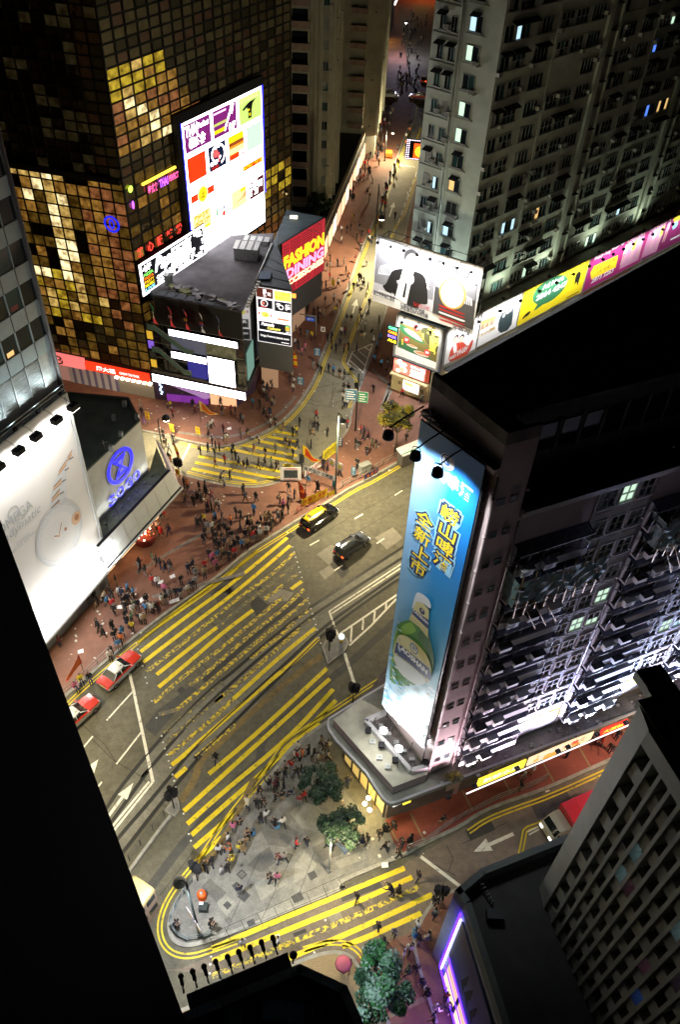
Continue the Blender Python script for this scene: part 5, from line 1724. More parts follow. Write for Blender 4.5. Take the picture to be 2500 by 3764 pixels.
 neon=glow('violet neon frame',(.07,.015,1),6)
 wneon=glow('white neon core',(.8,.8,1),3)
 mb=MB()
 fn.box(mb,.5,16,.01,.1,4.6,11.0,mat('navy poster wall',(.02,.04,.1),rough=.5,var=.3,scale=.6))
 for u0,r in((2.6,.5),(3.3,.6),(4.4,.45),(5.4,.6)):
  fn.poly(mb,[(u0,6.2),(u0+r*.5,7.8),(u0+r,8.9),(u0+r*1.3,7.4),(u0+r,6.6),(u0+r*1.5,5.6)],.104,M_BLACK)
 mb.obj('poster_panel',root)
 mb=MB()
 mb.tube([fn.P(.15,.14,0.9),fn.P(.15,.14,11.4)],.09,neon,6)
 mb.tube([fn.P(.4,.16,1.2),fn.P(.4,.16,11.1)],.07,wneon,6)
 mb.tube([fn.P(.2,.14,.8),fn.P(16,.14,.8)],.07,neon,6)
 mb.tube([fn.P(.7,.14,4.5),fn.P(16,.14,4.5)],.07,neon,6)
 mb.tube([fn.P(.6,.14,2.7),fn.P(16,.14,2.7)],.05,neon,6)
 mb.obj('neon_frame',root)
 for k in range(6):
  mb=MB()
  fn.box(mb,.9+k*2.4,3.0+k*2.4,.01,.08,.9,2.6,glow('amber shop window',(1,.66,.3),1.5))
  fn.box(mb,.9+k*2.4,3.0+k*2.4,.01,.08,2.8,4.3,glow('amber shop sign',(1,.62,.25),.9))
  fn.box(mb,3.02+k*2.4,3.16+k*2.4,.01,.14,.2,4.4,M_BLACK)
  mb.obj('shop_window',root)
 lamp('shop_front_light','AREA',fn.P(4,.6,2.4),260,(.35,.15,1),3.0,aim=fn.P(4,4,0),parent=root)
 return root
grid_building()
def octagon():
 root=thing('octagonal_building','dark octagonal roofed building at the bottom edge of the view','building',(-3,8,0))
 M_OB=mat('octagon parapet',(.05,.055,.055),var=.25,scale=.7)
 z=13.8
 pl=[A8(cG8,-500,1830,z),A8(cG8,430,1448,z),A8(cG8,1180,1133,z),A8(cS,345,1290,z),A8(cS,480,1600,z),A8(cS,560,1900,z)]
 poly=[(p.x,p.y)for p in pl]+[(2,3),(-14,3)]
 mb=MB()
 mb.prism(poly,.1,12.9,mat('octagon wall',(.06,.06,.065)),top=mat('octagon roof',(.012,.018,.022),var=.4,scale=.5))
 mb.obj('wall',root)
 mb=MB()
 for i in range(5):
  a,b=Vector(poly[i]),Vector(poly[i+1])
  t=(b-a).normalized()
  n_=Vector((t.y,-t.x))*.5
  mb.hexa([(p.x,p.y,12.9)for p in(a,b,b+n_,a+n_)]+[(p.x,p.y,z)for p in(a,b,b+n_,a+n_)],M_OB)
  L=(b-a).length
  k=1.4
  while k<L:
   p=a+t*k
   mb.hexa([(q.x,q.y,z)for q in(p,p+t*.04,p+t*.04+n_,p+n_)]+[(q.x,q.y,z+.01)for q in(p,p+t*.04,p+t*.04+n_,p+n_)],M_BLACK)
   k+=1.4
 mb.obj('parapet',root)
 mb=MB()
 for x,y,w in((1000,1480,1.4),(1150,1500,.9),(700,1500,1.0)):
  c=A8(cG8,x,y,13.2)
  mb.box(c.x-w/2,c.x+w/2,c.y-.5,c.y+.5,12.9,13.5,mat('teal roof plant',(.02,.05,.06)))
 mb.obj('roof_plant',root)
 a,b=A8(cG8,360,1355,13.6),A8(cG8,1090,1050,13.6)
 f_=Fr(b.x,b.y,math.degrees(math.atan2(a.x-b.x,a.y-b.y)))
 L=(a-b).length
 mb=MB()
 f_.box(mb,0,L,-.9,0,8,13.6,M_BLACK)
 f_.rect(mb,.1,L-.1,8.1,13.4,.004,mat('white poster sheet',(.6,.62,.6)))
 mb.obj('billboard_box',root)
 for i,(p,q)in enumerate((((440,1310),(405,1185)),((525,1278),(488,1150)),((610,1245),(572,1115)),((697,1208),(657,1080)),((780,1172),(738,1045)),((858,1138),(820,1012)),((940,1103),(902,975)),((1020,1068),(984,942)),((345,1345),(320,1220)))):
  p0,p1=A8(cG8,*p,13.55),A8(cG8,*q,13.9)
  mb=MB()
  mb.tube([p0,p1],.045,M_BLACK,6)
  d=(p1-p0).normalized()
  mb.tube([p0,p0+d*.3],.06,M_ALUW,6)  # white sleeve painted in for billboard light on the arm's foot
  for t in(.3,.45,.6):
   c=lerp(p1,p0,t*.8)
   mb.box(c.x-.1,c.x+.1,c.y-.06,c.y+.06,c.z-.1,c.z+.12,M_BLACK)
  mb.lathe((p1.x,p1.y,p1.z-.15),[(.05,.3),(.14,.2),(.17,.05),(.17,0)],M_BLACK,10)
  mb.obj('lamp_arm',root)
  if i%2==0:
   lamp('lamp_arm_light','SPOT',p1-Vector((0,0,.2)),50,(.85,.95,1),.15,aim=Vector((p0.x,p0.y,11))+d*.2,spot=95,parent=root)
octagon()
def corner_lamp():
 c=A8(cG8,1130,1118,14.2)
 root=thing('roof_lamp','round black lamp on the corner of the octagonal roof parapet','lamp',(c.x,c.y,13.8))
 mb=MB()
 mb.tube([(c.x,c.y,13.8),(c.x,c.y+.3,14.1)],.05,M_BLACK,6)
 mb.obj('bracket',root)
 mb=MB()
 mb.lathe((c.x,c.y+.35,13.95),[(.1,0),(.22,.1),(.24,.25),(.12,.4)],M_BLACK,12)
 mb.obj('lamp_head',root)
 lamp('corner_lamp_beam','SPOT',(c.x+.2,c.y+.7,13.8),2600,(.8,1,.95),.2,aim=(c.x+3.4,c.y+3.2,4),spot=110,blend=.8,parent=root)
corner_lamp()
def near_tower():
 d=at(420,3050)
 c=Vector((d.x,d.y))*.35
 root=thing('dark_tower','unlit dark tower very close by, filling the left edge','building',(c.x,c.y,0))
 v1=Vector((math.sin(math.radians(-66)),math.cos(math.radians(-66))))
 v2=Vector((math.sin(math.radians(200)),math.cos(math.radians(200))))
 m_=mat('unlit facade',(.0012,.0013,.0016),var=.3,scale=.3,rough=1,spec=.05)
 mb=MB()
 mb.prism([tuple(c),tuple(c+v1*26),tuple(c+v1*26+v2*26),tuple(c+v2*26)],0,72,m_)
 mb.obj('wall',root)
 f1=Fr((c+v1*26).x,(c+v1*26).y,114)
 f2=Fr(c.x,c.y,200)
 mb=MB()
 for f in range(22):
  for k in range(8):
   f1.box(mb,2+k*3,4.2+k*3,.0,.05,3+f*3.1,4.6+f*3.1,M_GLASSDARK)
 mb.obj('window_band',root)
near_tower()
def far_shops():
 root=thing('far_shops','distant shop corner with blue lights and yellow hoarding at the street end','building',(4,262,0))
 mb=MB()
 mb.prism([(-14,258),(5.5,257),(8.8,285),(9.5,320),(-14,330)],0,20,mat('far shop wall',(.1,.11,.11),var=.2,scale=.4),top=M_DARKROOF)
 mb.obj('wall',root)
 f_=Fr(-14,258,92.9)
 g_=Fr(5.5,257,6.7)
 mb=MB()
 for k in range(7):
  f_.box(mb,17.2-k*1.0,17.6-k*1.0,.05,.2,2.5,8-k*.4,glow('icy shop strips',(.6,.95,1),3.2))
 g_.box(mb,9,12,.05,.2,5.5,9,glow('white poster',(.85,.95,1),2.2))
 g_.box(mb,5,8,.05,.2,5.5,9,glow('teal poster',(.1,.3,.4),.8))
 g_.box(mb,3,14,.03,.1,.5,4,glow('shop yellow',(1,.65,.06),2.0))
 g_.box(mb,26,60,.05,.4,6.2,6.8,glow('pale shop strip',(1,.9,.8),3))
 mb.obj('shop_front',root)
 r2=thing('far_block','unlit block closing the street end with red canopy sign','building',(20,330,0))
 mb=MB()
 mb.prism([(12,326),(60,326),(60,350),(12,350)],0,40,M_BLACK)
 mb.obj('wall',r2)
 mb=MB()
 mb.box(14,30,318,325.9,6,7.2,glow('red canopy edge',(1,.1,.03),3))
 mb.box(17,22,317,317.9,4,6,glow('lime lit panel',(.8,1,.3),2.2))
 mb.obj('canopy_sign',r2)
far_shops()
# ================================================================ BILLBOARDS AND SCREENS
def uz(fr,x,y):
 d=FWD+RT*((x-1250.0)/2928.0)-UP*((y-1882.0)/2928.0)
 q=fr.o-Vector((EYE.x,EYE.y))
 t=(fr.n.x*q.x+fr.n.y*q.y)/(fr.n.x*d.x+fr.n.y*d.y)
 p=EYE+d*t
 r=Vector((p.x,p.y))-fr.o
 return(r.x*fr.e.x+r.y*fr.e.y)/fr.k,fr.zi(p.z)
class Art:
 def __init__(s,fr,d,o=(0,0),k=1.0):
  s.fr,s.d,s.o,s.k,s.mb=fr,d,o,k,MB()
 def uz(s,x,y):
  return uz(s.fr,s.o[0]+x/s.k,s.o[1]+y/s.k)
 def up(s):
  s.d+=.0016
  return s.d
 def poly(s,pts,m_):
  s.fr.poly(s.mb,[s.uz(*p)for p in pts],s.up(),m_)
 def blob(s,pts,m_,k=2):
  pts=[Vector((*p,0))for p in pts]
  for _ in range(k):
   q=[]
   for i in range(len(pts)):
    a,b=pts[i],pts[(i+1)%len(pts)]
    q+=[a*.75+b*.25,a*.25+b*.75]
   pts=q
  s.poly([(p.x,p.y)for p in pts],m_)
 def line(s,pts,w,m_):
  s.fr.line(s.mb,[s.uz(*p)for p in pts],w,s.up(),m_)
 def disc(s,c,rx,rz,m_):
  u,z=s.uz(*c)
  s.fr.disc(s.mb,u,z,rx,s.up(),m_,28,rz)
 def text(s,t,a,b,h,m_,bold=0.,shear=0.,asc=True):
  (u0,z0),(u1,z1)=s.uz(*a),s.uz(*b)
  z=(z0+z1)/2
  s.fr.text(s.mb,t,u0,u1,z,z+h,s.up(),m_,bold,shear,math.atan2(z1-z0,u1-u0)*0)
 def rect(s,u0,u1,z0,z1,m_):
  s.fr.rect(s.mb,u0,u1,z0,z1,s.up(),m_)
W_=lambda n,e=1.8:glow('screen white %s'%n,(1,.97,1),e)
def led_screen():
 root=thing('led_screen','giant bright white advertising screen of coloured squares on the glass tower','screen',FRT.P(18,.5,14))
 f=FRT
 U0,U1=10.25,27.1
 zs=[32.45,28.7,25.15,21.75,18.75,14.6]
 mb=MB()
 f.box(mb,U0-.9,U1+.5,.12,.7,18.9,33.6,M_BLACK)
 f.box(mb,12.75,U1+.3,.12,.7,14.2,18.9,M_BLACK)
 mb.obj('screen_case',root)
 mb=MB()
 bl=glow('blue edge light',(.02,.02,1),5)
 for u0,u1,z0,z1 in((U0-.16,U0-.02,19.0,32.5),(U1+.06,U1+.32,18.7,32.5)):
  f.box(mb,u0,u1,.6,.74,z0,z1,bl)
 mb.obj('edge_light',root)
 A=Art(f,.71)
 w=W_('led',8)
 A.rect(U0,U1,18.75,32.45,w)
 A.rect(12.9,U1,14.6,18.72,w)
 L=lambda n,c,e=1.6:glow('led '+n,c,e)
 pur,pur2,red,navy,ylw=L('purple',(.24,.015,.2),1.0),L('violet',(.35,.05,.9),1.2),L('red',(1,.05,.004),1.1),L('navy',(.005,.012,.06),.8),L('yellow',(1,.8,.01),1.1)
 lime,org,mar,grn,blk,teal=L('lime',(.68,1,.22),1.05),L('orange',(1,.35,.02),1.1),L('maroon',(.1,.012,.02),1.0),L('green',(.15,.7,.25),2),L('black',(.003,.004,.003),.4),L('pale teal',(.9,1,.95),1)
 pale=L('pale yellow',(1,.92,.45),1.1)
 wt=W_('bright',6)
 def cell(r,a,b,m_,mar_=.18):
  z1,z0=zs[r],zs[r+1]
  u0,u1=U0+(U1-U0)*a,U0+(U1-U0)*b
  if m_:
   A.rect(u0+mar_+.12,u1-mar_,z0+mar_+.1,z1-mar_-.12,m_)
  return u0,u1,z0,z1
 u0,u1,z0,z1=cell(0,0,.335,pur)
 A.up();d=A.d
 A.fr.text(A.mb,'THAI',u0+.5,u0+2.9,z1-1.75,z1-.5,d,wt,.03)
 A.fr.text(A.mb,'Perfect',u0+3.0,u1-.5,z1-1.35,z1-.7,d,wt,.05)
 A.fr.text(A.mb,'泰式食',u0+1.0,u0+4.4,z0+.55,z0+1.9,d,wt,.06)
 u0,u1,z0,z1=cell(0,.34,.665,pur)
 A.up()
 A.fr.line(A.mb,[(u1-1.1,z1-.6),(u1-2.9,z0+.7)],.3,A.d,W_('led',8))
 A.fr.poly(A.mb,[(u1-1.35,z1-.4),(u1-.65,z1-.45),(u1-1.1,z1-1.5),(u1-1.7,z1-1.35)],A.up(),W_('led',8))
 A.fr.rect(A.mb,u0+.4,u0+2.7,z0+.75,z0+1.2,A.up(),ylw)
 A.fr.rect(A.mb,u0+.4,u0+3.3,z0+1.65,z0+1.95,A.up(),L('dull lime',(.45,.5,.12),1.6))
 for k in range(3):
  A.fr.rect(A.mb,u0+.5+k*.8,u0+1.5+k*.8,z1-.8-.0*k,z1-.58,A.up(),L('pink',(.9,.5,.8),2))
 A.fr.text(A.mb,'8/F',u1-2.0,u1-.55,z0+.4,z0+1.3,A.up(),wt,.04)
 u0,u1,z0,z1=cell(0,.67,1.0,lime)
 cx,cz=(u0+u1)/2,(z0+z1)/2
 A.fr.poly(A.mb,[(cx-1.7,cz+.2),(cx-1.5,cz-.05),(cx-.7,cz+.2),(cx-.4,cz-.5),(cx-.5,cz-1.2),(cx+.3,cz-1.2),(cx+.35,cz-.4),(cx+.6,cz+.35),(cx+1.5,cz+.9),(cx+.7,cz+.75),(cx+.1,cz+.75),(cx-.6,cz+.6)],A.up(),blk)
 A.fr.rect(A.mb,cx-.25,cx+.1,cz-.95,cz-.6,A.up(),ylw)
 A.fr.rect(A.mb,cx-.55,cx-.1,cz-.3,cz-.05,A.up(),ylw)
 A.fr.text(A.mb,'STEAK',u0+.6,u1-.6,z1-1.0,z1-.45,A.up(),pale,.02)
 cell(1,0,.25,red)
 u0,u1,z0,z1=cell(1,.255,.5,navy)
 cx,cz=(u0+u1)/2,(z0+z1)/2
 A.up();A.fr.ring(A.mb,cx-.1,cz+.35,.85,1.1,A.d,wt,24,3,22,asp=.9)
 A.up();A.fr.ring(A.mb,cx+.5,cz+.1,1.0,1.25,A.d,wt,24,-5,9)
 A.fr.disc(A.mb,cx-.25,cz+.4,.5,A.up(),L('rose',(.9,.1,.1),1.6),16)
 A.fr.poly(A.mb,[(cx+.15,cz+.3),(cx+.5,cz+.4),(cx+.5,cz-.7),(cx+.2,cz-.8)],A.up(),L('rose',(.9,.1,.1),1.6))
 A.fr.text(A.mb,'新派',cx-1.5,cx,cz-.9,cz-.35,A.up(),wt,.05)
 A.fr.rect(A.mb,cx-1.3,cx+.2,cz-1.4,cz-1.0,A.up(),L('deep red',(.35,.01,.01),1.2))
 u0,u1,z0,z1=cell(1,.51,.745,org)
 A.fr.rect(A.mb,u0+.4,u1-.3,z1-1.2,z1-.35,A.up(),ylw)
 A.fr.rect(A.mb,u0+.3,u1-.2,z1-1.55,z1-1.15,A.up(),L('brown',(.3,.06,.01),1.2))
 A.fr.rect(A.mb,u0+.4,u1-.3,z0+1.0,z0+1.7,A.up(),pale)
 A.fr.rect(A.mb,u0+.33,u1-.2,z0+.3,z0+.9,A.up(),red)
 A.fr.text(A.mb,'7/F',u1-1.5,u1-.4,z0+.4,z0+1.0,A.up(),wt,.03)
 cell(1,.75,1,L('pale mint',(.75,.95,.82),.95))
 u0,u1,z0,z1=cell(2,0,.335,None)
 cz=(z0+z1)/2
 A.rect(u0+.4,u1-.4,cz-.45,cz+.45,red)
 A.disc_=A.fr.disc(A.mb,(u0+u1)/2,cz,1.1,A.up(),pale,18)
 A.fr.disc(A.mb,(u0+u1)/2,cz,.85,A.up(),ylw,18)
 A.fr.text(A.mb,'上',(u0+u1)/2-.35,(u0+u1)/2+.35,cz-.4,cz+.4,A.up(),L('olive',(.2,.12,.01),.8),.02)
 u0,u1,z0,z1=cell(2,.34,.67,None)
 for k in range(3):
  A.fr.rect(A.mb,u0+.7+k*.55,u0+.85+k*.55,z0+.9+.1*k,z1-.8,A.up(),L('pale rose',(.9,.6,.62),.9))
 u0,u1,z0,z1=cell(2,.675,1,None)
 A.rect(u0+.4,u1-.35,z0+1.45,z0+2.15,red)
 A.fr.text(A.mb,'韓國料理 燒烤店',u0+.55,u1-.5,z0+1.55,z0+2.05,A.up(),ylw,.03)
 u0,u1,z0,z1=cell(3,0,.26,pale)
 A.fr.text(A.mb,'韓江',u0+.7,u1-.5,z1-1.2,z1-.45,A.up(),L('deep yellow',(1,.55,.01),1.0),.05)
 A.fr.text(A.mb,'石頭鍋',u0+.7,u1-.5,z1-2.1,z1-1.3,A.up(),L('deep yellow',(1,.55,.01),1.0),.05)
 A.fr.rect(A.mb,u0+1.0,u1-.6,z0+.4,z0+.7,A.up(),ylw)
 u0,u1,z0,z1=cell(3,.265,.5,None)
 A.rect(u0+.7,u0+1.2,z0+.9,z0+2.0,L('soft green',(.35,.75,.4),.8))
 A.fr.disc(A.mb,u0+2.5,z0+.75,.4,A.up(),red,12)
 A.fr.disc(A.mb,u0+2.6,z0+1.5,.3,A.up(),L('grey blue',(.5,.6,.8),.8),12)
 u0,u1,z0,z1=cell(3,.505,.745,pale)
 A.fr.poly(A.mb,[(u0+.5,z0+.9),(u1-.4,z0+1.3),(u1-.4,z1-.9),(u1-1.2,z0+1.4)],A.up(),L('peach',(1,.5,.15),.9))
 A.fr.rect(A.mb,u1-1.6,u1-.5,z1-.9,z1-.5,A.up(),ylw)
 u0,u1,z0,z1=cell(3,.755,1,mar)
 A.fr.text(A.mb,'壽',u0+1.2,u0+2.4,z1-1.6,z1-.3,A.up(),wt,.05)
 A.fr.text(A.mb,'司',u0+2.5,u0+3.5,z1-1.7,z1-.8,A.up(),wt,.05)
 A.fr.text(A.mb,'方',u0+1.5,u0+2.5,z0+.6,z0+1.5,A.up(),wt,.05)
 for k in range(4):
  A.fr.rect(A.mb,u0+.5,u0+.95,z0+.7+k*.6,z0+1.1+k*.6,A.up(),wt)
 for k,ch in enumerate('光明會所'):
  A.fr.text(A.mb,ch,14.2+k*2.7,15.4+k*2.7,16.0,17.3,A.up(),L('faint lilac',(.85,.75,.88),.95),0)
 jt=L('joint blue',(.01,.06,.16),.5)
 for z in zs[1:5]:
  A.fr.rect(A.mb,U0,U1,z-.07,z+.07,A.up(),jt)
 for r,cs in enumerate(((.338,.668),(.2525,.505,.748),(.338,.672),(.2625,.5025,.75))):
  for c in cs:
   u=U0+(U1-U0)*c
   A.fr.rect(A.mb,u-.08,u+.08,zs[r+1],zs[r],A.up(),jt)
 A.mb.obj('screen_picture',root)
led_screen()
def colours_sign():
 f=FRT
 root=thing('restaurant_sign','black and white script restaurant sign hung below the giant screen','sign',f.P(6,.8,16))
 mb=MB()
 f.box(mb,-.5,12.7,.3,.92,15.7,19.9,M_BLACK)
 mb.obj('sign_case',root)
 A=Art(f,.925)
 w=W_('sign',5)
 A.rect(-.45,12.65,15.75,19.85,w)
 A.rect(.0,12.2,16.05,19.55,glow('sign black',(.004,.004,.012),.5))
 T=lambda t,u0,u1,z0,z1,m_=w,b=.02,s_=0.:A.fr.text(A.mb,t,u0,u1,z0,z1,A.up(),m_,b,s_)
 T('4/F',.15,1.7,18.55,19.35,w,.03)
 T('Pasanda',2.2,9.6,17.65,19.45,w,.045,.35)
 T('Colours',4.0,10.3,16.55,18.2,w,.045,.35)
 for i,(t,c)in enumerate((('PIZZA',(.25,1,.15)),('PASTA',(1,.2,.01)),('PARTY',(1,.5,.01)),('MUSIC',(1,.85,.02)),('LIVE',(.3,.8,1)))):
  T(t,.2,1.95,18.0-i*.46,18.36-i*.46,glow('sign word %d'%i,c,1.8),.03)
 T('CAFE & BAR',2.4,6.0,16.75,17.2,w,.02)
 T('2836-3885',2.4,6.0,16.2,16.65,w,.02)
 for z,a,b in((19.25,5.6,9.8),(19.05,5.6,9.6),(16.4,6.6,9.8),(16.2,6.6,9.6)):
  A.fr.rect(A.mb,a,b,z,z+.07,A.up(),w)
 rr=random.Random(1)
 for k in range(44):
  u,z=rr.choice(((11.6,18.9),(11.2,19.2),(11.8,17.9),(11.8,17.0),(11.3,16.4),(10.6,16.4),(10.6,19.3)))
  A.fr.disc(A.mb,u+rr.uniform(-.4,.35),z+rr.uniform(-.3,.22),rr.uniform(.07,.2),A.up(),w,7)
 A.mb.obj('lettering',root)
 mb=MB()
 for u in(1,4,7,10):
  mb.tube([f.P(u,.1,15.8),f.P(u,.6,15.75)],.06,M_STEELG,6)
 mb.obj('bracket',root)
colours_sign()
def fashion_sign():
 o=WTR-(WTR-WTL).normalized()*10.2
 f=Fr(o.x,o.y,math.degrees(math.atan2(WTR.x-WTL.x,WTR.y-WTL.y)))
 f.o+=f.n*.32
 root=thing('fashion_billboard','red patterned billboard reading fashion dining accessories beside the slate roof','billboard',f.P(5,0,9))
 mb=MB()
 f.box(mb,0,10.2,-.3,0,8.6,16.6,M_BLACK)
 mb.obj('panel',root)
 A=Art(f,.004)
 rd=glow('crimson print',(.75,.035,.06),.55)
 dk=glow('dark crimson print',(.2,.01,.02),.3)
 A.rect(.05,10.15,8.65,16.55,rd)
 for k in range(10):
  for j in range(4):
   if k<3:
    A.fr.disc(A.mb,.4+k*.45,14.6+j*.45,.13,A.up(),dk,8)
   elif k>6:
    A.fr.ring(A.mb,7.2+(k-6)*.75-.35,14.3+j*.62,.2,.3,A.up(),dk,6)
 for k in range(6):
  A.fr.rect(A.mb,4.4,7.1,14.5+k*.33,14.6+k*.33,A.up(),dk)
  A.fr.rect(A.mb,1.9,4.2,14.2+k*.38,14.26+k*.38,A.up(),dk)
  A.fr.rect(A.mb,1.9+k*.42,1.97+k*.42,14.1,16.4,A.up(),dk)
 T=lambda t,u0,u1,z0,z1,m_:A.fr.text(A.mb,t,u0,u1,z0,z1,A.up(),m_,.045)
 T('FASHION',.3,9.9,12.7,14.6,glow('fashion yellow',(1,.9,.02),1.7))
 T('DINING',.8,9.9,11.0,12.55,glow('fashion pink',(.95,.45,.8),1.3))
 T('ACCESSORIES',.1,9.9,9.95,10.9,glow('fashion cream',(1,.97,.55),1.7))
 for k in range(8):
  for j in range(2):
   A.fr.disc(A.mb,3.4+k*.42+.2*j,9.1+j*.42,.14,A.up(),dk,8)
 for r in(.25,.5,.75):
  A.fr.ring(A.mb,1.9,9.2,r,r+.12,A.up(),dk,20)
 for k in range(5):
  A.fr.rect(A.mb,7.2,10.0,8.8+k*.22,8.86+k*.22,A.up(),dk)
 A.mb.obj('printed_picture',root)
fashion_sign()
def directory_sign():
 f=Fr(WF1.x,WF1.y,math.degrees(math.atan2(WF2.x-WF1.x,WF2.y-WF1.y)))
 f.o+=f.n*.25
 root=thing('directory_sign','tall white directory sign of restaurant squares under the slate roof edge','sign',f.P(2.3,0,8.6))
 L=(WF2-WF1).length
 mb=MB()
 f.box(mb,0,L,-.24,0,8.6,16.4,M_STEELG)
 mb.obj('sign_case',root)
 A=Art(f,.004)
 w=W_('dir',1.25)
 A.rect(.05,L-.05,8.65,16.35,w)
 R_=lambda a,b,z0,z1,m_:A.rect(L*a,L*b,z0,z1,m_)
 navy=glow('directory navy',(.006,.008,.02),.4)
 mar=glow('directory maroon',(.13,.025,.015),.7)
 yl=glow('directory yellow',(1,.9,.15),1.1)
 T=lambda t,a,b,z0,z1,m_,bo=.03,s_=0:A.fr.text(A.mb,t,L*a,L*b,z0,z1,A.up(),m_,bo,s_)
 R_(.02,.48,15.0,16.3,mar)
 T('壽',.2,.3,15.4,16.2,w);T('司',.32,.42,15.3,15.8,w);T('方',.2,.3,15.05,15.4,w)
 R_(.52,.98,14.95,16.2,yl)
 T('THAI',.72,.95,15.7,16.0,glow('directory deep yellow',(1,.65,.01),1.1));T('泰式食',.56,.78,15.1,15.5,glow('directory deep yellow',(1,.65,.01),1.1))
 R_(.05,.46,13.6,14.75,navy)
 A.fr.ring(A.mb,L*.23,14.25,.36,.48,A.up(),w,20);A.fr.disc(A.mb,L*.2,14.25,.22,A.up(),glow('directory rose',(.9,.25,.2),.8),12)
 R_(.12,.3,13.7,13.85,glow('directory red',(.7,.03,.02),.8))
 R_(.52,.98,13.45,14.8,navy)
 T('煙',.56,.68,14.0,14.6,w);A.fr.ring(A.mb,L*.7,14.05,.22,.36,A.up(),w,16);T('韓',.82,.96,13.7,14.6,w)
 A.fr.disc(A.mb,L*.25,12.7,.55,A.up(),yl,18,.4);T('上',.22,.3,12.5,12.95,navy)
 R_(.06,.1,12.6,12.95,glow('directory red',(.7,.03,.02),.8));R_(.4,.43,12.5,12.85,glow('directory red',(.7,.03,.02),.8))
 R_(.6,.92,12.25,12.5,glow('directory coral',(1,.3,.15),1))
 R_(.06,.96,10.5,11.7,navy)
 T('Pasanda',.12,.5,11.1,11.6,w,.05,.3);T('Colours',.3,.68,10.65,11.1,yl,.05,.3)
 for i,c in enumerate(((.3,.9,.3),(1,.8,.1),(1,.6,.05),(1,.85,.1))):
  R_(.82,.94,11.45-i*.18,11.58-i*.18,glow('directory bar %d'%i,c,1))
 T('4/F',.83,.94,10.55,10.8,w)
 R_(.03,.98,8.75,10.3,navy)
 T('http://www.izzue.com',.1,.92,9.4,9.85,w,.02)
 R_(.7,.92,9.0,9.1,w)
 A.mb.obj('lettering',root)
 mb=MB()
 f.box(mb,L,L+.5,-.2,0,15.6,16.1,glow('orange side lamp',(1,.35,.05),2))
 mb.obj('side_lamp',root)
directory_sign()
def side_screens():
 f=Fr(-11.9,90.5,2)
 root=thing('side_screen','tall narrow blue white screen at the podium corner by the pavement','screen',f.P(2,.3,1))
 mb=MB()
 f.box(mb,.5,8.5,.05,.3,1.0,7.4,M_BLACK)
 f.rect(mb,.7,5.4,3.6,7.2,.304,W_('side',2.0))
 f.rect(mb,5.6,8.3,3.6,7.2,.304,glow('side blue',(.2,.3,1),2.5))
 f.rect(mb,.7,8.3,1.2,3.2,.304,glow('side pink',(1,.8,.85),2.2))
 mb.obj('panel',root)
side_screens()
PR=lambda n,c:mat('print '+n,c,rough=.55)
P_WHT,P_BLK,P_GRY,P_DGR,P_LGR=PR('white',(.78,.78,.78)),PR('black',(.006,.006,.007)),PR('grey',(.2,.2,.22)),PR('dark grey',(.045,.045,.05)),PR('light grey',(.5,.5,.54))
def lamp_bar(root,fr,u0,u1,z,energy,n,arm=1.0,zaim=None,col=(1,1,1),head=.16):
 for k in range(n):
  u=lerp(u0,u1,(k+.5)/n)
  mb=MB()
  mb.tube([fr.P(u,0,z+.05),fr.P(u,arm*.55,z+.1),fr.P(u,arm,z-.1)],.028,M_BLACK,5)
  fr.box(mb,u-head,u+head,arm-head,arm+head*.8,z-.42,z-.16,M_BLACK)
  mb.obj('floodlight',root)
 ld=bpy.data.lights.new('floodlight_beam','AREA')
 ld.shape='RECTANGLE'
 ld.size,ld.size_y=abs(u1-u0)*.94,.25
 ld.energy,ld.color=energy,col
 ld.spread=math.radians(150)
 o=bpy.data.objects.new('floodlight_beam',ld)
 COL.objects.link(o)
 p,q=fr.P((u0+u1)/2,arm+.25,z-.46),fr.P((u0+u1)/2,0,zaim if zaim is not None else z-3.4)
 d=(q-p).normalized()
 e3=Vector((fr.e.x,fr.e.y,0))
 y=(-d).cross(e3)
 o.matrix_world=Matrix(((e3.x,y.x,-d.x,p.x),(e3.y,y.y,-d.y,p.y),(e3.z,y.z,-d.z,p.z),(0,0,0,1)))
 o.parent=root
 o.matrix_parent_inverse=Matrix.Translation(-root_of(root))
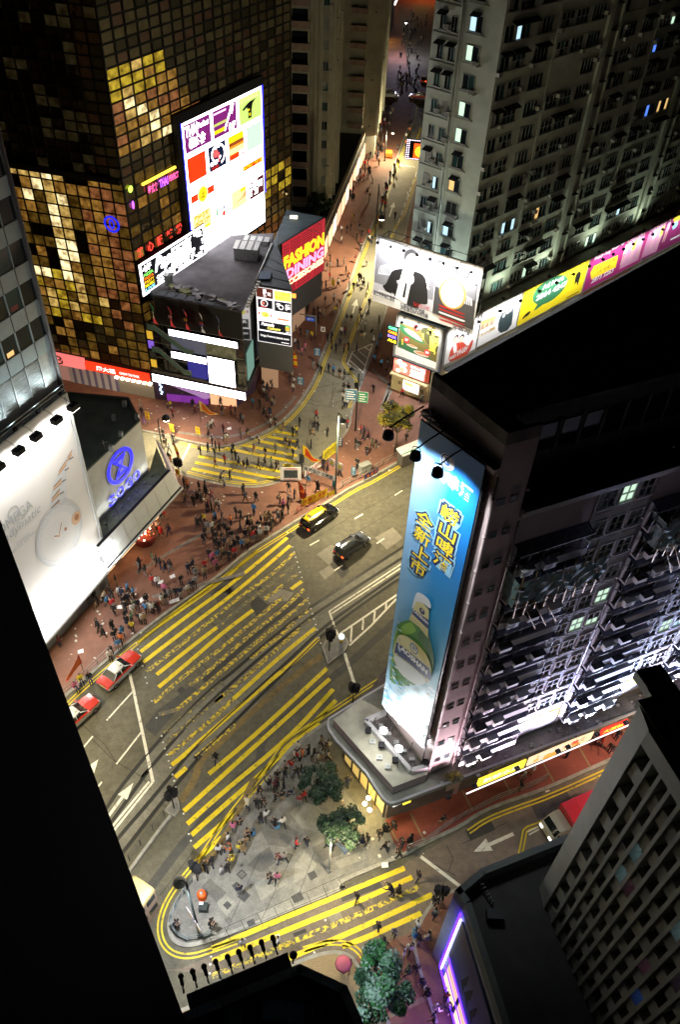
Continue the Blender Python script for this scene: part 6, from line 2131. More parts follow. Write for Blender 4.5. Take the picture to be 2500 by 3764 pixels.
def watch_man_billboard():
 f=Fr(FA.o.x,FA.o.y,120)
 f.o+=f.n*1.0
 (ul,zt),(ur,zt2),(ul2,zb),(ur2,zb2)=uz(f,1388,851),uz(f,1776,996),uz(f,1368,1098),uz(f,1735,1236)
 ul,ur,zt,zb=(ul+ul2)/2,(ur+ur2)/2,(zt+zt2)/2,(zb+zb2)/2
 root=thing('watch_billboard','black and white billboard of a man in a suit beside a large wristwatch','billboard',f.P(3,0,zb))
 mb=MB()
 f.box(mb,ul,ur,-.25,0,zb,zt,M_STEELG)
 mb.obj('panel',root)
 mb=MB()
 for u in(ul+.4,ul+3,ul+6,ul+9,ur-.4):
  for z in(zt-.3,zt-4):
   mb.tube([f.P(u,-.2,z),f.P(u,-2.4,z)],.06,M_STEEL,5)
  mb.tube([f.P(u,-2.4,zb),f.P(u,-2.4,zt-.3)],.07,M_STEEL,5)
 for z in(zt-.3,zt-2,zt-4):
  mb.tube([f.P(ul+.4,-2.4,z),f.P(ur-.4,-2.4,z)],.05,M_STEEL,5)
 for z in(zt-1,zt-3):
  mb.tube([f.P(ul+.1,-.2,z),f.P(ul+.3,-4.5,z)],.06,M_STEELG,5)
 mb.obj('support_frame',root)
 A=Art(f,.004,(1360,830),896/440)
 A.rect(ul,ur,zb,zt,P_WHT)
 A.poly([(55,60),(510,245),(470,650),(28,490)],PR('mid grey',(.17,.17,.19)))
 A.poly([(40,280),(505,450),(478,580),(30,430)],P_GRY)
 A.poly([(28,420),(478,560),(470,648),(28,490)],P_LGR)
 A.poly([(75,95),(245,150),(243,237),(70,180)],P_WHT)
 A.poly([(75,300),(170,280),(250,320),(230,380),(60,360)],P_LGR)
 for k in range(5):
  A.line([(80+k*16,300+k*3),(78+k*16,350+k*3)],.1,P_DGR)
 A.poly([(362,290),(400,300),(458,345),(445,480),(360,420)],P_WHT)
 for k in range(8):
  A.line([(405,325+k*16),(452,352+k*15)],.1,P_BLK)
 A.line([(505,250),(470,650)],.12,P_WHT)
 A.blob([(170,330),(250,318),(300,340),(390,350),(425,410),(435,560),(430,590),(370,580),(365,625),(275,590),(190,520),(130,500),(90,445),(120,440),(145,380)],P_BLK,1)
 A.poly([(252,318),(330,345),(300,470),(275,590),(190,535),(215,440)],P_WHT)
 A.poly([(268,425),(282,430),(262,540),(245,530)],P_BLK)
 A.blob([(262,320),(300,345),(335,380),(330,430),(300,440),(270,390),(255,350)],PR('skin print',(.66,.64,.62)))
 A.poly([(200,410),(268,390),(274,408),(210,438)],P_LGR)
 for k in range(6):
  A.line([(206+k*11,412-k*3),(214+k*11,434-k*3)],.06,P_BLK)
 A.blob([(262,235),(300,200),(362,225),(362,270),(330,335),(285,320),(262,280)],PR('skin print',(.66,.64,.62)))
 A.blob([(262,265),(285,268),(300,300),(285,320),(266,300)],P_GRY)
 A.blob([(258,250),(262,190),(310,170),(358,200),(362,228),(330,205),(285,215),(268,260)],P_BLK)
 A.line([(305,246),(328,252)],.12,P_BLK);A.line([(340,256),(358,262)],.12,P_BLK)
 A.line([(305,308),(335,318)],.14,P_DGR)
 A.line([(338,262),(342,290),(330,294)],.08,P_GRY)
 A.poly([(60,478),(185,520),(183,532),(58,490)],P_LGR)
 A.text('www.ssoy.hk',(66,494),(186,536),.55,P_WHT,.03)
 A.poly([(512,248),(815,370),(770,778),(470,650)],P_DGR)
 A.poly([(500,330),(805,450),(790,560),(485,450)],P_GRY)
 A.blob([(520,260),(600,290),(600,400),(560,425),(500,395)],P_LGR)
 for c,r in(((585,310),.9),((685,390),.8),((625,350),.5),((700,330),.9),((740,430),.6),((790,380),.9),((640,420),.7)):
  A.disc(c,r*.75,r,P_LGR if r<.9 else P_WHT)
 A.poly([(505,410),(560,430),(575,500),(520,480)],P_LGR)
 A.poly([(690,500),(770,545),(770,600),(680,570)],P_LGR)
 for k in range(5):
  A.line([(515+k*12,420+k*5),(520+k*12,475+k*5)],.07,P_BLK)
  A.line([(696+k*15,515+k*9),(692+k*15,570+k*6)],.07,P_BLK)
 A.disc((622,508),1.78,2.0,PR('gold bezel',(.5,.33,.08)))
 A.disc((620,510),1.5,1.75,P_WHT)
 A.line([(620,510),(585,520)],.06,P_DGR);A.line([(620,510),(640,540)],.06,P_DGR)
 redp=PR('red lettering',(.5,.01,.01))
 for i in range(5):
  y=588+i*26
  A.line([(520,y),(715,y+72)],.12 if i!=2 else .2,redp if i!=2 else P_WHT)
  A.line([(530,y+10),(700,y+74)],.06,redp if i!=2 else P_WHT)
 A.text('Tel 2510 5190',(328,590),(444,636),.5,redp,.02)
 dkt=PR('grey lettering',(.09,.09,.1))
 A.text('瑞士天梭表旗艦店',(28,508),(188,572),.7,dkt,.02)
 A.text('怡東商場21號地鋪',(232,596),(410,664),.62,dkt,.02)
 A.text('波斯富街84-94號E鋪',(232,618),(436,698),.62,dkt,.02)
 A.text('Tel: 2895 2638',(622,758),(752,806),.6,dkt,.02)
 A.text('Tel: 2811 1646',(622,780),(748,830),.6,dkt,.02)
 A.mb.obj('printed_picture',root)
 lamp_bar(root,f,ul,ur,zt,2600,8,1.3)
watch_man_billboard()
def sushi_billboard():
 f=Fr(FA.o.x,FA.o.y,120)
 f.o+=f.n*.55
 K8=896/360
 a,b=uz(f,1420+105/K8,1120+40/K8),uz(f,1420+495/K8,1120+585/K8)
 u0,u1=a[0],uz(f,1420+530/K8,1120+215/K8)[0]
 z0,z1=5.7,11.9
 root=thing('sushi_billboard','green sushi food billboard in a grey frame under the watch billboard','billboard',f.P(3,0,z0))
 mb=MB()
 f.box(mb,u0,u1,-.5,0,z0,z1,M_STEELG)
 for q in((u0,u0+.3),(u1-.3,u1)):
  f.box(mb,q[0],q[1],0,.12,z0,z1,M_STEELG)
 f.box(mb,u0+.3,u1-.3,0,.12,z0,z0+.3,M_STEELG)
 f.box(mb,u0,u1+.2,-.6,.15,z0-.18,z0-.002,mat('navy trim',(.01,.02,.05)))
 mb.obj('panel',root)
 A=Art(f,.004,(1420,1120),K8)
 A.rect(u0+.3,u1-.3,z0+.3,z1,P_WHT)
 A.poly([(125,160),(490,290),(460,530),(105,385)],PR('olive photo',(.13,.11,.03)))
 A.blob([(125,165),(200,220),(290,320),(370,350),(330,360),(230,310),(120,240)],PR('leaf green',(.03,.13,.05)))
 A.blob([(118,320),(230,380),(330,440),(450,520),(300,470),(106,385)],PR('leaf green',(.03,.13,.05)))
 A.blob([(300,220),(380,200),(490,300),(470,460),(390,380)],PR('dark moss',(.05,.05,.015)))
 for pts in([(150,205),(250,240),(345,340),(300,330),(200,265)],[(165,355),(250,365),(300,405),(250,400)],[(245,415),(330,425),(410,485),(330,475),(260,440)]):
  A.blob(pts,PR('rice and fish',(.62,.5,.42)))
  c=(sum(p[0]for p in pts)/len(pts),sum(p[1]for p in pts)/len(pts))
  A.blob([(c[0]+(p[0]-c[0])*.75,c[1]+(p[1]-c[1])*.55-5)for p in pts],PR('salmon fish',(.5,.22,.1))if pts[0][0]>160 else P_LGR)
 for c,t in(((278,212),'$3'),((188,322),'$7'),((375,438),'$8')):
  A.disc(c,.42,.48,PR('price red',(.6,.03,.03)))
  u,z=A.uz(*c)
  A.fr.text(A.mb,t,u-.25,u+.25,z-.22,z+.22,A.up(),P_WHT,.03)
 yg=PR('gold lettering',(.75,.62,.08))
 for ch,(x,y),s_ in(('元',(400,240),.62),('割',(420,330),.62),('烹',(405,395),.55)):
  u,z=A.uz(x+20,y)
  A.fr.text(A.mb,ch,u-s_,u+s_,z-s_,z+s_,A.up(),yg,.05)
 for x,y in((340,270),(150,320),(445,410)):
  for k in range(3):
   u,z=A.uz(x,y+k*18)
   A.fr.rect(A.mb,u-.1,u+.1,z-.12,z+.12,A.up(),yg)
 A.mb.obj('printed_picture',root)
 lamp_bar(root,f,u0+.3,u1-.3,z1+.05,520,3,1.1)
 g=Fr(SHOP_K.x,SHOP_K.y,46)
 g.o+=g.n*.35
 r2=thing('shirt_billboard','white billboard of two people in red and white tops at the podium corner','billboard',g.P(4,0,5.5))
 mb=MB()
 g.box(mb,.75,7.6,-.3,0,5.4,11.3,M_STEELG)
 mb.obj('panel',r2)
 A=Art(g,.004,(1420,1120),K8)
 A.rect(1.2,7.5,5.8,11.2,P_WHT)
 rdp,skn=PR('poster red',(.55,.06,.03)),PR('poster skin',(.6,.4,.3))
 A.blob([(565,525),(590,400),(640,350),(700,330),(750,390),(790,310),(800,340),(760,440),(700,480),(620,510)],rdp,1)
 A.blob([(610,380),(640,340),(650,420),(620,460)],P_WHT)
 for c in((640,310),(690,305)):
  A.disc(c,.55,.62,P_BLK)
  A.disc((c[0]-4,c[1]+14),.42,.5,skn)
 A.text('THE 2 IN 1',(640,450),(750,400),.5,P_WHT,.03)
 A.text('RED START',(580,500),(740,430),.5,P_WHT,.03)
 A.mb.obj('printed_picture',r2)
 lamp_bar(r2,g,1.2,7.5,11.3,420,2,1.0)
sushi_billboard()
def row_billboards():
 g=Fr(SHOP_K.x,SHOP_K.y,46)
 g.o+=g.n*.3
 def board(name,lab,u0,u1,base,draw,n,e):
  root=thing(name,lab,'billboard',g.P((u0+u1)/2,0,5.7),'billboards in a row along the podium')
  mb=MB()
  g.box(mb,u0,u1,-.25,0,5.7,11.45,M_STEELG)
  mb.obj('panel',root)
  A=Art(g,.004,(1700,700),1.96)
  A.rect(u0+.12,u1-.12,5.82,11.35,base)
  draw(A,u0,u1)
  A.mb.obj('printed_picture',root)
  lamp_bar(root,g,u0,u1,11.5,e,n,1.25,head=.2)
 rr=random.Random(3)
 dark=PR('photo dark',(.03,.05,.055))
 gold=PR('small gold print',(.5,.36,.12))
 def white_ad(A,u0,u1):
  A.blob([(255,1035),(262,930),(300,865),(330,900),(355,830),(372,860),(350,1000)],dark,1)
  A.poly([(130,1010),(140,940),(240,900),(240,950)],gold)
  for k in range(9):
   A.disc((140+k*11,985-k*5),.22,.4,PR('crowd print %d'%(k%3),((.5,.3,.2),(.3,.2,.15),(.6,.5,.3))[k%3]))
  A.text('750萬',(100,1060),(235,1010),.6,gold,.02)
  A.rect(u0+1.2,u0+4.0,10.4,10.6,P_LGR)
  for x,y in((300,900),(350,860)):
   A.disc((x,y),.3,.36,P_LGR)
 board('white_billboard','mostly white billboard with small dark photograph, left of the yellow one',7.8,16.35,P_WHT,white_ad,2,560)
 yel,grn=PR('vacancy yellow',(.9,.72,.012)),PR('bubble green',(.03,.17,.07))
 def yellow_ad(A,u0,u1):
  A.blob([(500,800),(520,720),(600,650),(700,605),(755,615),(765,660),(720,730),(640,800),(560,830)],grn)
  A.poly([(545,815),(585,820),(515,870)],grn)
  A.text('2864 4247',(528,803),(752,685),.95,P_WHT,.03)
  A.text('Ad Here',(575,722),(730,642),.85,P_WHT,.03)
  A.blob([(430,935),(445,900),(490,865),(492,880),(470,905),(455,910)],P_BLK,1)
  A.blob([(815,625),(830,590),(850,580),(858,600),(845,640),(830,690),(825,650),(808,690)],P_BLK,1)
  A.line([(850,580),(850,530),(870,500)],.12,P_BLK)
  for k in range(12):
   A.disc((770+rr.uniform(0,70),560+rr.uniform(0,80)),.12,.12,P_BLK)
  A.line([(630,850),(830,745)],.1,PR('brown lines',(.4,.25,.02)))
  A.line([(745,775),(838,728)],.2,PR('brown lines',(.4,.25,.02)))
 board('yellow_billboard','yellow vacancy billboard with a green speech bubble and phone number',16.4,32.0,yel,yellow_ad,4,1000)
 mag,mag2=PR('magenta',(.36,.02,.15)),PR('deep magenta',(.2,.015,.1))
 def girls(A,xs,y0):
  for k,(x,y)in enumerate(xs):
   for w,dx,dz,h,m_ in((.5,0,0,1.5,((.35,.55,.6),(.8,.6,.08),(.5,.3,.5))[k%3]),):
    u,z=A.uz(x,y)
    A.fr.poly(A.mb,[(u-.55,z-1.0),(u+.55,z-1.0),(u+.4,z+.5),(u-.4,z+.5)],A.up(),PR('dress %d'%(k%3),m_))
    A.fr.disc(A.mb,u,z+.95,.34,A.up(),P_BLK,12,.42)
    A.fr.disc(A.mb,u,z+.9,.2,A.up(),PR('poster skin',(.6,.4,.3)),10,.26)
    for s_ in(-.25,.25):
     A.fr.poly(A.mb,[(u+s_-.14,z-2.9),(u+s_+.08,z-2.9),(u+s_+.16,z-1.0),(u+s_-.16,z-1.0)],A.up(),PR('poster legs',(.6,.38,.36)))
 def magenta_ad(A,u0,u1):
  A.poly([(1130,570),(1230,310),(1330,270),(1270,500)],PR('pink glow print',(.55,.25,.4)))
  A.poly([(925,590),(950,545),(1125,465),(1108,555),(930,642)],PR('yellow box print',(.85,.62,.02)))
  A.text('11樓全層',(970,600),(1060,560),.7,PR('brown lines',(.4,.25,.02)),.03)
  A.text('銅鑼灣商場',(960,575),(1100,510),.6,PR('brown lines',(.4,.25,.02)),.03)
  A.text('2873 2263',(928,668),(1085,595),.85,P_WHT,.03)
  A.text('Beauty Party',(950,510),(1070,455),.8,P_WHT,.02,.3)
  A.text('美容瘦身',(1075,435),(1165,395),.7,P_WHT,.03)
  girls(A,((1185,410),(1245,385),(1300,350)),0)
 board('magenta_billboard','magenta beauty billboard with a yellow phone number box',32.1,48.1,mag,magenta_ad,6,900)
 def magenta2(A,u0,u1):
  A.poly([(1290,490),(1370,240),(1480,210),(1400,440)],PR('pink glow print',(.55,.25,.4)))
  girls(A,((1395,300),(1445,280),(1490,250)),0)
  A.disc((1560,180),1.3,1.1,PR('yellow box print',(.85,.62,.02)))
  A.disc((1535,250),.8,.7,PR('badge blue',(.2,.4,.6)))
  A.line([(1500,355),(1568,320)],.3,P_WHT)
 board('magenta_billboard','dark magenta billboard with three posing women at the far right',48.2,66,mag2,magenta2,6,900)
row_billboards()
def small_signs():
 f=Fr(FA.o.x,FA.o.y,120)
 f.o+=f.n*.5
 root=thing('video_sign','bright red and white video sign over the cream corner shop','sign',f.P(3,0,3.2))
 mb=MB()
 f.box(mb,.1,5.6,-.45,0,3.25,5.4,M_BLACK)
 mb.obj('sign_case',root)
 A=Art(f,.004)
 A.rect(.15,5.0,3.3,5.35,glow('video red',(1,.22,.16),1.3))
 A.rect(5.05,5.6,3.3,5.35,glow('brick red end',(.4,.06,.03),.6))
 rr=random.Random(6)
 for k in range(14):
  A.fr.disc(A.mb,rr.uniform(.4,2.2),rr.uniform(3.6,5.1),rr.uniform(.15,.45),A.up(),glow('video %d'%(k%3),((1,.9,.85),(1,.6,.4),(.9,.3,.2))[k%3],2.2),10)
 vw=glow('video lettering',(.95,.9,1),2.6)
 A.fr.text(A.mb,'CAFE de',2.7,4.0,4.75,5.15,A.up(),vw,.04)
 A.fr.text(A.mb,'焗飯',4.1,4.9,4.5,5.2,A.up(),vw,.04)
 for k in range(4):
  A.fr.rect(A.mb,2.7+.1*(k%2),4.8,3.45+k*.3,3.62+k*.3,A.up(),vw if k!=2 else glow('video peach',(1,.75,.5),2))
 A.mb.obj('lettering',root)
 g=Fr(FA.o.x-.4,FA.o.y+.2,120)
 g.o+=g.n*.7
 u0,z1=uz(g,1000+835/1.96,700+965/1.96)
 u1,z0=uz(g,1000+885/1.96,700+1105/1.96)
 root=thing('word_sign','vertical neon sign with green orange blue and yellow words beside the sushi billboard','sign',g.P(u0,0,z0))
 mb=MB()
 g.box(mb,u0,u0+1.6,-.2,0,z0-.1,z1+.1,M_BLACK)
 mb.obj('sign_case',root)
 A=Art(g,.004)
 h=(z1-z0)/4
 for i,(t,c)in enumerate((('CAFE',(.1,1,.35)),('CAKE',(1,.3,.02)),('BOX',(.25,.15,1)),('ALE',(1,.75,.02)))):
  A.fr.text(A.mb,t,u0+.15,u0+1.45,z1-h*(i+.85),z1-h*(i+.2),A.up(),glow('neon word %d'%i,c,3),.05)
 A.mb.obj('lettering',root)
 c=at(1533,545,5.5)
 f2=Fr(c.x,c.y,96)
 root=thing('bulb_sign','red and yellow sign framed with white bulbs over the narrow street','sign',(c.x,c.y,4))
 mb=MB()
 f2.box(mb,-2.2,2.2,-.2,0,3.2,7.2,M_BLACK)
 mb.obj('sign_case',root)
 mb=MB()
 f2.box(mb,-.6,2.0,.01,.06,3.6,6.4,glow('bulb sign red',(1,.1,.01),2))
 f2.disc(mb,.7,4.9,1.0,.08,glow('bulb sign yellow',(1,.65,.02),3),14)
 for k in range(13):
  for u,z in((-2.0+k*.34,7.0),(-2.0+k*.34,3.4)):
   f2.disc(mb,u,z,.1,.08,glow('white bulb',(1,.8,1),4),6)
 for k in range(11):
  for u in(-2.0,-1.6,2.05):
   f2.disc(mb,u,3.4+k*.36,.1,.08,glow('white bulb',(1,.8,1),4),6)
 mb.obj('bulbs',root)
small_signs()
def jewel_watch_billboard():
 f=Fr(FS.o.x,FS.o.y,24)
 f.o+=f.n*.3
 root=thing('white_watch_billboard','huge white billboard of a ladies wristwatch on the department store','billboard',f.P(-5,0,5.6))
 mb=MB()
 f.box(mb,-24,1.35,-.3,0,5.7,25.2,mat('billboard back',(.2,.21,.22)))
 f.box(mb,1.1,1.4,0,.12,5.7,25.2,mat('billboard edge trim',(.55,.58,.58)))
 f.box(mb,-24,1.1,0,.12,25.0,25.2,mat('billboard edge trim',(.55,.58,.58)))
 mb.obj('panel',root)
 A=Art(f,.004,(0,1600),896/400)
 A.rect(-24,1.1,5.75,25.0,mat('poster paper',(.74,.73,.7),rough=.6,col2=(.8,.79,.77),var=1,scale=.18))
 sil,gold,dk,cop=PR('silver print',(.6,.64,.68)),PR('rose gold print',(.72,.5,.33)),PR('link shadow',(.1,.06,.05)),PR('copper print',(.42,.2,.1))
 pal=PR('pale silver print',(.7,.73,.76))
 A.blob([(605,105),(560,150),(500,240),(445,370),(415,480),(405,600),(410,665),(430,660),(520,570),(545,530),(540,360),(560,220),(606,125)],pal,1)
 seg=[((590,120),(552,185)),((545,200),(480,300)),((502,352),(437,425)),((488,440),(425,520)),((484,530),(418,600)),((500,575),(440,655))]
 for i,(a,b)in enumerate(seg):
  x0,y0,x1,y1=a[0],a[1],b[0],b[1]
  A.poly([(x0,y0),(x0-4,y0+42),(x1-6,y1+28),(x1,y1)],gold)
  A.line([(x0,y0),(x1,y1)],.09,dk if i>1 else cop)
  A.line([(x0-4,y0+44),(x1-6,y1+30)],.07,cop)
 for x,y in((582,185),(545,275),(520,370),(505,470)):
  A.line([(x-18,y+14),(x+16,y-8)],.1,dk)
 A.disc((532,535),.3,.34,sil)
 A.blob([(430,660),(500,600),(560,580),(610,620),(645,690),(630,800),(590,890),(560,930),(590,800),(600,720)],gold)
 A.line([(500,605),(560,590),(600,640),(625,720),(615,820),(590,880)],.12,cop)
 A.disc((487,815),2.95,3.3,sil)
 A.disc((484,818),2.65,3.0,pal)
 rr=random.Random(4)
 for k in range(110):
  t=6.2832*k/110
  u,z=A.uz(487,815)
  r=rr.uniform(2.35,2.85)
  A.fr.disc(A.mb,u+r*math.cos(t),z+1.12*r*math.sin(t),.08,A.d+.004+.0002*(k%3),P_WHT if k%2 else sil,5)
 A.up()
 A.disc((476,828),2.15,2.45,PR('pearl dial',(.76,.77,.77)))
 u,z=A.uz(476,828)
 for k in range(24):
  t=6.2832*k/24
  A.fr.line(A.mb,[(u+.5*math.cos(t),z+.5*math.sin(t)),(u+1.6*math.cos(t),z+1.8*math.sin(t))],.03,A.d+.003,sil)
 A.up()
 A.line([(478,826),(500,715)],.1,cop)
 A.line([(478,826),(440,830)],.12,cop)
 A.disc((478,826),.16,.16,gold)
 A.disc((533,770),.16,.2,cop)
 A.disc((620,680),.62,.72,gold)
 A.disc((625,672),.3,.36,cop)
 A.blob([(520,1000),(590,930),(650,890),(640,940),(560,1020)],pal)
 for k in range(4):
  A.poly([(540+k*50,1010+k*20),(570+k*50,990+k*20),(590+k*50,1010+k*22),(560+k*50,1035+k*22)],gold if k%2 else pal)
 gr=PR('grey poster lettering',(.42,.45,.47))
 A.text('OMEGA',(-10,840),(262,580),1.0,gr,.0)
 u,z=A.uz(100,635)
 A.fr.ring(A.mb,u,z,.5,.62,A.up(),gr,24,-4,16)
 A.fr.rect(A.mb,u-.75,u-.25,z-.62,z-.5,A.up(),gr)
 A.fr.rect(A.mb,u+.25,u+.75,z-.62,z-.5,A.up(),gr)
 A.text('PRESENTS',(80,805),(205,690),.35,gr)
 A.text('Ladymatic',(5,955),(335,620),1.1,gr,0,.3)
 A.text('STARRING',(130,905),(235,815),.3,gr)
 A.text('NICOLE KIDMAN',(92,985),(288,790),.4,gr)
 A.mb.obj('printed_picture',root)
 for k,(lx,ly)in enumerate(((402,228),(285,330),(141,460),(20,578),(-120,700),(-270,830))):
  u,z=uz(f,lx/1.96,1400+ly/1.96)
  u0=u+.25
  mb=MB()
  mb.tube([f.P(u0,.1,25.3),f.P(u0,.5,25.75),f.P(u0,1.1,25.75),f.P(u0,1.7,25.45)],.03,M_STEELG,6)
  f.box(mb,u0-.42,u0+.42,1.5,2.1,24.95,25.4,M_BLACK)
  f.box(mb,u0-.42,u0+.42,1.5,2.1,24.9,24.95,glow('flood face',(1,.97,.92),3))
  mb.obj('floodlight',root)
  lamp('floodlight_beam','SPOT',f.P(u0,1.75,24.85),1200,(1,.97,.93),.2,aim=f.P(u0,-.6,17.5),spot=130,blend=.8,parent=root)
 for k in range(5):
  lamp('globe_light','POINT',f.P(.9-k*2.35,1.6,6.5),420,(1,.98,.95),.35,parent=root)
jewel_watch_billboard()
SIGN_K=.965
def beer_billboard():
 bl,br=Vector((4.36,36.6)),Vector((7.74,32.77))
 f=Fr(bl.x*SIGN_K,bl.y*SIGN_K,math.degrees(math.atan2(br.x-bl.x,br.y-bl.y)))
 f.k,f.z0=SIGN_K,65*(1-SIGN_K)
 Wd=(br-bl).length
 root=thing('beer_billboard','very tall blue beer sign with a green bottle on the corner tower','billboard',f.P(2.5,0,7))
 m_=mat('blue sky print',(.01,.2,.6),rough=.5)
 nt_=m_.node_tree
 tc=nt_.nodes.new('ShaderNodeTexCoord')
 mp=nt_.nodes.new('ShaderNodeMapping')
 mp.vector_type='POINT'
 sx=nt_.nodes.new('ShaderNodeSeparateXYZ')
 nt_.links.new(tc.outputs['Object'],sx.inputs[0])
 ns=nt_.nodes.new('ShaderNodeTexNoise')
 ns.inputs['Scale'].default_value=.16
 ns.inputs['Detail'].default_value=3
 nt_.links.new(tc.outputs['Object'],ns.inputs['Vector'])
 a=nt_.nodes.new('ShaderNodeMapRange')
 a.inputs[1].default_value,a.inputs[2].default_value=f.z0+7*f.k,f.z0+37.0*f.k
 nt_.links.new(sx.outputs[2],a.inputs[0])
 b=nt_.nodes.new('ShaderNodeMapRange')
 b.inputs[1].default_value,b.inputs[2].default_value=bl.x*f.k,br.x*f.k
 nt_.links.new(sx.outputs[0],b.inputs[0])
 r1=nt_.nodes.new('ShaderNodeValToRGB')
 e=r1.color_ramp.elements
 e[0].position,e[0].color=0,(.75,.85,.85,1)
 e[1].position,e[1].color=1,(.02,.2,.62,1)
 for p,c in((.12,(.6,.78,.82,1)),(.3,(.1,.48,.66,1)),(.5,(.004,.3,.62,1)),(.72,(.003,.17,.52,1)),(.86,(.006,.22,.68,1))):
  q=e.new(p)
  q.color=c
 nt_.links.new(a.outputs[0],r1.inputs[0])
 r2=nt_.nodes.new('ShaderNodeValToRGB')
 r2.color_ramp.elements[0].position,r2.color_ramp.elements[1].position=0,.55
 r2.color_ramp.elements[0].color,r2.color_ramp.elements[1].color=(.75,.75,.75,1),(0,0,0,1)
 ad=nt_.nodes.new('ShaderNodeMath')
 ad.operation='MULTIPLY_ADD'
 ad.inputs[1].default_value,ad.inputs[2].default_value=.6,-.3
 nt_.links.new(ns.outputs[0],ad.inputs[0])
 ad2=nt_.nodes.new('ShaderNodeMath')
 ad2.operation='ADD'
 nt_.links.new(ad.outputs[0],ad2.inputs[0])
 nt_.links.new(b.outputs[0],ad2.inputs[1])
 nt_.links.new(ad2.outputs[0],r2.inputs[0])
 mx=nt_.nodes.new('ShaderNodeMix')
 mx.data_type='RGBA'
 nt_.links.new(r2.outputs[0],mx.inputs[0])
 nt_.links.new(r1.outputs[0],mx.inputs[6])
 mx.inputs[7].default_value=(.35,.6,.82,1)
 nt_.links.new(mx.outputs[2],nt_.nodes['Principled BSDF'].inputs['Base Color'])
 mb=MB()
 f.box(mb,0,Wd,-.12,0,7,37.0,mat('sign back',(.02,.02,.025)))
 f.rect(mb,.02,Wd-.02,7.02,36.98,.004,m_)
 mb.obj('panel',root)
 mb=MB()
 for u,d in((Wd+.05,-.1),(Wd+.05,-.75),(.05,-.75)):
  mb.tube([f.P(u,d,3.9),f.P(u,d,37.4)],.06,M_STEEL,5)
 n_=26
 for k in range(n_):
  z0,z1=7+30.3*k/n_,7+30.3*(k+1)/n_
  mb.tube([f.P(Wd+.05,-.1,z0),f.P(Wd+.05,-.75,z1)],.035,M_STEEL,4)
  mb.tube([f.P(Wd+.05,-.1,z1),f.P(Wd+.05,-.75,z1)],.03,M_STEEL,4)
 for k in range(7):
  u0,u1=Wd*k/7,Wd*(k+1)/7
  mb.tube([f.P(u0,-.1,37.25),f.P(u1,-.75,37.25)],.05,M_STEEL,5)
  mb.tube([f.P(u0,-.75,37.25),f.P(u1,-.1,37.25)],.04,M_STEEL,5)
 for d in(-.1,-.75):
  mb.tube([f.P(0,d,37.25),f.P(Wd,d,37.25)],.07,M_STEEL,5)
 mb.obj('truss',root)
 A=Art(f,.008,(1380,2150),2.8)
 T=lambda t,u0,u1,z0,z1,m_,bo=.03,s_=0.:A.fr.text(A.mb,t,u0,u1,z0,z1,A.up(),m_,bo,s_)
 u,z=2.45,35.5
 A.fr.disc(A.mb,u,z,.58,A.up(),P_WHT,26,.52)
 A.fr.ring(A.mb,u,z,.4,.5,A.up(),PR('emblem blue',(.03,.15,.45)),26,2,22)
 T('S',u-.22,u+.22,z-.3,z+.3,PR('emblem blue',(.03,.15,.45)),.06)
 for k,ch in enumerate('崂山啤酒'):
  T(ch,.5+k*1.06,1.48+k*1.06,33.85,34.95,P_WHT,.04)
 navy,yel,halo=PR('letter navy',(.006,.02,.09)),PR('letter yellow',(.95,.7,.03)),PR('letter halo',(.3,.62,.85))
 for chars,ucs,z1,dz in(('崂山啤酒',(3.35,3.42,3.4,3.45),32.6,1.34),('全新上市',(1.5,1.5,1.62,1.6),30.75,1.45)):
  for bo,ml,pad in((.13,halo,.3),(.1,navy,.17),(.015,yel,0)):
   for k,ch in enumerate(chars):
    zc=z1-.7-k*dz
    T(ch,ucs[k]-.72-pad,ucs[k]+.72+pad,zc-.62-pad,zc+.62+pad,ml,bo,.06)
 gA,gB,gC=PR('bottle green',(.05,.22,.03)),PR('bottle deep green',(.012,.1,.02)),PR('bottle bright green',(.22,.45,.05))
 cream,gold,navyL,foam,sil=PR('label cream',(.68,.62,.3)),PR('label gold',(.6,.47,.1)),PR('label navy',(.01,.03,.14)),PR('foam white',(.78,.8,.8)),PR('label silver',(.62,.66,.62))
 A.blob([(385,360),(365,350),(240,385),(215,470),(200,560),(180,700),(160,860),(150,1000),(330,1050),(560,980),(600,880),(615,760),(590,660),(560,560),(545,430),(560,300)],gA,1)
 A.blob([(380,375),(300,400),(260,450),(300,520),(440,480),(400,410)],gC)
 A.blob([(545,420),(570,560),(610,700),(600,860),(575,900),(560,760),(500,600),(420,500)],gB)
 A.blob([(250,440),(225,480),(205,700),(180,860),(165,860),(190,620),(225,430)],gC,1)
 A.blob([(380,240),(410,130),(435,68),(480,78),(560,140),(585,215),(570,245),(500,180),(430,170),(400,235)],foam)
 A.poly([(430,165),(500,185),(560,255),(550,545),(460,430),(355,350),(390,260)],cream)
 A.poly([(400,248),(560,360),(550,450),(385,290)],navyL)
 A.text('LAOSHAN',(402,272),(550,408),.3,P_WHT,.05)
 A.disc((490,265),.26,.3,navyL)
 A.text('S',(478,276),(500,262),.3,cream,.05)
 A.line([(358,328),(450,395),(550,525)],.05,gold)
 A.blob([(225,560),(240,515),(290,505),(380,550),(480,640),(560,750),(590,880),(570,1000),(480,1010),(300,900),(200,760),(195,640)],cream,2)
 A.blob([(420,590),(500,670),(560,760),(585,860),(520,800),(440,690)],gold)
 A.poly([(225,580),(560,850),(590,930),(575,985),(350,790),(205,690)],navyL)
 A.blob([(200,700),(350,800),(520,940),(540,1010),(440,1030),(280,930),(195,780)],sil)
 A.text('LAOSHAN',(240,655),(545,905),.62,P_WHT,.06)
 A.text('崂山啤酒',(300,745),(440,860),.4,PR('label navy',(.01,.03,.14)),.04)
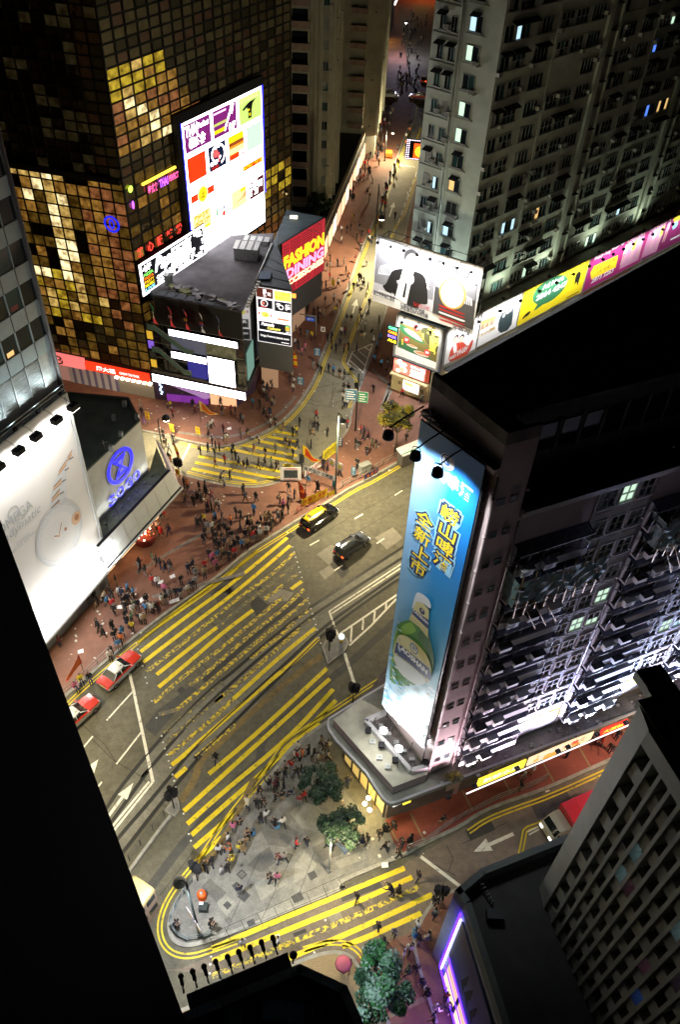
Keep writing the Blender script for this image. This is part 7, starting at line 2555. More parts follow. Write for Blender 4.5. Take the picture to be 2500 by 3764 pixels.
 A.disc((408,650),.42,.5,PR('emblem blue',(.03,.15,.45)))
 A.disc((408,650),.33,.4,cream)
 A.text('S1',(388,664),(428,664),.42,PR('emblem blue',(.03,.15,.45)),.05)
 rr=random.Random(12)
 tq=[PR('splash %d'%i,c)for i,c in enumerate(((.7,.8,.82),(.25,.55,.68),(.5,.72,.78),(.78,.8,.8),(.1,.4,.62)))]
 for k in range(170):
  u=rr.uniform(.1,Wd-.15)
  z=rr.uniform(7.1,15.2)if u>1.6 else rr.uniform(7.1,19)
  if z>13.5 and 1.3<u<4.2:
   continue
  s_=rr.uniform(.08,.5)*(1.2-(z-7)/14)
  t=rr.uniform(-.9,.9)
  c,q=math.cos(t),math.sin(t)
  ua,ub=max(.05,u-s_),min(Wd-.05,u+s_)
  pts=[(u+(x*c-y*q)*s_,z+(x*q+y*c)*s_)for x,y in((-1,0),(-.3,.45),(.8,.3),(1,-.1),(.1,-.4))]
  pts=[(min(max(p[0],.03),Wd-.03),max(p[1],7.05))for p in pts]
  A.fr.poly(A.mb,pts,A.d+.003+.0008*k/10,rr.choice(tq))
 A.mb.obj('printed_picture',root)
 for q in((975,375),(1165,520),(1315,650)):
  u,z=uz(f,1000+q[0]/1.96,1400+q[1]/1.96)
  dd=2.0
  uu=u+.55
  c=f.P(uu,dd,37.0)
  mb=MB()
  mb.tube([f.P(uu,-.5,37.5),f.P(uu,1.1,37.35),f.P(uu,dd,37.15)],.05,M_BLACK,6)
  for s_ in(-.3,.3):
   mb.tube([f.P(uu,dd-.15,37.15),f.P(uu+s_,dd,37.1),f.P(uu+s_,dd+.1,36.75)],.03,M_BLACK,5)
  p=f.P(uu,dd+.05,36.72)
  mb.lathe((p.x,p.y,p.z-.25),[(.02,.5),(.2,.46),(.3,.3),(.33,.08),(.33,0)],M_BLACK,14)
  mb.obj('floodlight',root)
  lamp('floodlight_beam','SPOT',f.P(uu,dd+.05,36.4),4200,(.95,.98,1),.3,aim=f.P(uu,0,30),spot=110,blend=.9,parent=root)
 fl=glow('flood lens',(1,1,1),40)
 for q in((1000,165),(1110,295)):
  c=A8(cQ,*q,6.9)
  mb=MB()
  n2=Vector((f.n.x,f.n.y,0))
  mb.box(c.x-.3,c.x+.3,c.y-.3,c.y+.3,6.45,6.85,M_ALUW)
  mb.lathe((c.x,c.y,6.85),[(.3,0),(.3,.05),(.05,.07)],fl,14)
  mb.obj('floodlight',root)
  lamp('floodlight_beam','SPOT',(c.x,c.y,7.1),6500,(1,1,1),.3,aim=f.P(2.5,0,15),spot=125,blend=.9,parent=root)
 for q in((890,165),(985,270),(1085,380),(1310,395)):
  c=A8(cQ,*q,7.1)
  mb=MB()
  mb.box(c.x-.24,c.x+.24,c.y-.24,c.y+.24,6.95,7.2,M_BLACK)
  mb.tube([(c.x,c.y,6.4),(c.x,c.y,6.95)],.05,M_STEELG,5)
  mb.obj('floodlight',root)
 lamp('floodlight_beam','POINT',A8(cQ,960,250,8.6),260,(1,.98,.9),.3,parent=root)
beer_billboard()
# ================================================================ TREES, STREET FURNITURE, BANNERS
def tree(lab,base,h,crown,n_leaf,cols,seed,group=None,leaf=.16):
 rr=random.Random(seed)
 root=thing('tree',lab,'tree',base,group)
 mb=MB()
 M_BARK=mat('bark',(.1,.075,.05),rough=.9,var=.35,scale=4)
 c=Vector((base.x+crown[3],base.y+crown[4],base.z+h))
 fork=Vector((base.x+crown[3]*.35,base.y+crown[4]*.35,base.z+h*.5))
 mb.tube([base,lerp(base,fork,.5)+Vector((.05,.03,0)),fork],[.16,.13,.11],M_BARK,8)
 clumps=[]
 for k in range(34):
  while True:
   v=Vector((rr.uniform(-1,1),rr.uniform(-1,1),rr.uniform(-1,1)))
   if .25<v.length<1:
    break
  p=c+Vector((v.x*crown[0],v.y*crown[1],v.z*crown[2]))
  clumps.append((p,rr.uniform(.35,.75)*min(crown[0],crown[1])*.5,rr.random()))
  if k<14:
   mid=lerp(fork,p,.55)+Vector((rr.uniform(-.2,.2),rr.uniform(-.2,.2),rr.uniform(.0,.3)))
   mb.tube([fork,mid,p],[.07,.045,.015],M_BARK,5)
 mb.obj('trunk',root)
 mb=MB()
 for k in range(n_leaf):
  p,r,sh=rr.choice(clumps)
  d=Vector((rr.gauss(0,1),rr.gauss(0,1),rr.gauss(0,1))).normalized()*r*rr.random()**.45
  q=p+d
  a=Vector((rr.uniform(-1,1),rr.uniform(-1,1),rr.uniform(-.5,.5))).normalized()
  b=a.cross(Vector((rr.uniform(-.5,.5),rr.uniform(-.5,.5),1))).normalized()
  s_=leaf*rr.uniform(.6,1.4)
  m_=cols[min(len(cols)-1,int(sh*len(cols)*.8+rr.random()*len(cols)*.35))]
  mb.face([q-a*s_,q+b*s_*.5,q+a*s_,q-b*s_*.5],m_)
 mb.obj('crown',root)
 return root
def LF(n,c):
 m_=mat('leaf '+n,c,rough=.55)
 b=m_.node_tree.nodes['Principled BSDF']
 b.inputs['Transmission Weight'].default_value=0
 return m_
olive=[LF('olive',(.1,.1,.015)),LF('bright olive',(.19,.18,.015)),LF('yellow leaf',(.3,.24,.015)),LF('dark olive',(.045,.05,.012))]
dark=[LF('dark green',(.018,.045,.022)),LF('mid green',(.03,.07,.03)),LF('deep green',(.01,.028,.016)),LF('dull green',(.045,.085,.04))]
silver=[LF('silver green',(.2,.32,.26)),LF('fresh green',(.04,.2,.05)),LF('grey leaf',(.28,.4,.36)),LF('darker green',(.03,.09,.05))]  # leaf tones mixed at random over the crown
b0=A8(cT,893,480,PH)
tree('yellowish leafy street tree near the corner of the dark roofed tower',b0,4.6,(2.3,2.3,1.6,-.15,.3),5200,olive,1,None,.15)
b1=A8(cQ,545,690,PH)
tree('round dark green tree on the grey plaza, farther from the lamp post',b1,3.4,(1.75,1.6,1.35,0,0),6000,dark,2,None,.11)
b2=A8(cQ,700,1010,PH)
tree('round dark green tree on the grey plaza, behind the leaning lamp post',b2,3.6,(1.75,1.65,1.4,-.1,.2),6400,dark,3,None,.11)
b3=A8(cS,560,1480,PH)
tree('silvery green tree lit cold white between the two lowest buildings',b3,6.2,(2.0,2.3,1.9,0,0),6500,silver,4,None,.13)
b4=at(1170,800,5.5)
tree('small tree over the pedestrian street beside the pale old tower',Vector((b4.x,b4.y,5)),3,(2.2,2.0,1.3,0,0),1600,dark,5,None,.25)
tree('small shrub rooted in the debris on the stained canopy',FB.P(1.6,1.1,5.3),.6,(.8,.45,.3,0,0),700,olive,6,None,.08)
def ring_arm(p,q,n_=8,rise=.5):
 return[lerp(p,q,t/n_)+Vector((0,0,rise*math.sin(math.pi*t/n_)))for t in range(n_+1)]
LAMPC=(1,.84,.52)
def lamp_post(lab,o,base,top,head,hz,kind,watt,col=LAMPC,spot=140):
 B=A8(o,*base,PH)
 H_=A8(o,*head,hz)
 root=thing('street_lamp',lab,'street lamp',B,'street lamps')
 mb=MB()
 zt=hz+(.6 if kind!='long' else-.2)
 pm=M_STEELG if kind=='long' else mat('dark green post',(.02,.03,.03),rough=.5)
 mb.tube([B,B+Vector((0,0,1.2)),Vector((B.x,B.y,zt))],[.13,.1,.075],pm,8)
 mb.lathe((B.x,B.y,B.z),[(.2,0),(.2,.3),(.13,.45)],pm,10)
 mb.obj('post',root)
 mb=MB()
 mb.tube(ring_arm(Vector((B.x,B.y,zt-.1)),H_+Vector((0,0,.3)),6,.25),.04,pm,6)
 mb.obj('arm',root)
 mb=MB()
 if kind=='long':
  d=Vector((H_.x-B.x,H_.y-B.y,0)).normalized()
  n_=Vector((-d.y,d.x,0))
  P=lambda a,b,z:H_+d*a+n_*b+Vector((0,0,z))
  mb.hexa([P(-.5,-.16,.05),P(.5,-.2,.05),P(.5,.2,.05),P(-.5,.16,.05),P(-.45,-.12,.25),P(.42,-.13,.25),P(.42,.13,.25),P(-.45,.12,.25)],M_ALUW)
  mb.hexa([P(-.35,-.12,-.02),P(.46,-.16,-.02),P(.46,.16,-.02),P(-.35,.12,-.02),P(-.35,-.13,.05),P(.47,-.17,.05),P(.47,.17,.05),P(-.35,.13,.05)],glow('lamp lens',(1,.9,.7),18))
 elif kind=='dark':
  mb.lathe((H_.x,H_.y,H_.z),[(.1,.7),(.3,.6),(.5,.35),(.52,.1),(.45,.05)],M_BLACK,14)
  mb.lathe((H_.x,H_.y,H_.z-.02),[(.44,0),(.44,.06),(.1,.1)],glow('lamp lens',(1,.9,.7),18),14)
 else:
  mb.lathe((H_.x,H_.y,H_.z),[(.08,.34),(.3,.26),(.42,.12),(.44,0)],M_ALUW if kind=='disc' else M_STEELG,16)
  mb.lathe((H_.x,H_.y,H_.z-.1),[(.1,-.12),(.3,-.02),(.4,.1)],glow('lamp lens',(1,.9,.7),18),16)
 mb.obj('lamp_head',root)
 if kind=='globe':
  lamp('street_lamp_light','POINT',H_-Vector((0,0,.3)),watt,col,.3,parent=root)
 else:
  lamp('street_lamp_light','SPOT',H_-Vector((0,0,.3)),watt,col,.3,aim=H_-Vector((0,0,9)),spot=spot,blend=.6,parent=root)
 return root
LW=2.5
lamp_post('tall dark lamp post with globe head at the corner of the protest banners',cT,(455,810),(480,240),(510,292),11.5,'globe',7200*LW)
lamp_post('dark lamp post with hooded lamp beside the yellow pennants by the department store',cF,(190,510),(165,310),(215,278),4.6,'dark',1500*LW)
lamp_post('dark lamp post with white disc lamp on the railed tip of the plaza',cB,(850,1455),(745,1085),(705,1067),9.9,'disc',2300*LW,(.95,.97,1))
lamp_post('grey leaning lamp post with long white lamp head beside the plaza trees',cQ,(605,1180),(628,865),(700,1015),6.6,'long',1100*LW)
lamp_post('lamp post with a dark head over the curved street kerb',cM,(745,330),(770,190),(790,208),9.0,'dark',7500*LW)
lamp_post('small lit street lamp among the crowd far up the pedestrian street',cU,(420,1160),(418,900),(480,955),6.0,'globe',4500*LW)
lamp_post('orange lit lamp in front of the magenta billboard',(1700,700),(1165,640),(1215,445),(1242,490),6.5,'globe',900,(1,.6,.2))
lamp_post('violet white lit lamp at the far end of the street',cU,(590,330),(575,150),(575,162),9,'globe',6000,(.8,.75,1))
def added_lamp(lab,x,y,z,watt,col=LAMPC,spot=150):  # extra lamp out of view, added to even out the street light
 root=thing('street_lamp',lab,'street lamp',(x,y,0),'street lamps')
 mb=MB()
 mb.tube([(x-1.2,y,0),(x-1.2,y,z+.6)],[.14,.08],M_STEELG,8)
 mb.tube([(x-1.2,y,z+.5),(x,y,z+.25)],.04,M_STEELG,6)
 mb.lathe((x,y,z),[(.08,.34),(.3,.26),(.44,0)],M_ALUW,12)
 mb.obj('post',root)
 lamp('street_lamp_light','SPOT',(x,y,z-.1),watt,col,.35,aim=(x,y,0),spot=spot,blend=.6,parent=root)
def traffic_light(lab,o,base,hz,dirs,grp='traffic lights'):
 B=A8(o,*base,PH)
 root=thing('traffic_light',lab,'traffic light',B,grp)
 mb=MB()
 mb.tube([B,Vector((B.x,B.y,hz))],.06,M_BLACK,7)
 mb.obj('post',root)
 for a in dirs:
  c,s_=math.cos(a),math.sin(a)
  mb=MB()
  P=lambda x,y,z:Vector((B.x+x*c-y*s_,B.y+x*s_+y*c,hz+z))
  mb.hexa([P(.1,-.2,-.9),P(.45,-.2,-.9),P(.45,.2,-.9),P(.1,.2,-.9),P(.1,-.2,.15),P(.45,-.2,.15),P(.45,.2,.15),P(.1,.2,.15)],M_BLACK)
  mb.hexa([P(.08,-.32,-1.0),P(.1,-.32,-1.0),P(.1,.32,-1.0),P(.08,.32,-1.0),P(.08,-.32,.25),P(.1,-.32,.25),P(.1,.32,.25),P(.08,.32,.25)],M_BLACK)
  for k,cc in enumerate(((1,.05,.02),(.06,.03,.0),(.0,.06,.02))):
   z=-.05-k*.33
   mb.hexa([P(.45,-.12,z-.12),P(.6,-.12,z+.08),P(.6,.12,z+.08),P(.45,.12,z-.12),P(.45,-.12,z+.12),P(.6,-.12,z+.1),P(.6,.12,z+.1),P(.45,.12,z+.12)],M_BLACK)
   mb.face([P(.452,-.1,z-.1),P(.452,.1,z-.1),P(.452,.1,z+.1),P(.452,-.1,z+.1)],glow('signal red',cc,3)if k==0 else mat('signal lens %d'%k,cc))
  mb.obj('signal_head',root)
traffic_light('black traffic light on the refuge island with the yellow bollard',cR,(1000,770),3.1,(.4,2.2,-1.3))
traffic_light('black traffic light on the small island at the end of the tram stop',cB,(665,530),3.0,(.6,2.0,3.9))
traffic_light('black traffic light beside the kerb under the stained canopy',cR,(1168,1150),3.0,(2.4,.3))
traffic_light('black traffic light at the kerb between the department store and the crossing',cF,(315,700),3.0,(2.9,-.2))
traffic_light('black traffic light beside the white protest board',cT,(215,680),3.0,(2.0,))
traffic_light('black traffic light at the plaza kerb beside the long yellow stripes',cB,(835,1050),3.0,(2.6,-.4))
traffic_light('black traffic light on the kerb of the red paved street',cS,(1000,700),3.0,(2.8,.1))
c=A8(cR,1087,700,.14)
root=thing('island_bollard','white topped bollard with yellow base on the refuge island','bollard',c)
mb=MB()
mb.lathe(c,[(.2,0),(.2,.25),(.16,.3),(.16,.55)],mat('bollard yellow',(.7,.5,.02)),12)
mb.obj('base',root)
mb=MB()
mb.lathe(c+Vector((0,0,.55)),[(.16,0),(.3,.06),(.33,.2),(.3,.34),(.06,.4)],glow('lit white bollard',(.9,1,1),.9,(.8,.82,.8)),12)
mb.obj('lamp_top',root)
c=A8(cB,868,1175,PH)
root=thing('traffic_drum','round orange plastic traffic barrel on the plaza tip','barrel',c)
mb=MB()
mb.lathe(c,[(.3,0),(.36,.08),(.36,.3),(.31,.34),(.31,.5),(.36,.55),(.35,.8),(.26,.9),(.1,.92)],mat('orange plastic',(.75,.12,.01),rough=.4,var=.15,scale=3),18)
mb.obj('body',root)
mb=MB()
mb.lathe(c+Vector((0,0,.92)),[(.12,0),(.14,.1),(.05,.12)],M_STEELG,10)
mb.obj('cap',root)
c=A8(cB,870,1240,PH)
root=thing('controller_box','dark box with white lid beside the orange barrel','box',c)
mb=MB()
mb.box(c.x-.2,c.x+.45,c.y-.45,c.y+.1,PH,.8,mat('dark box',(.02,.03,.03)))
mb.obj('body',root)
mb=MB()
mb.box(c.x-.2,c.x+.1,c.y-.1,c.y+.12,.8,.83,P_WHT)
mb.obj('lid',root)
c=A8(cT,665,655,PH)
root=thing('utility_cabinet','grey utility cabinet by the railing of the main road','cabinet',c)
mb=MB()
f=Fr(c.x,c.y,55)
f.box(mb,-.7,.7,-.35,.35,PH,1.35,mat('grey cabinet',(.3,.31,.28),var=.1,scale=2))
f.box(mb,-.75,.75,-.4,.4,1.35,1.42,mat('grey cabinet lid',(.22,.23,.21)))
mb.obj('body',root)
mb=MB()
f.box(mb,-.02,.02,.35,.37,.3,1.3,M_STEEL)
mb.obj('door_seam',root)
c=A8(cT,1000,470,2.6)
root=thing('kiosk','kiosk with a white roof striped green beside the yellowish tree','kiosk',(c.x,c.y,PH))
mb=MB()
f=Fr(c.x,c.y,55)
f.box(mb,-1.5,1.5,-.5,.5,PH,2.3,mat('kiosk wall',(.1,.09,.08)))
mb.obj('wall',root)
mb=MB()
mb.hexa([f.P(-1.7,-.7,2.3),f.P(1.7,-.7,2.3),f.P(1.7,.8,2.15),f.P(-1.7,.8,2.15),f.P(-1.7,-.7,2.45),f.P(1.7,-.7,2.45),f.P(1.7,.8,2.3),f.P(-1.7,.8,2.3)],P_WHT)
f.box(mb,-1.71,1.71,.45,.6,2.3,2.36,mat('green stripe',(.02,.2,.08)))
mb.obj('roof',root)
c=A8((0,1400),1045,1150,PH)
root=thing('lantern_stand','red hexagonal stand with glowing bulbs under the department store canopy','stand',c)
mb=MB()
mb.lathe(c,[(1.15,0),(1.2,.5),(1.3,.9),(1.3,1.0),(1.1,1.02)],mat('dark red stand',(.16,.015,.012)),8)
mb.obj('counter',root)
mb=MB()
for k in range(26):
 r,a=1.1*math.sqrt(rnd.random()),rnd.uniform(0,6.28)
 p=c+Vector((r*math.cos(a),r*math.sin(a),1.0))
 mb.lathe(p,[(.02,0),(.09,.06),(.1,.12),(.02,.2)],glow('red lantern',(1,.18,.06),2)if k%3 else glow('warm bulb',(1,.8,.55),8),7)
mb.obj('lanterns',root)
lamp('lantern_light','POINT',c+Vector((0,0,2.2)),160,(1,.35,.12),.4,parent=root)
def railing(lab,pl,h=1.0,gap=1.1,m_=None):
 m_=m_ or M_STEELG
 root=thing('railing',lab,'railing',pl[0])
 mb=MB()
 for z in(h,h*.55,h*.15):
  mb.tube([p+Vector((0,0,z))for p in pl],.028,m_,5)
 mb.obj('rail',root)
 L=0
 k=0
 for a,b in zip(pl,pl[1:]):
  n_=max(1,round((b-a).length/gap))
  for i in range(n_+(b is pl[-1])):
   p=lerp(a,b,i/n_)
   mb=MB()
   mb.tube([p,p+Vector((0,0,h))],.04,m_,6)
   mb.obj('post',root)
   k+=1
railing('grey railing along the red paved side street',[p+Vector((0,0,PH))for p in G(cQ,(1165,1035),(1290,985),(1400,905),(1500,835),(1568,800))]+[p+Vector((0,0,PH))for p in G(cW,(20,985),(145,920),(255,865),(480,780),(600,720))],1.0,1.3)
railing('curved grey railing round the tip of the plaza',[p+Vector((0,0,PH))for p in G(cB,(800,1060),(740,1150),(680,1250),(645,1330),(650,1400),(690,1455),(760,1490),(880,1468),(940,1445))],.9,.9,mat('blue grey rail',(.2,.26,.28),rough=.4,metal=.4))
railing('railing at the main road kerb below the banners',[p+Vector((0,0,PH))for p in G(cT,(460,800),(560,740),(700,680),(800,612),(900,560),(1035,490))],1.0,1.4)
railing('grey railing behind the two red and white taxis',[p+Vector((0,0,PH))for p in G(cL,(240,920),(350,830),(440,745),(580,610),(640,560))],1.0,1.4)
railing('red railing beside the yellow banner at the kerb',[p+Vector((0,0,PH))for p in G(cF,(1160,960),(1250,900),(1345,850))],.9,.8,mat('red rail',(.3,.03,.03)))
railing('railing under the blue bus stop signs along the street',[p+Vector((0,0,PH))for p in G(cM,(635,1420),(690,1300),(725,1200),(770,1080))],1.0,1.4)
railing('railing along the tram stop at lower left',[p+Vector((0,0,.25))for p in G(cB,(600,600),(520,700),(430,810),(350,920))],1.1,1.0,M_STEEL)
def pole_sign(lab,o,base,h,w,sh,col,text,az,name='banner_sign',cat='sign',grp=None,tcol=None,px=.035,z0=None):
 B=A8(o,*base,PH)
 root=thing(name,lab,cat,B,grp)
 mb=MB()
 mb.tube([B,Vector((B.x,B.y,h))],px,M_STEELG,6)
 mb.obj('post',root)
 f=Fr(B.x,B.y,az)
 zt=h if z0 is None else z0
 mb=MB()
 f.box(mb,-w/2,w/2,-.03,.03,zt-sh,zt,col)
 mb.obj('panel',root)
 if text:
  mb=MB()
  n_=len(text)
  if sh>w:
   for k,ch in enumerate(text):
    hh=sh/n_
    f.text(mb,ch,-w*.33,w*.33,zt-hh*(k+.85),zt-hh*(k+.15),.034,tcol,.02)
  else:
   f.text(mb,text,-w*.42,w*.42,zt-sh*.75,zt-sh*.25,.034,tcol,.02)
  mb.obj('lettering',root)
YB,RB,BB=mat('banner yellow',(.75,.5,.015),rough=.7),mat('banner red',(.55,.03,.01)),mat('sign blue',(.02,.16,.3))
WL=P_WHT
for o,base,lab in((cF,(90,310),'small yellow pennant sign left of the hooded lamp post'),(cF,(265,400),'small yellow pennant sign right of the hooded lamp post'),(cF,(450,420),'larger yellow sign on a post in the middle of the upper pavement')):
 pole_sign(lab,o,base,2.1,.62,1.15,YB,'法輪',112,grp='yellow signs on posts',tcol=RB)
pole_sign('small yellow sign at the department store side of the crossing',cF,(305,720),2.0,.5,.9,YB,'好',112,grp='yellow signs on posts',tcol=RB)
for o,base,lab,t in((cM,(325,1230),'blue bus stop sign on a post between the crowd and the kerb','巴士站'),(cM,(205,1440),'blue bus stop sign on a post beside the tall banner','巴士站')):
 pole_sign(lab,o,base,2.3,.9,1.2,BB,t,100,'bus_stop_sign','sign','blue bus stop signs',WL)
pole_sign('white no entry board on a post by the street kerb',cM,(365,1100),2.9,.7,.8,P_WHT,'×',100,tcol=P_BLK)
pole_sign('dark blue street name sign beside the tall banner corner post',cT,(490,500),2.2,.6,1.3,mat('navy sign',(.01,.015,.05)),'天滅中共',112,tcol=WL)
pole_sign('blue street sign standing by the grey utility cabinet',cT,(585,700),1.9,.6,1.3,BB,'退黨保平',112,tcol=WL)
pole_sign('teal banner hung low on the tall lamp post',cT,(448,770),1.6,.5,1.3,mat('teal cloth',(.02,.16,.25)),'',112)
def gantry_sign():
 B=A8(cT,600,360,PH)
 root=thing('direction_sign','dark post with blue and green direction boards beside the street','sign',B)
 mb=MB()
 mb.tube([B,Vector((B.x,B.y,9.0))],.1,M_BLACK,8)
 mb.obj('post',root)
 f=Fr(B.x,B.y,95)
 for u0,u1,z0,z1,m_ in((-1.5,-.1,5.0,6.6,mat('board blue',(.03,.14,.24))),(.1,1.3,4.8,6.4,mat('board green',(.02,.2,.1)))):
  mb=MB()
  f.box(mb,u0,u1,.05,.11,z0,z1,m_)
  f.box(mb,u0-.04,u1+.04,.03,.05,z0-.04,z1+.04,P_WHT)
  for k in range(4):
   f.rect(mb,u0+.15,u1-.15-.2*(k%2),z0+.2+k*.34,z0+.32+k*.34,.114,P_WHT)
  mb.obj('board',root)
gantry_sign()
def frame_sign():
 B=A8(cM,315,1055,PH)
 root=thing('street_frame_sign','grey street frame with a small blue sign over the pavement crowd','sign',B)
 mb=MB()
 e_=A8(cM,200,890,3.6)
 mb.tube([B,Vector((B.x,B.y,3.6))],.09,M_STEELG,7)
 mb.tube([Vector((B.x,B.y,3.6)),e_],.08,M_STEELG,7)
 mb.obj('post',root)
 f=Fr(B.x,B.y,100)
 mb=MB()
 f.box(mb,-1.5,-.2,-.05,.05,2.7,3.3,mat('lit blue sign',(.02,.1,.5),emit=.3))
 f.text(mb,'銅鑼灣',-1.3,-.4,2.85,3.15,.055,P_WHT,.02)
 mb.obj('panel',root)
frame_sign()
def tri_flag(lab,o,base,tip_px,far_px,h,cm,cb):
 B=A8(o,*base,PH)
 root=thing('triangle_flag',lab,'flag',B,'triangular protest flags')
 T_=Vector((B.x,B.y,h))
 mb=MB()
 mb.tube([B,T_],.03,M_STEEL,6)
 mb.obj('flagpole',root)
 d=A8(o,*far_px,h*.45)
 lo=Vector((B.x,B.y,h*.52))
 n_=10
 def P(a,b):
  top,bot=T_,lo
  e=lerp(top,bot,b)
  q=lerp(e,d,a)
  return q+Vector((.1*math.sin(a*7+b),.1*math.cos(a*6),.12*math.sin(a*8)))
 mb=MB()
 for i in range(n_):
  for j in range(6):
   a0,a1,b0,b1=i/n_,(i+1)/n_,j/6,(j+1)/6
   m_=cm if(1<=j<=4 and 1<=i<=7)else cb
   mb.face([P(a0,b0),P(a1,b0),P(a1,b1),P(a0,b1)],m_)
 mb.obj('cloth',root)
OR=mat('flag orange',(.75,.16,.01),rough=.7)
RD=mat('flag red cloth',(.6,.05,.01),rough=.7)
tri_flag('large orange triangular flag with yellow border in front of the white podium sign',cF,(465,300),(450,60),(595,250),3.6,OR,mat('flag cream border',(.85,.6,.2)))
tri_flag('large red triangular flag with yellow border beside the white protest board',cF,(1198,640),(1195,425),(1335,590),4.0,RD,YB)
def tall_banner(lab,o,base,h,w,m1,m2,lean):
 B=A8(o,*base,PH)
 root=thing('tall_banner',lab,'banner',B,'tall narrow banners')
 mb=MB()
 mb.tube([B,B+Vector((lean[0],lean[1],h))],.03,M_STEEL,6)
 mb.obj('flagpole',root)
 f=Fr(B.x,B.y,105)
 mb=MB()
 for k in range(8):
  z0,z1=.6+(h-.7)*k/8,.6+(h-.7)*(k+1)/8
  w0,w1=w*(1-.8*(k/8)**1.5),w*(1-.8*((k+1)/8)**1.5)
  l0,l1=Vector((lean[0],lean[1],0))*(z0/h),Vector((lean[0],lean[1],0))*(z1/h)
  mb.face([f.P(0,0,z0)+l0,f.P(w0,.15*math.sin(k),z0)+l0,f.P(w1,.15*math.sin(k+1),z1)+l1,f.P(0,0,z1)+l1],m1 if k%3 else m2)
 mb.obj('cloth',root)
tall_banner('tall yellow and red feather banner in the crowd beside the podium',cM,(150,1290),3.3,.75,YB,RB,(.1,.1))
tall_banner('tall yellow and red feather banner by the department store corner',cF,(320,620),4.3,.5,YB,RB,(-.75,.3))
tall_banner('orange red feather banner in front of the white protest board',cF,(1185,870),3.4,.8,RD,OR,(-.3,.2))
tri_flag('small orange pennant flag by the railing at the left',cL,(405,725),(345,600),(270,810),2.9,OR,RD)
def cloth_banner(lab,o,a,b,z0,z1,m_,text,tm,two=False):
 p,q=A8(o,*a,z0),A8(o,*b,z0)
 root=thing('cloth_banner',lab,'banner',p,'banners at the protest corner')
 f=Fr(p.x,p.y,math.degrees(math.atan2(q.x-p.x,q.y-p.y)))
 L=(q-p).length
 mb=MB()
 n_=8
 for k in range(n_):
  u0,u1=L*k/n_,L*(k+1)/n_
  d0,d1=.04*math.sin(k*2.1),.04*math.sin((k+1)*2.1)
  mb.face([f.P(u0,d0,z0),f.P(u1,d1,z0),f.P(u1,d1,z1),f.P(u0,d0,z1)],m_)
 mb.obj('cloth',root)
 mb=MB()
 for u in(0,L/2,L):
  mb.tube([f.P(u,-.06,PH),f.P(u,-.06,z1)],.025,M_STEEL,5)
 mb.obj('post',root)
 if text:
  mb=MB()
  h=z1-z0
  n_=len(text)
  for k,ch in enumerate(text):
   if ch!=' ':
    w=L/(n_+.6)
    f.text(mb,ch,.3*w+k*w+.1*w,.3*w+k*w+.9*w,z0+h*(.38 if two else .2),z0+h*.85,.06,tm,.03)
  if two:
   f.text(mb,'FALUN DAFA IS GOOD',L*.12,L*.88,z0+h*.1,z0+h*.28,.06,tm,.01)
  mb.obj('lettering',root)
cloth_banner('yellow banner with five red characters at the main road kerb',cF,(1192,912),(1380,828),.5,1.75,YB,'法輪大法好',RB,True)
cloth_banner('long curved yellow banner with small lettering along the street kerb',cF,(1345,590),(1450,505),.3,2.1,mat('lemon banner',(.7,.6,.03)),'全世界支持退黨',mat('olive lettering',(.15,.12,.02)),False)
cloth_banner('long white banner with black lettering between two posts',cF,(1205,640),(1432,722),1.5,2.3,P_WHT,'全球公審江澤民',P_BLK,False)
cloth_banner('white board with red and blue lettering behind the long white banner',cF,(1215,690),(1340,610),.6,1.7,P_WHT,'全球公審',mat('red lettering 2',(.5,.03,.03)),False)
cloth_banner('small yellow banner on the railing at the tall lamp post foot',cF,(1385,835),(1432,815),.4,1.1,YB,'',None)
cloth_banner('blue and orange sheet banner on the main road railing',cT,(668,712),(765,660),.4,1.2,mat('blue sheet',(.03,.05,.2)),'真善忍',OR)
def protest_board():
 a,b=A8(cF,1040,715,.5),A8(cF,1190,715,.5)
 root=thing('protest_board','white framed display board with a dark photograph beside the crossing','board',a)
 f=Fr(a.x,a.y,math.degrees(math.atan2(b.x-a.x,b.y-a.y)))
 L=(b-a).length
 mb=MB()
 f.box(mb,0,L,-.05,0,.5,2.5,P_WHT)
 mb.obj('panel',root)
 mb=MB()
 f.rect(mb,L*.17,L*.83,.85,2.1,.004,mat('dark photograph',(.015,.02,.03),col2=(.05,.08,.08),var=1,scale=2))
 for u0,u1,z0,z1,t in((L*.2,L*.8,2.18,2.42,'活摘器官罪惡'),(L*.15,L*.85,.56,.76,'停止迫害法輪功')):
  f.text(mb,t,u0,u1,z0,z1,.006,mat('red lettering 2',(.5,.03,.03)),.02)
 mb.obj('printed_picture',root)
 mb=MB()
 for u in(.1,L-.1):
  mb.tube([f.P(u,-.05,PH),f.P(u,-.05,.5)],.03,M_STEEL,5)
  mb.tube([f.P(u,-.6,PH),f.P(u,-.05,1.4)],.02,M_STEEL,5)
 mb.obj('leg',root)
protest_board()
def twin_boards(lab,o,base,z,az):
 B=A8(o,*base,PH)
 root=thing('poster_pair',lab,'sign',(B.x,B.y,z),'pairs of posters strapped to lamp posts')
 f=Fr(B.x,B.y,az)
 for s_ in(-1,1):
  mb=MB()
  u0,u1=(.15,1.0)if s_>0 else(-1.0,-.15)
  f.box(mb,u0,u1,.1,.13,z,z+1.1,mat('lilac board',(.55,.5,.6)))
  f.box(mb,u0+.15,u1-.15,.13,.135,z+.2,z+.8,mat('yellow poster spot',(.6,.5,.1)))
  mb.obj('poster',root)
 mb=MB()
 f.box(mb,-.2,.2,-.1,.1,z+.4,z+.5,M_STEEL)
 mb.obj('strap',root)
twin_boards('pair of lilac posters strapped to the tall lamp post at the banners',cT,(455,810),4.2,125)
twin_boards('pair of lilac posters strapped to the lamp post on the plaza tip',cB,(850,1455),3.0,140)
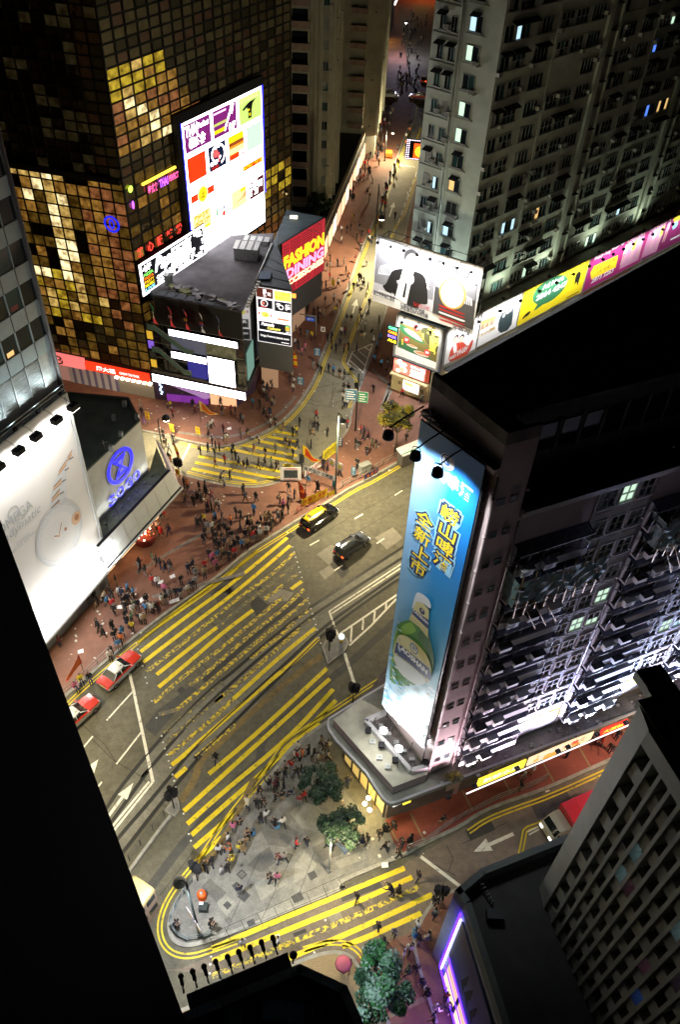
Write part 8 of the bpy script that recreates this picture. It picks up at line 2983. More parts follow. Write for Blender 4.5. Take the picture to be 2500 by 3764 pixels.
# ================================================================ VEHICLES (built facing +x about their own centre, then placed)
def loft(mb,rings,m_,cap=True,smooth=True):
 n_=len(rings[0])
 vs=[p for r in rings for p in r]
 fs=[(i*n_+k,i*n_+(k+1)%n_,(i+1)*n_+(k+1)%n_,(i+1)*n_+k)for i in range(len(rings)-1)for k in range(n_)]
 if cap:
  fs+=[tuple(range(n_))[::-1],tuple(range((len(rings)-1)*n_,len(rings)*n_))]
 mb.faces(vs,fs,m_,smooth)
M_TYREB,M_RIM=mat('tyre rubber',(.012,.012,.012),rough=.9),mat('wheel rim',(.35,.35,.36),rough=.35,metal=.8)
M_CARGLASS=mat('car glass',(.01,.013,.016),rough=.05,spec=.9)
def paint(n,c,r=.22):
 m_=mat('car paint '+n,c,rough=r)
 m_.node_tree.nodes['Principled BSDF'].inputs['Coat Weight'].default_value=.6
 return m_
def vehicle(name,lab,pos,ang,L,W,H,body,roof,hood=None,profile='sedan',lights=False,group=None,side=None):
 root=thing(name,lab,'taxi' if 'taxi' in name else('van' if 'van' in name else 'car'),(0,0,0),group)
 hw=W/2
 hx=L/2
 side=side or body
 hood=hood or body
 belt=.92 if profile=='sedan' else 1.02
 mb=MB()
 xs=[-hx,-hx+.08,-hx+.5,-hx+1.1,-.2,hx-1.4,hx-.6,hx-.12,hx]
 ws=[.8,.93,.98,1,1,1,.97,.88,.72]
 tops={'sedan':[.8,.88,.93,.95,.94,.92,.84,.74,.62],'mpv':[.95,1.0,1.02,1.02,1.02,1.0,.92,.8,.62]}[profile]
 rings=[]
 for x,w,t in zip(xs,ws,tops):
  b=.28 if abs(x)<hx-.3 else .36
  rings.append([(x,-hw*w,b+.1),(x,-hw*w,.6),(x,-hw*w*.97,t-.08),(x,-hw*w*.88,t),(x,0,t+.03),(x,hw*w*.88,t),(x,hw*w*.97,t-.08),(x,hw*w,.6),(x,hw*w,b+.1),(x,0,b)])
 n_=10
 vs=[p for r in rings for p in r]
 for i in range(len(rings)-1):
  for k in range(n_):
   m_=hood if k in(2,3,4,5)else side
   mb.faces([vs[i*n_+k],vs[i*n_+(k+1)%n_],vs[(i+1)*n_+(k+1)%n_],vs[(i+1)*n_+k]],[(0,1,2,3)],m_,False)
 mb.face(rings[0][::-1],side)
 mb.face(rings[-1],side)
 mb.obj('body',root)
 if profile=='sedan':
  base=[(-hx+.75,.9),(-hx+1.0,.93),(hx-1.75,.93),(hx-1.35,.88)]
  topx=[-hx+1.45,hx-2.15]
 else:
  base=[(-hx+.12,.92),(-hx+.2,.95),(hx-1.55,.95),(hx-.95,.86)]
  topx=[-hx+.35,hx-1.95]
 zb,zt=belt-.02,H-.05
 mb=MB()
 A,B_,C_,D_=[(base[0][0],-hw*.84,zb),(base[3][0],-hw*.8,zb),(base[3][0],hw*.8,zb),(base[0][0],hw*.84,zb)],None,None,None
 T=[(topx[0],-hw*.7,zt),(topx[1],-hw*.68,zt),(topx[1],hw*.68,zt),(topx[0],hw*.7,zt)]
 mb.hexa(A+T,M_CARGLASS)
 mb.obj('windows',root)
 mb=MB()
 rs=[]
 for x,k in((topx[0]-.1,.94),(topx[0]+.12,1),((topx[0]+topx[1])/2,1.02),(topx[1]-.15,.99),(topx[1]+.1,.92)):
  e=0 if .1<(x-topx[0])/(topx[1]-topx[0])<.9 else-.05
  rs.append([(x,-hw*.72*k,H-.1+e),(x,-hw*.6*k,H-.01+e),(x,0,H+.02+e),(x,hw*.6*k,H-.01+e),(x,hw*.72*k,H-.1+e),(x,0,H-.12+e)])
 loft(mb,rs,roof)
 mb.obj('roof',root)
 for s_ in(-1,1):
  for x0,z0,x1,z1,y0,y1 in((base[0][0]+.1,zb,topx[0],zt,.85,.71),(base[3][0]-.05,zb,topx[1],zt,.81,.69),((topx[0]+topx[1])/2,zb,(topx[0]+topx[1])/2,zt,.86,.71)):
   mb=MB()
   mb.tube([(x0,s_*hw*y0,z0),(x1,s_*hw*y1,z1)],.045,roof if profile=='sedan' else body,5)
   mb.obj('pillar',root)
 for x in(-hx+.85,hx-.85):
  for s_ in(-1,1):
   mb=MB()
   vs,n2=[],16
   for y,r in((s_*(hw-.2),.3),(s_*hw*1.0,.31),(s_*(hw+.01),.27)):
    for k in range(n2):
     t=6.2832*k/n2
     vs.append((x+r*math.cos(t),y,.31+r*math.sin(t)))
   mb.faces(vs,[(i*n2+k,i*n2+(k+1)%n2,(i+1)*n2+(k+1)%n2,(i+1)*n2+k)for i in range(2)for k in range(n2)]+[tuple(range(2*n2,3*n2))],M_TYREB,True)
   w=mb.obj('wheel',root)
   rb=MB()
   rb.faces([(x+.19*math.cos(6.2832*k/12),s_*(hw+.018),.31+.19*math.sin(6.2832*k/12))for k in range(12)],[tuple(range(12))],M_RIM)
   sub(rb,'rim',w)
 for s_ in(-1,1):
  mb=MB()
  mb.box(hx-.2,hx-.02,s_*hw*.62-.17,s_*hw*.62+.17,.56,.7,glow('headlight lit',(1,.95,.85),5)if lights else mat('headlight lens',(.6,.6,.58),rough=.15))
  mb.obj('headlight',root)
  mb=MB()
  mb.box(-hx-.015,-hx+.12,s_*hw*.7-.15,s_*hw*.7+.13,.62,.84,glow('tail light lit',(1,.1,.02),4)if lights and s_<0 else mat('tail light',(.35,.015,.01),rough=.3,emit=.5,ecol=(1,.05,.02)))
  mb.obj('tail_light',root)
  mb=MB()
  mb.hexa([(hx-1.55,s_*hw*.86,.92),(hx-1.42,s_*hw*.86,.92),(hx-1.42,s_*(hw+.16),.94),(hx-1.55,s_*(hw+.16),.94),(hx-1.55,s_*hw*.86,1.0),(hx-1.42,s_*hw*.86,1.0),(hx-1.42,s_*(hw+.16),1.06),(hx-1.55,s_*(hw+.16),1.06)],body)
  mb.obj('mirror',root)
 for x,nm in((hx-.05,'front_bumper'),(-hx-.05,'rear_bumper')):
  mb=MB()
  mb.box(x-.03,x+.09,-hw*.8,hw*.8,.34,.52,mat('bumper',(.06,.06,.06)))
  mb.obj('bumper',root)
 mb=MB()
 mb.box(-hx-.03,-hx-.02,-.26,.26,.58,.7,mat('number plate',(.7,.55,.05)))
 mb.obj('number_plate',root)
 root.location=pos
 root.rotation_euler=(0,0,ang)
 return root
def head(o,a,b,z=0):
 p,q=A8(o,*a,z),A8(o,*b,z)
 d=q-p
 return math.atan2(d.y,d.x)
RED,WHT,SIL=paint('red',(.5,.03,.012)),paint('white',(.72,.74,.75)),paint('silver white',(.6,.62,.64))
a1=head(cL,(540,822),(785,580),.75)
mid=A8(cL,662,700,.75)
t1=vehicle('taxi','red and white taxi at the kerb with its rear nearest the long white line',(mid.x,mid.y,0),a1,4.6,1.75,1.48,RED,WHT,RED,side=SIL)
m2=A8(cL,345,1030,.75)
t2=vehicle('taxi','red and white taxi half hidden by the dark tower behind the other taxi',(m2.x,m2.y,0),a1-.05,4.6,1.75,1.48,RED,WHT,RED,side=paint('cream',(.6,.56,.42)))
for t in(t1,t2):
 t['group']='red and white taxis'
 b=MB()
 b.box(-.12,.12,-.3,.3,1.49,1.62,mat('taxi roof sign',(.7,.7,.6)))
 b.obj('roof_sign',t).matrix_parent_inverse=Matrix()
MP=[A8(cF,1180,1010,1.7),A8(cF,1245,1050,1.7),A8(cF,1405,965,1.7),A8(cF,1330,900,1.7)]
pa,pb=A8(cF,1205,1080,.2),A8(cF,1433,920,.2)
YR=paint('yellow roof',(.72,.48,.01))
BLK=paint('black',(.006,.006,.008),.12)
am=math.atan2(pb.y-pa.y,pb.x-pa.x)
v=vehicle('people_carrier_van','black people carrier with a yellow roof numbered 106',((pa.x+pb.x)/2,(pa.y+pb.y)/2,0),am,4.9,1.85,1.75,BLK,YR,profile='mpv',lights=True)
v['category']='van'
mb=MB()
vs,fs,_=textmesh('106',.02)
mb.faces([(-1.75+(1-y)*.42,-.42+x*.84,1.785)for x,y in vs],fs,P_BLK)
mb.obj('roof_number',v).matrix_parent_inverse=Matrix()
ca,cb_=A8(cT,480,1265,.3),A8(cT,670,1130,.3)
GRY=paint('charcoal',(.045,.05,.055),.18)
vehicle('car','dark charcoal hatchback in the middle lane below the black people carrier',((ca.x+cb_.x)/2,(ca.y+cb_.y)/2,0),math.atan2(cb_.y-ca.y,cb_.x-ca.x),4.4,1.78,1.55,GRY,GRY,profile='mpv',lights=True)
p=at(1428,357)
vehicle('minivan','white minivan crossing the far junction',(p.x,p.y,0),0.02,4.9,1.9,2.0,SIL,SIL,profile='mpv',lights=True)
p=at(1538,362)
vehicle('taxi','red car with white roof at the far junction by the grey block',(p.x,p.y,0),math.pi-.1,4.6,1.75,1.48,RED,WHT,RED,lights=True)
p=at(1560,300)
vehicle('taxi','second red car behind the far junction, mostly hidden by the grey block',(p.x,p.y,0),1.4,4.6,1.75,1.48,RED,WHT,RED,lights=True)
def lorry():
 root=thing('lorry','red box lorry with a pale cab partly behind the grid window building','lorry',(0,0,0))
 RB_=paint('bright red',(.62,.012,.015),.3)
 cream=paint('cream cab',(.62,.58,.42))
 W,hw=2.0,1.0
 mb=MB()
 mb.box(-3.9,1.2,-hw,hw,.75,2.55,RB_)
 for x in(-3.9,-2.6,-1.3,0,1.2):
  mb.box(x-.03,x+.03,-hw-.015,hw+.015,.76,2.57,RB_)
 mb.obj('cargo_box',root)
 mb=MB()
 rs=[]
 for x,zt,k in((1.3,1.9,1),(1.9,1.9,1),(2.35,1.75,.97),(2.75,1.15,.95),(2.95,1.05,.9),(3.0,.55,.9)):
  rs.append([(x,-hw*.92*k,.5),(x,-hw*.92*k,zt-.1),(x,-hw*.8*k,zt),(x,hw*.8*k,zt),(x,hw*.92*k,zt-.1),(x,hw*.92*k,.5)])
 loft(mb,rs,cream,True,False)
 mb.obj('cab',root)
 mb=MB()
 mb.face([(2.37,-hw*.78,1.74),(2.37,hw*.78,1.74),(2.77,hw*.8,1.2),(2.77,-hw*.8,1.2)],M_CARGLASS)
 mb.obj('windscreen',root)
 mb=MB()
 mb.box(-3.8,2.8,-.5,.5,.4,.74,M_BLACK)
 mb.obj('chassis',root)
 for s_ in(-1,1):
  mb=MB()
  mb.box(2.96,3.04,s_*.62-.18,s_*.62+.18,.62,.82,glow('headlight lit',(1,.95,.85),5))
  mb.obj('headlight',root)
  for x in(2.1,-2.6):
   mb=MB()
   n2=16
   vs=[(x+.42*math.cos(6.2832*k/n2),s_*y,.42+.42*math.sin(6.2832*k/n2))for y in(.72,.98)for k in range(n2)]
   mb.faces(vs,[(k,(k+1)%n2,n2+(k+1)%n2,n2+k)for k in range(n2)]+[tuple(range(n2,2*n2))],M_TYREB,True)
   mb.obj('wheel',root)
  mb=MB()
  mb.box(2.5,2.62,s_*1.0-.08,s_*1.18+.08,1.3,1.6,M_BLACK)
  mb.obj('mirror',root)
 a,b=A8(cW,612,1085,1.0),A8(cW,684,1045,2.0)
 g1,g2=Vector((18.4,29.5,0)),None
 d=Vector((-.901,-.434,0))
 c=Vector(((A8(cW,600,1030,1.0).x+A8(cW,625,1135,1.0).x)/2,(A8(cW,600,1030,1.0).y+A8(cW,625,1135,1.0).y)/2,0))-d*2.9
 root.location=(c.x,c.y,0)
 root.rotation_euler=(0,0,math.atan2(d.y,d.x))
lorry()
def tram():
 root=thing('tram','cream roofed tram car mostly hidden behind the dark tower','tram',(0,0,0))
 crm=mat('cream tram roof',(.6,.48,.2),rough=.5,var=.08,scale=1)
 wl=mat('brown tram side',(.28,.2,.15),rough=.5)
 mb=MB()
 mb.box(-8,0,-1.05,1.05,.4,3.95,wl)
 mb.obj('body',root)
 mb=MB()
 rs=[[(x,-1.1*k,3.9),(x,-.8*k,4.12),(x,0,4.18),(x,.8*k,4.12),(x,1.1*k,3.9)]for x,k in((-8.05,1),(-.2,1),(.06,.95))]
 loft(mb,rs,crm)
 mb.obj('roof',root)
 mb=MB()
 for z in(1.4,3.0):
  for k in range(7):
   for s_ in(-1,1):
    mb2=MB()
    mb2.box(-7.6+k*1.1,-6.75+k*1.1,s_*1.055-.01,s_*1.055+.01,z,z+.75,M_GLASSDARK)
    mb2.obj('window',root)
 for s_ in(-.5,.5):
  mb2=MB()
  mb2.box(0,.012,s_-.35,s_+.35,2.9,3.6,M_GLASSDARK)
  mb2.obj('window',root)
 a,b=A8(cB,525,1122,4.0),A8(cB,370,1018,4.0)
 w=(b-a)
 m_=a+w.normalized()*1.05
 w.z=0
 d=Vector((w.y,-w.x,0)).normalized()
 if d.y<0:
  d=-d
 root.location=(m_.x,m_.y,0)
 root.rotation_euler=(0,0,math.atan2(d.y,d.x))
tram()
def bicycle(lab,o,px,ang):
 c=A8(o,*px,0)
 root=thing('bicycle',lab,'bicycle',(0,0,0),'bicycles in the street')
 for x in(-.52,.52):
  mb=MB()
  pts=[(x+.33*math.cos(6.2832*k/16),0,.34+.33*math.sin(6.2832*k/16))for k in range(17)]
  mb.tube(pts,.025,M_TYREB,5,False)
  mb.obj('wheel',root)
 mb=MB()
 for a,b in(((-.52,0,.34),(-.05,0,.3)),((-.05,0,.3),(.38,0,.78)),((-.2,0,.8),(.38,0,.8)),((-.05,0,.3),(-.22,0,.9)),((-.52,0,.34),(-.2,0,.8)),((.52,0,.34),(.36,0,.95))):
  mb.tube([a,b],.025,M_STEEL,5)
 mb.obj('frame',root)
 mb=MB()
 mb.tube([(.34,-.28,1.0),(.36,0,.96),(.34,.28,1.0)],.02,M_STEELG,5)
 mb.obj('handlebar',root)
 mb=MB()
 mb.box(-.36,-.1,-.08,.08,.9,.97,M_BLACK)
 mb.obj('saddle',root)
 root.location=(c.x,c.y,0)
 root.rotation_euler=(0,0,ang)
bicycle('bicycle standing at the hatched box of the street',cM,(570,1325),.4)
bicycle('bicycle by a white shirted rider near the street lamp post',cM,(520,1560),1.2)
bicycle('bicycle parked with riders beside the watch billboard',cM,(650,690),1.0)
c=A8(cU,450,1130,PH)
root=thing('orange_cart','small orange handcart in the crowd far up the street','cart',c)
mb=MB()
mb.box(c.x-.7,c.x+.7,c.y-1,c.y+1,PH+.3,PH+1.1,mat('orange cart',(.7,.15,.01)))
mb.obj('body',root)
mb=MB()
mb.tube([(c.x,c.y-1,PH+1),(c.x,c.y-1.8,PH+1.3)],.05,M_STEEL,5)
mb.obj('handle',root)
# ================================================================ PEOPLE
SKIN=mat('skin',(.42,.26,.18),rough=.6)
HAIR=mat('black hair',(.012,.01,.009),rough=.55)
SHOE=mat('dark shoes',(.02,.018,.016),rough=.7)
CLO={k:mat('cloth '+n,c,rough=.85)for k,n,c in(('k','black',(.014,.014,.016)),('n','navy',(.018,.025,.06)),('g','grey',(.2,.2,.21)),('w','white',(.66,.66,.64)),('r','red',(.5,.03,.035)),('b','blue',(.05,.2,.42)),('y','yellow',(.65,.52,.03)),('o','orange',(.62,.18,.05)),('t','tan',(.3,.21,.12)),('p','pink',(.55,.14,.26)),('c','cream',(.55,.48,.34)),('m','maroon',(.15,.025,.035)),('e','green',(.06,.13,.06)),('u','purple',(.14,.06,.2)))}
CN={'k':'black','n':'navy','g':'grey','w':'white','r':'red','b':'blue','y':'yellow','o':'orange','t':'tan','p':'pink','c':'cream','m':'maroon','e':'green','u':'purple'}
def person_mesh(nm,stride=0.,arms=((.15,0),(-.15,0)),coat=False,longhair=False,pack=False,sit=False,bend=0.,skirt=False):
 V,E,R_,B=[],[],[],[]
 def v(p,r,par=None,bone='torso'):
  V.append(Vector(p))
  R_.append(r)
  B.append(bone)
  if par is not None:
   E.append((par,len(V)-1))
  return len(V)-1
 ph=.52 if sit else .92
 pel=v((0,0,ph),(.13,.16))
 ab=v((bend*.25,0,ph+.17),(.115,.145),pel)
 ch=v((bend*.7,0,ph+.4),(.125,.175),ab)
 nk=v((bend*.95+.01,0,ph+.55),(.055,.06),ch)
 hd=v((bend*1.15+.03,0,ph+.66),(.085,.08),nk,'head')
 tp=v((bend*1.2+.02,0,ph+.77),(.07,.065),hd,'head')
 v((bend*1.15+.115,0,ph+.655),(.022,.02),hd,'head')
 for s_,(sw,eb)in zip((-1,1),arms):
  sh=v((bend*.75,s_*.19,ph+.45),(.062,.062),ch,'arm')
  ax,az=math.sin(sw),-math.cos(sw)
  el=v((V[sh].x+.27*ax,s_*.235,V[sh].z+.27*az),(.046,.046),sh,'arm')
  bx,bz=math.sin(sw+eb),-math.cos(sw+eb)
  wr=v((V[el].x+.23*bx,s_*(.235-.1*min(1,eb)),V[el].z+.23*bz),(.032,.034),el,'arm')
  pm=v(V[wr]+Vector((.07*bx,0,.07*bz)),(.02,.036),wr,'hand')
  for i,(off,ln)in enumerate(((-.03,.07),(-.01,.085),(.01,.08),(.03,.06))):
   k1=v(V[pm]+Vector((.5*ln*bx,off,.5*ln*bz)),(.009,.009),pm,'hand')
   v(V[k1]+Vector((.5*ln*bx-.02*bz,0,.5*ln*bz+.02*bx)),(.007,.007),k1,'hand')
  v(V[wr]+Vector((.05*bx+.03,-s_*.045,.05*bz)),(.01,.01),wr,'hand')
  hip=v((0,s_*.085,ph-.06),(.095,.095),pel,'leg')
  if sit:
   kn=v((.42,s_*.1,ph-.02),(.07,.07),hip,'leg')
   an=v((.46,s_*.1,.1),(.05,.05),kn,'leg')
   v((.6,s_*.1,.045),(.045,.04),an,'foot')
  else:
   a=stride*s_
   kn=v((.43*math.sin(a)+.04*abs(stride),s_*.09,ph-.06-.42*math.cos(a)),(.066,.066),hip,'leg')
   a2=a-(.5*abs(stride)if a<0 else .12*stride)
   an=v((V[kn].x+.4*math.sin(a2),s_*.09,max(.07,V[kn].z-.38*math.cos(a2))),(.044,.044),kn,'leg')
   v((V[an].x+.15,s_*.1,max(.04,V[an].z-.04)),(.042,.036),an,'foot')
 me=bpy.data.meshes.new(nm)
 me.from_pydata([tuple(p)for p in V],E,[])
 ob=bpy.data.objects.new(nm,me)
 COL.objects.link(ob)
 md=ob.modifiers.new('skin','SKIN')
 for i,sv in enumerate(me.skin_vertices[0].data):
  sv.radius=R_[i]
  sv.use_root=i==0
 ss=ob.modifiers.new('smooth','SUBSURF')
 ss.levels=ss.render_levels=1
 bpy.context.view_layer.update()
 out=bpy.data.meshes.new_from_object(ob.evaluated_get(bpy.context.evaluated_depsgraph_get()))
 bpy.data.objects.remove(ob)
 out.name=nm
 zmin=min(p.co.z for p in out.vertices)
 segs=[(V[a],V[b],B[b])for a,b in E]
 bm=bmesh.new()
 bm.from_mesh(out)
 for p in bm.verts:
  p.co.z-=zmin
 for f in bm.faces:
  c=f.calc_center_median()+Vector((0,0,zmin))
  best,bd='torso',9
  for a,b,bn in segs:
   d=b-a
   t=max(0,min(1,(c-a).dot(d)/max(d.length_squared,1e-9)))
   L=(a+d*t-c).length
   if L<bd:
    best,bd=bn,L
  h=V[hd]
  if best=='head':
   k=1 if(c.z>h.z+.03 or c.x<h.x+.02)else 0
  elif best=='hand':
   k=0
  elif best=='foot':
   k=4
  elif best=='leg':
   k=3
  else:
   k=2
  if c.z>V[nk].z-.01 and best=='torso':
   k=1 if longhair and c.x<V[nk].x+.02 else 0
  if coat and k==3 and c.z>ph-.42:
   k=2
  f.material_index=k
  f.smooth=True
 def box(x0,x1,y0,y1,z0,z1,k):
  r=bmesh.ops.create_cube(bm,size=1)
  for q in r['verts']:
   q.co=Vector((lerp(x0,x1,q.co.x+.5),lerp(y0,y1,q.co.y+.5),lerp(z0,z1,q.co.z+.5)))
  fs={f for q in r['verts']for f in q.link_faces}
  for f in fs:
   f.material_index=k
  bmesh.ops.bevel(bm,geom=list({e for f in fs for e in f.edges}),offset=.03,segments=1,affect='EDGES')
 if pack:
  box(-.32,-.12,-.15,.15,ph+.1-zmin,ph+.5-zmin,4)
 if skirt or coat:
  n_=12
  vs=[bm.verts.new(((.16+.06*(j==0))*math.cos(6.2832*k/n_),(.19+.05*(j==0))*math.sin(6.2832*k/n_),(ph-.34 if j==0 else ph+.08)-zmin))for j in(0,1)for k in range(n_)]
  for k in range(n_):
   f=bm.faces.new((vs[k],vs[(k+1)%n_],vs[n_+(k+1)%n_],vs[n_+k]))
   f.material_index=2 if coat else 3
   f.smooth=True
 if longhair:
  n_=10
  c=V[hd]
  vs=[]
  for z,rx,ry in((.1,.05,.05),(.06,.105,.1),(-.04,.12,.11),(-.16,.1,.12),(-.24,.06,.1)):
   for k in range(n_):
    t=1.9+(6.2832-3.8)*k/(n_-1)+0
    vs.append(bm.verts.new((c.x-.0+rx*math.cos(t),ry*math.sin(t),c.z+z-zmin)))
  for j in range(4):
   for k in range(n_-1):
    f=bm.faces.new((vs[j*n_+k],vs[j*n_+k+1],vs[(j+1)*n_+k+1],vs[(j+1)*n_+k]))
    f.material_index=1
    f.smooth=True
 while len(out.materials):
  out.materials.pop()
 for m_ in(SKIN,HAIR,CLO['k'],CLO['n'],SHOE):
  out.materials.append(m_)
 bm.to_mesh(out)
 bm.free()
 return out
POSE=[('standing',person_mesh('p0',.06,((.05,.2),(-.05,.15)))),('standing',person_mesh('p1',.1,((.1,1.3),(-.05,.3)),longhair=True)),('standing',person_mesh('p2',.05,((.3,1.6),(.25,1.5)))),('walking',person_mesh('p3',.3,((-.25,.2),(.3,.35)))),('walking',person_mesh('p4',-.28,((.3,.35),(-.25,.15)),longhair=True)),('walking',person_mesh('p5',.25,((.2,.9),(-.3,.2)),pack=True)),('walking in a long coat',person_mesh('p6',-.3,((.2,.3),(-.25,.2)),coat=True,longhair=True)),('standing with a backpack',person_mesh('p7',.08,((.1,.6),(0,.3)),pack=True)),('standing with arms raised',person_mesh('p8',.1,((1.9,1.2),(1.7,1.1)))),('sitting',person_mesh('p9',0,((.5,.9),(.4,.9)),sit=True)),('walking',person_mesh('p10',.3,((-.2,.2),(.3,.3)),skirt=True,longhair=True)),('bending forward',person_mesh('p11',.15,((.9,.3),(.7,.3)),bend=.35))]
PW=[14,12,12,16,12,9,7,6,2,0,7,2]
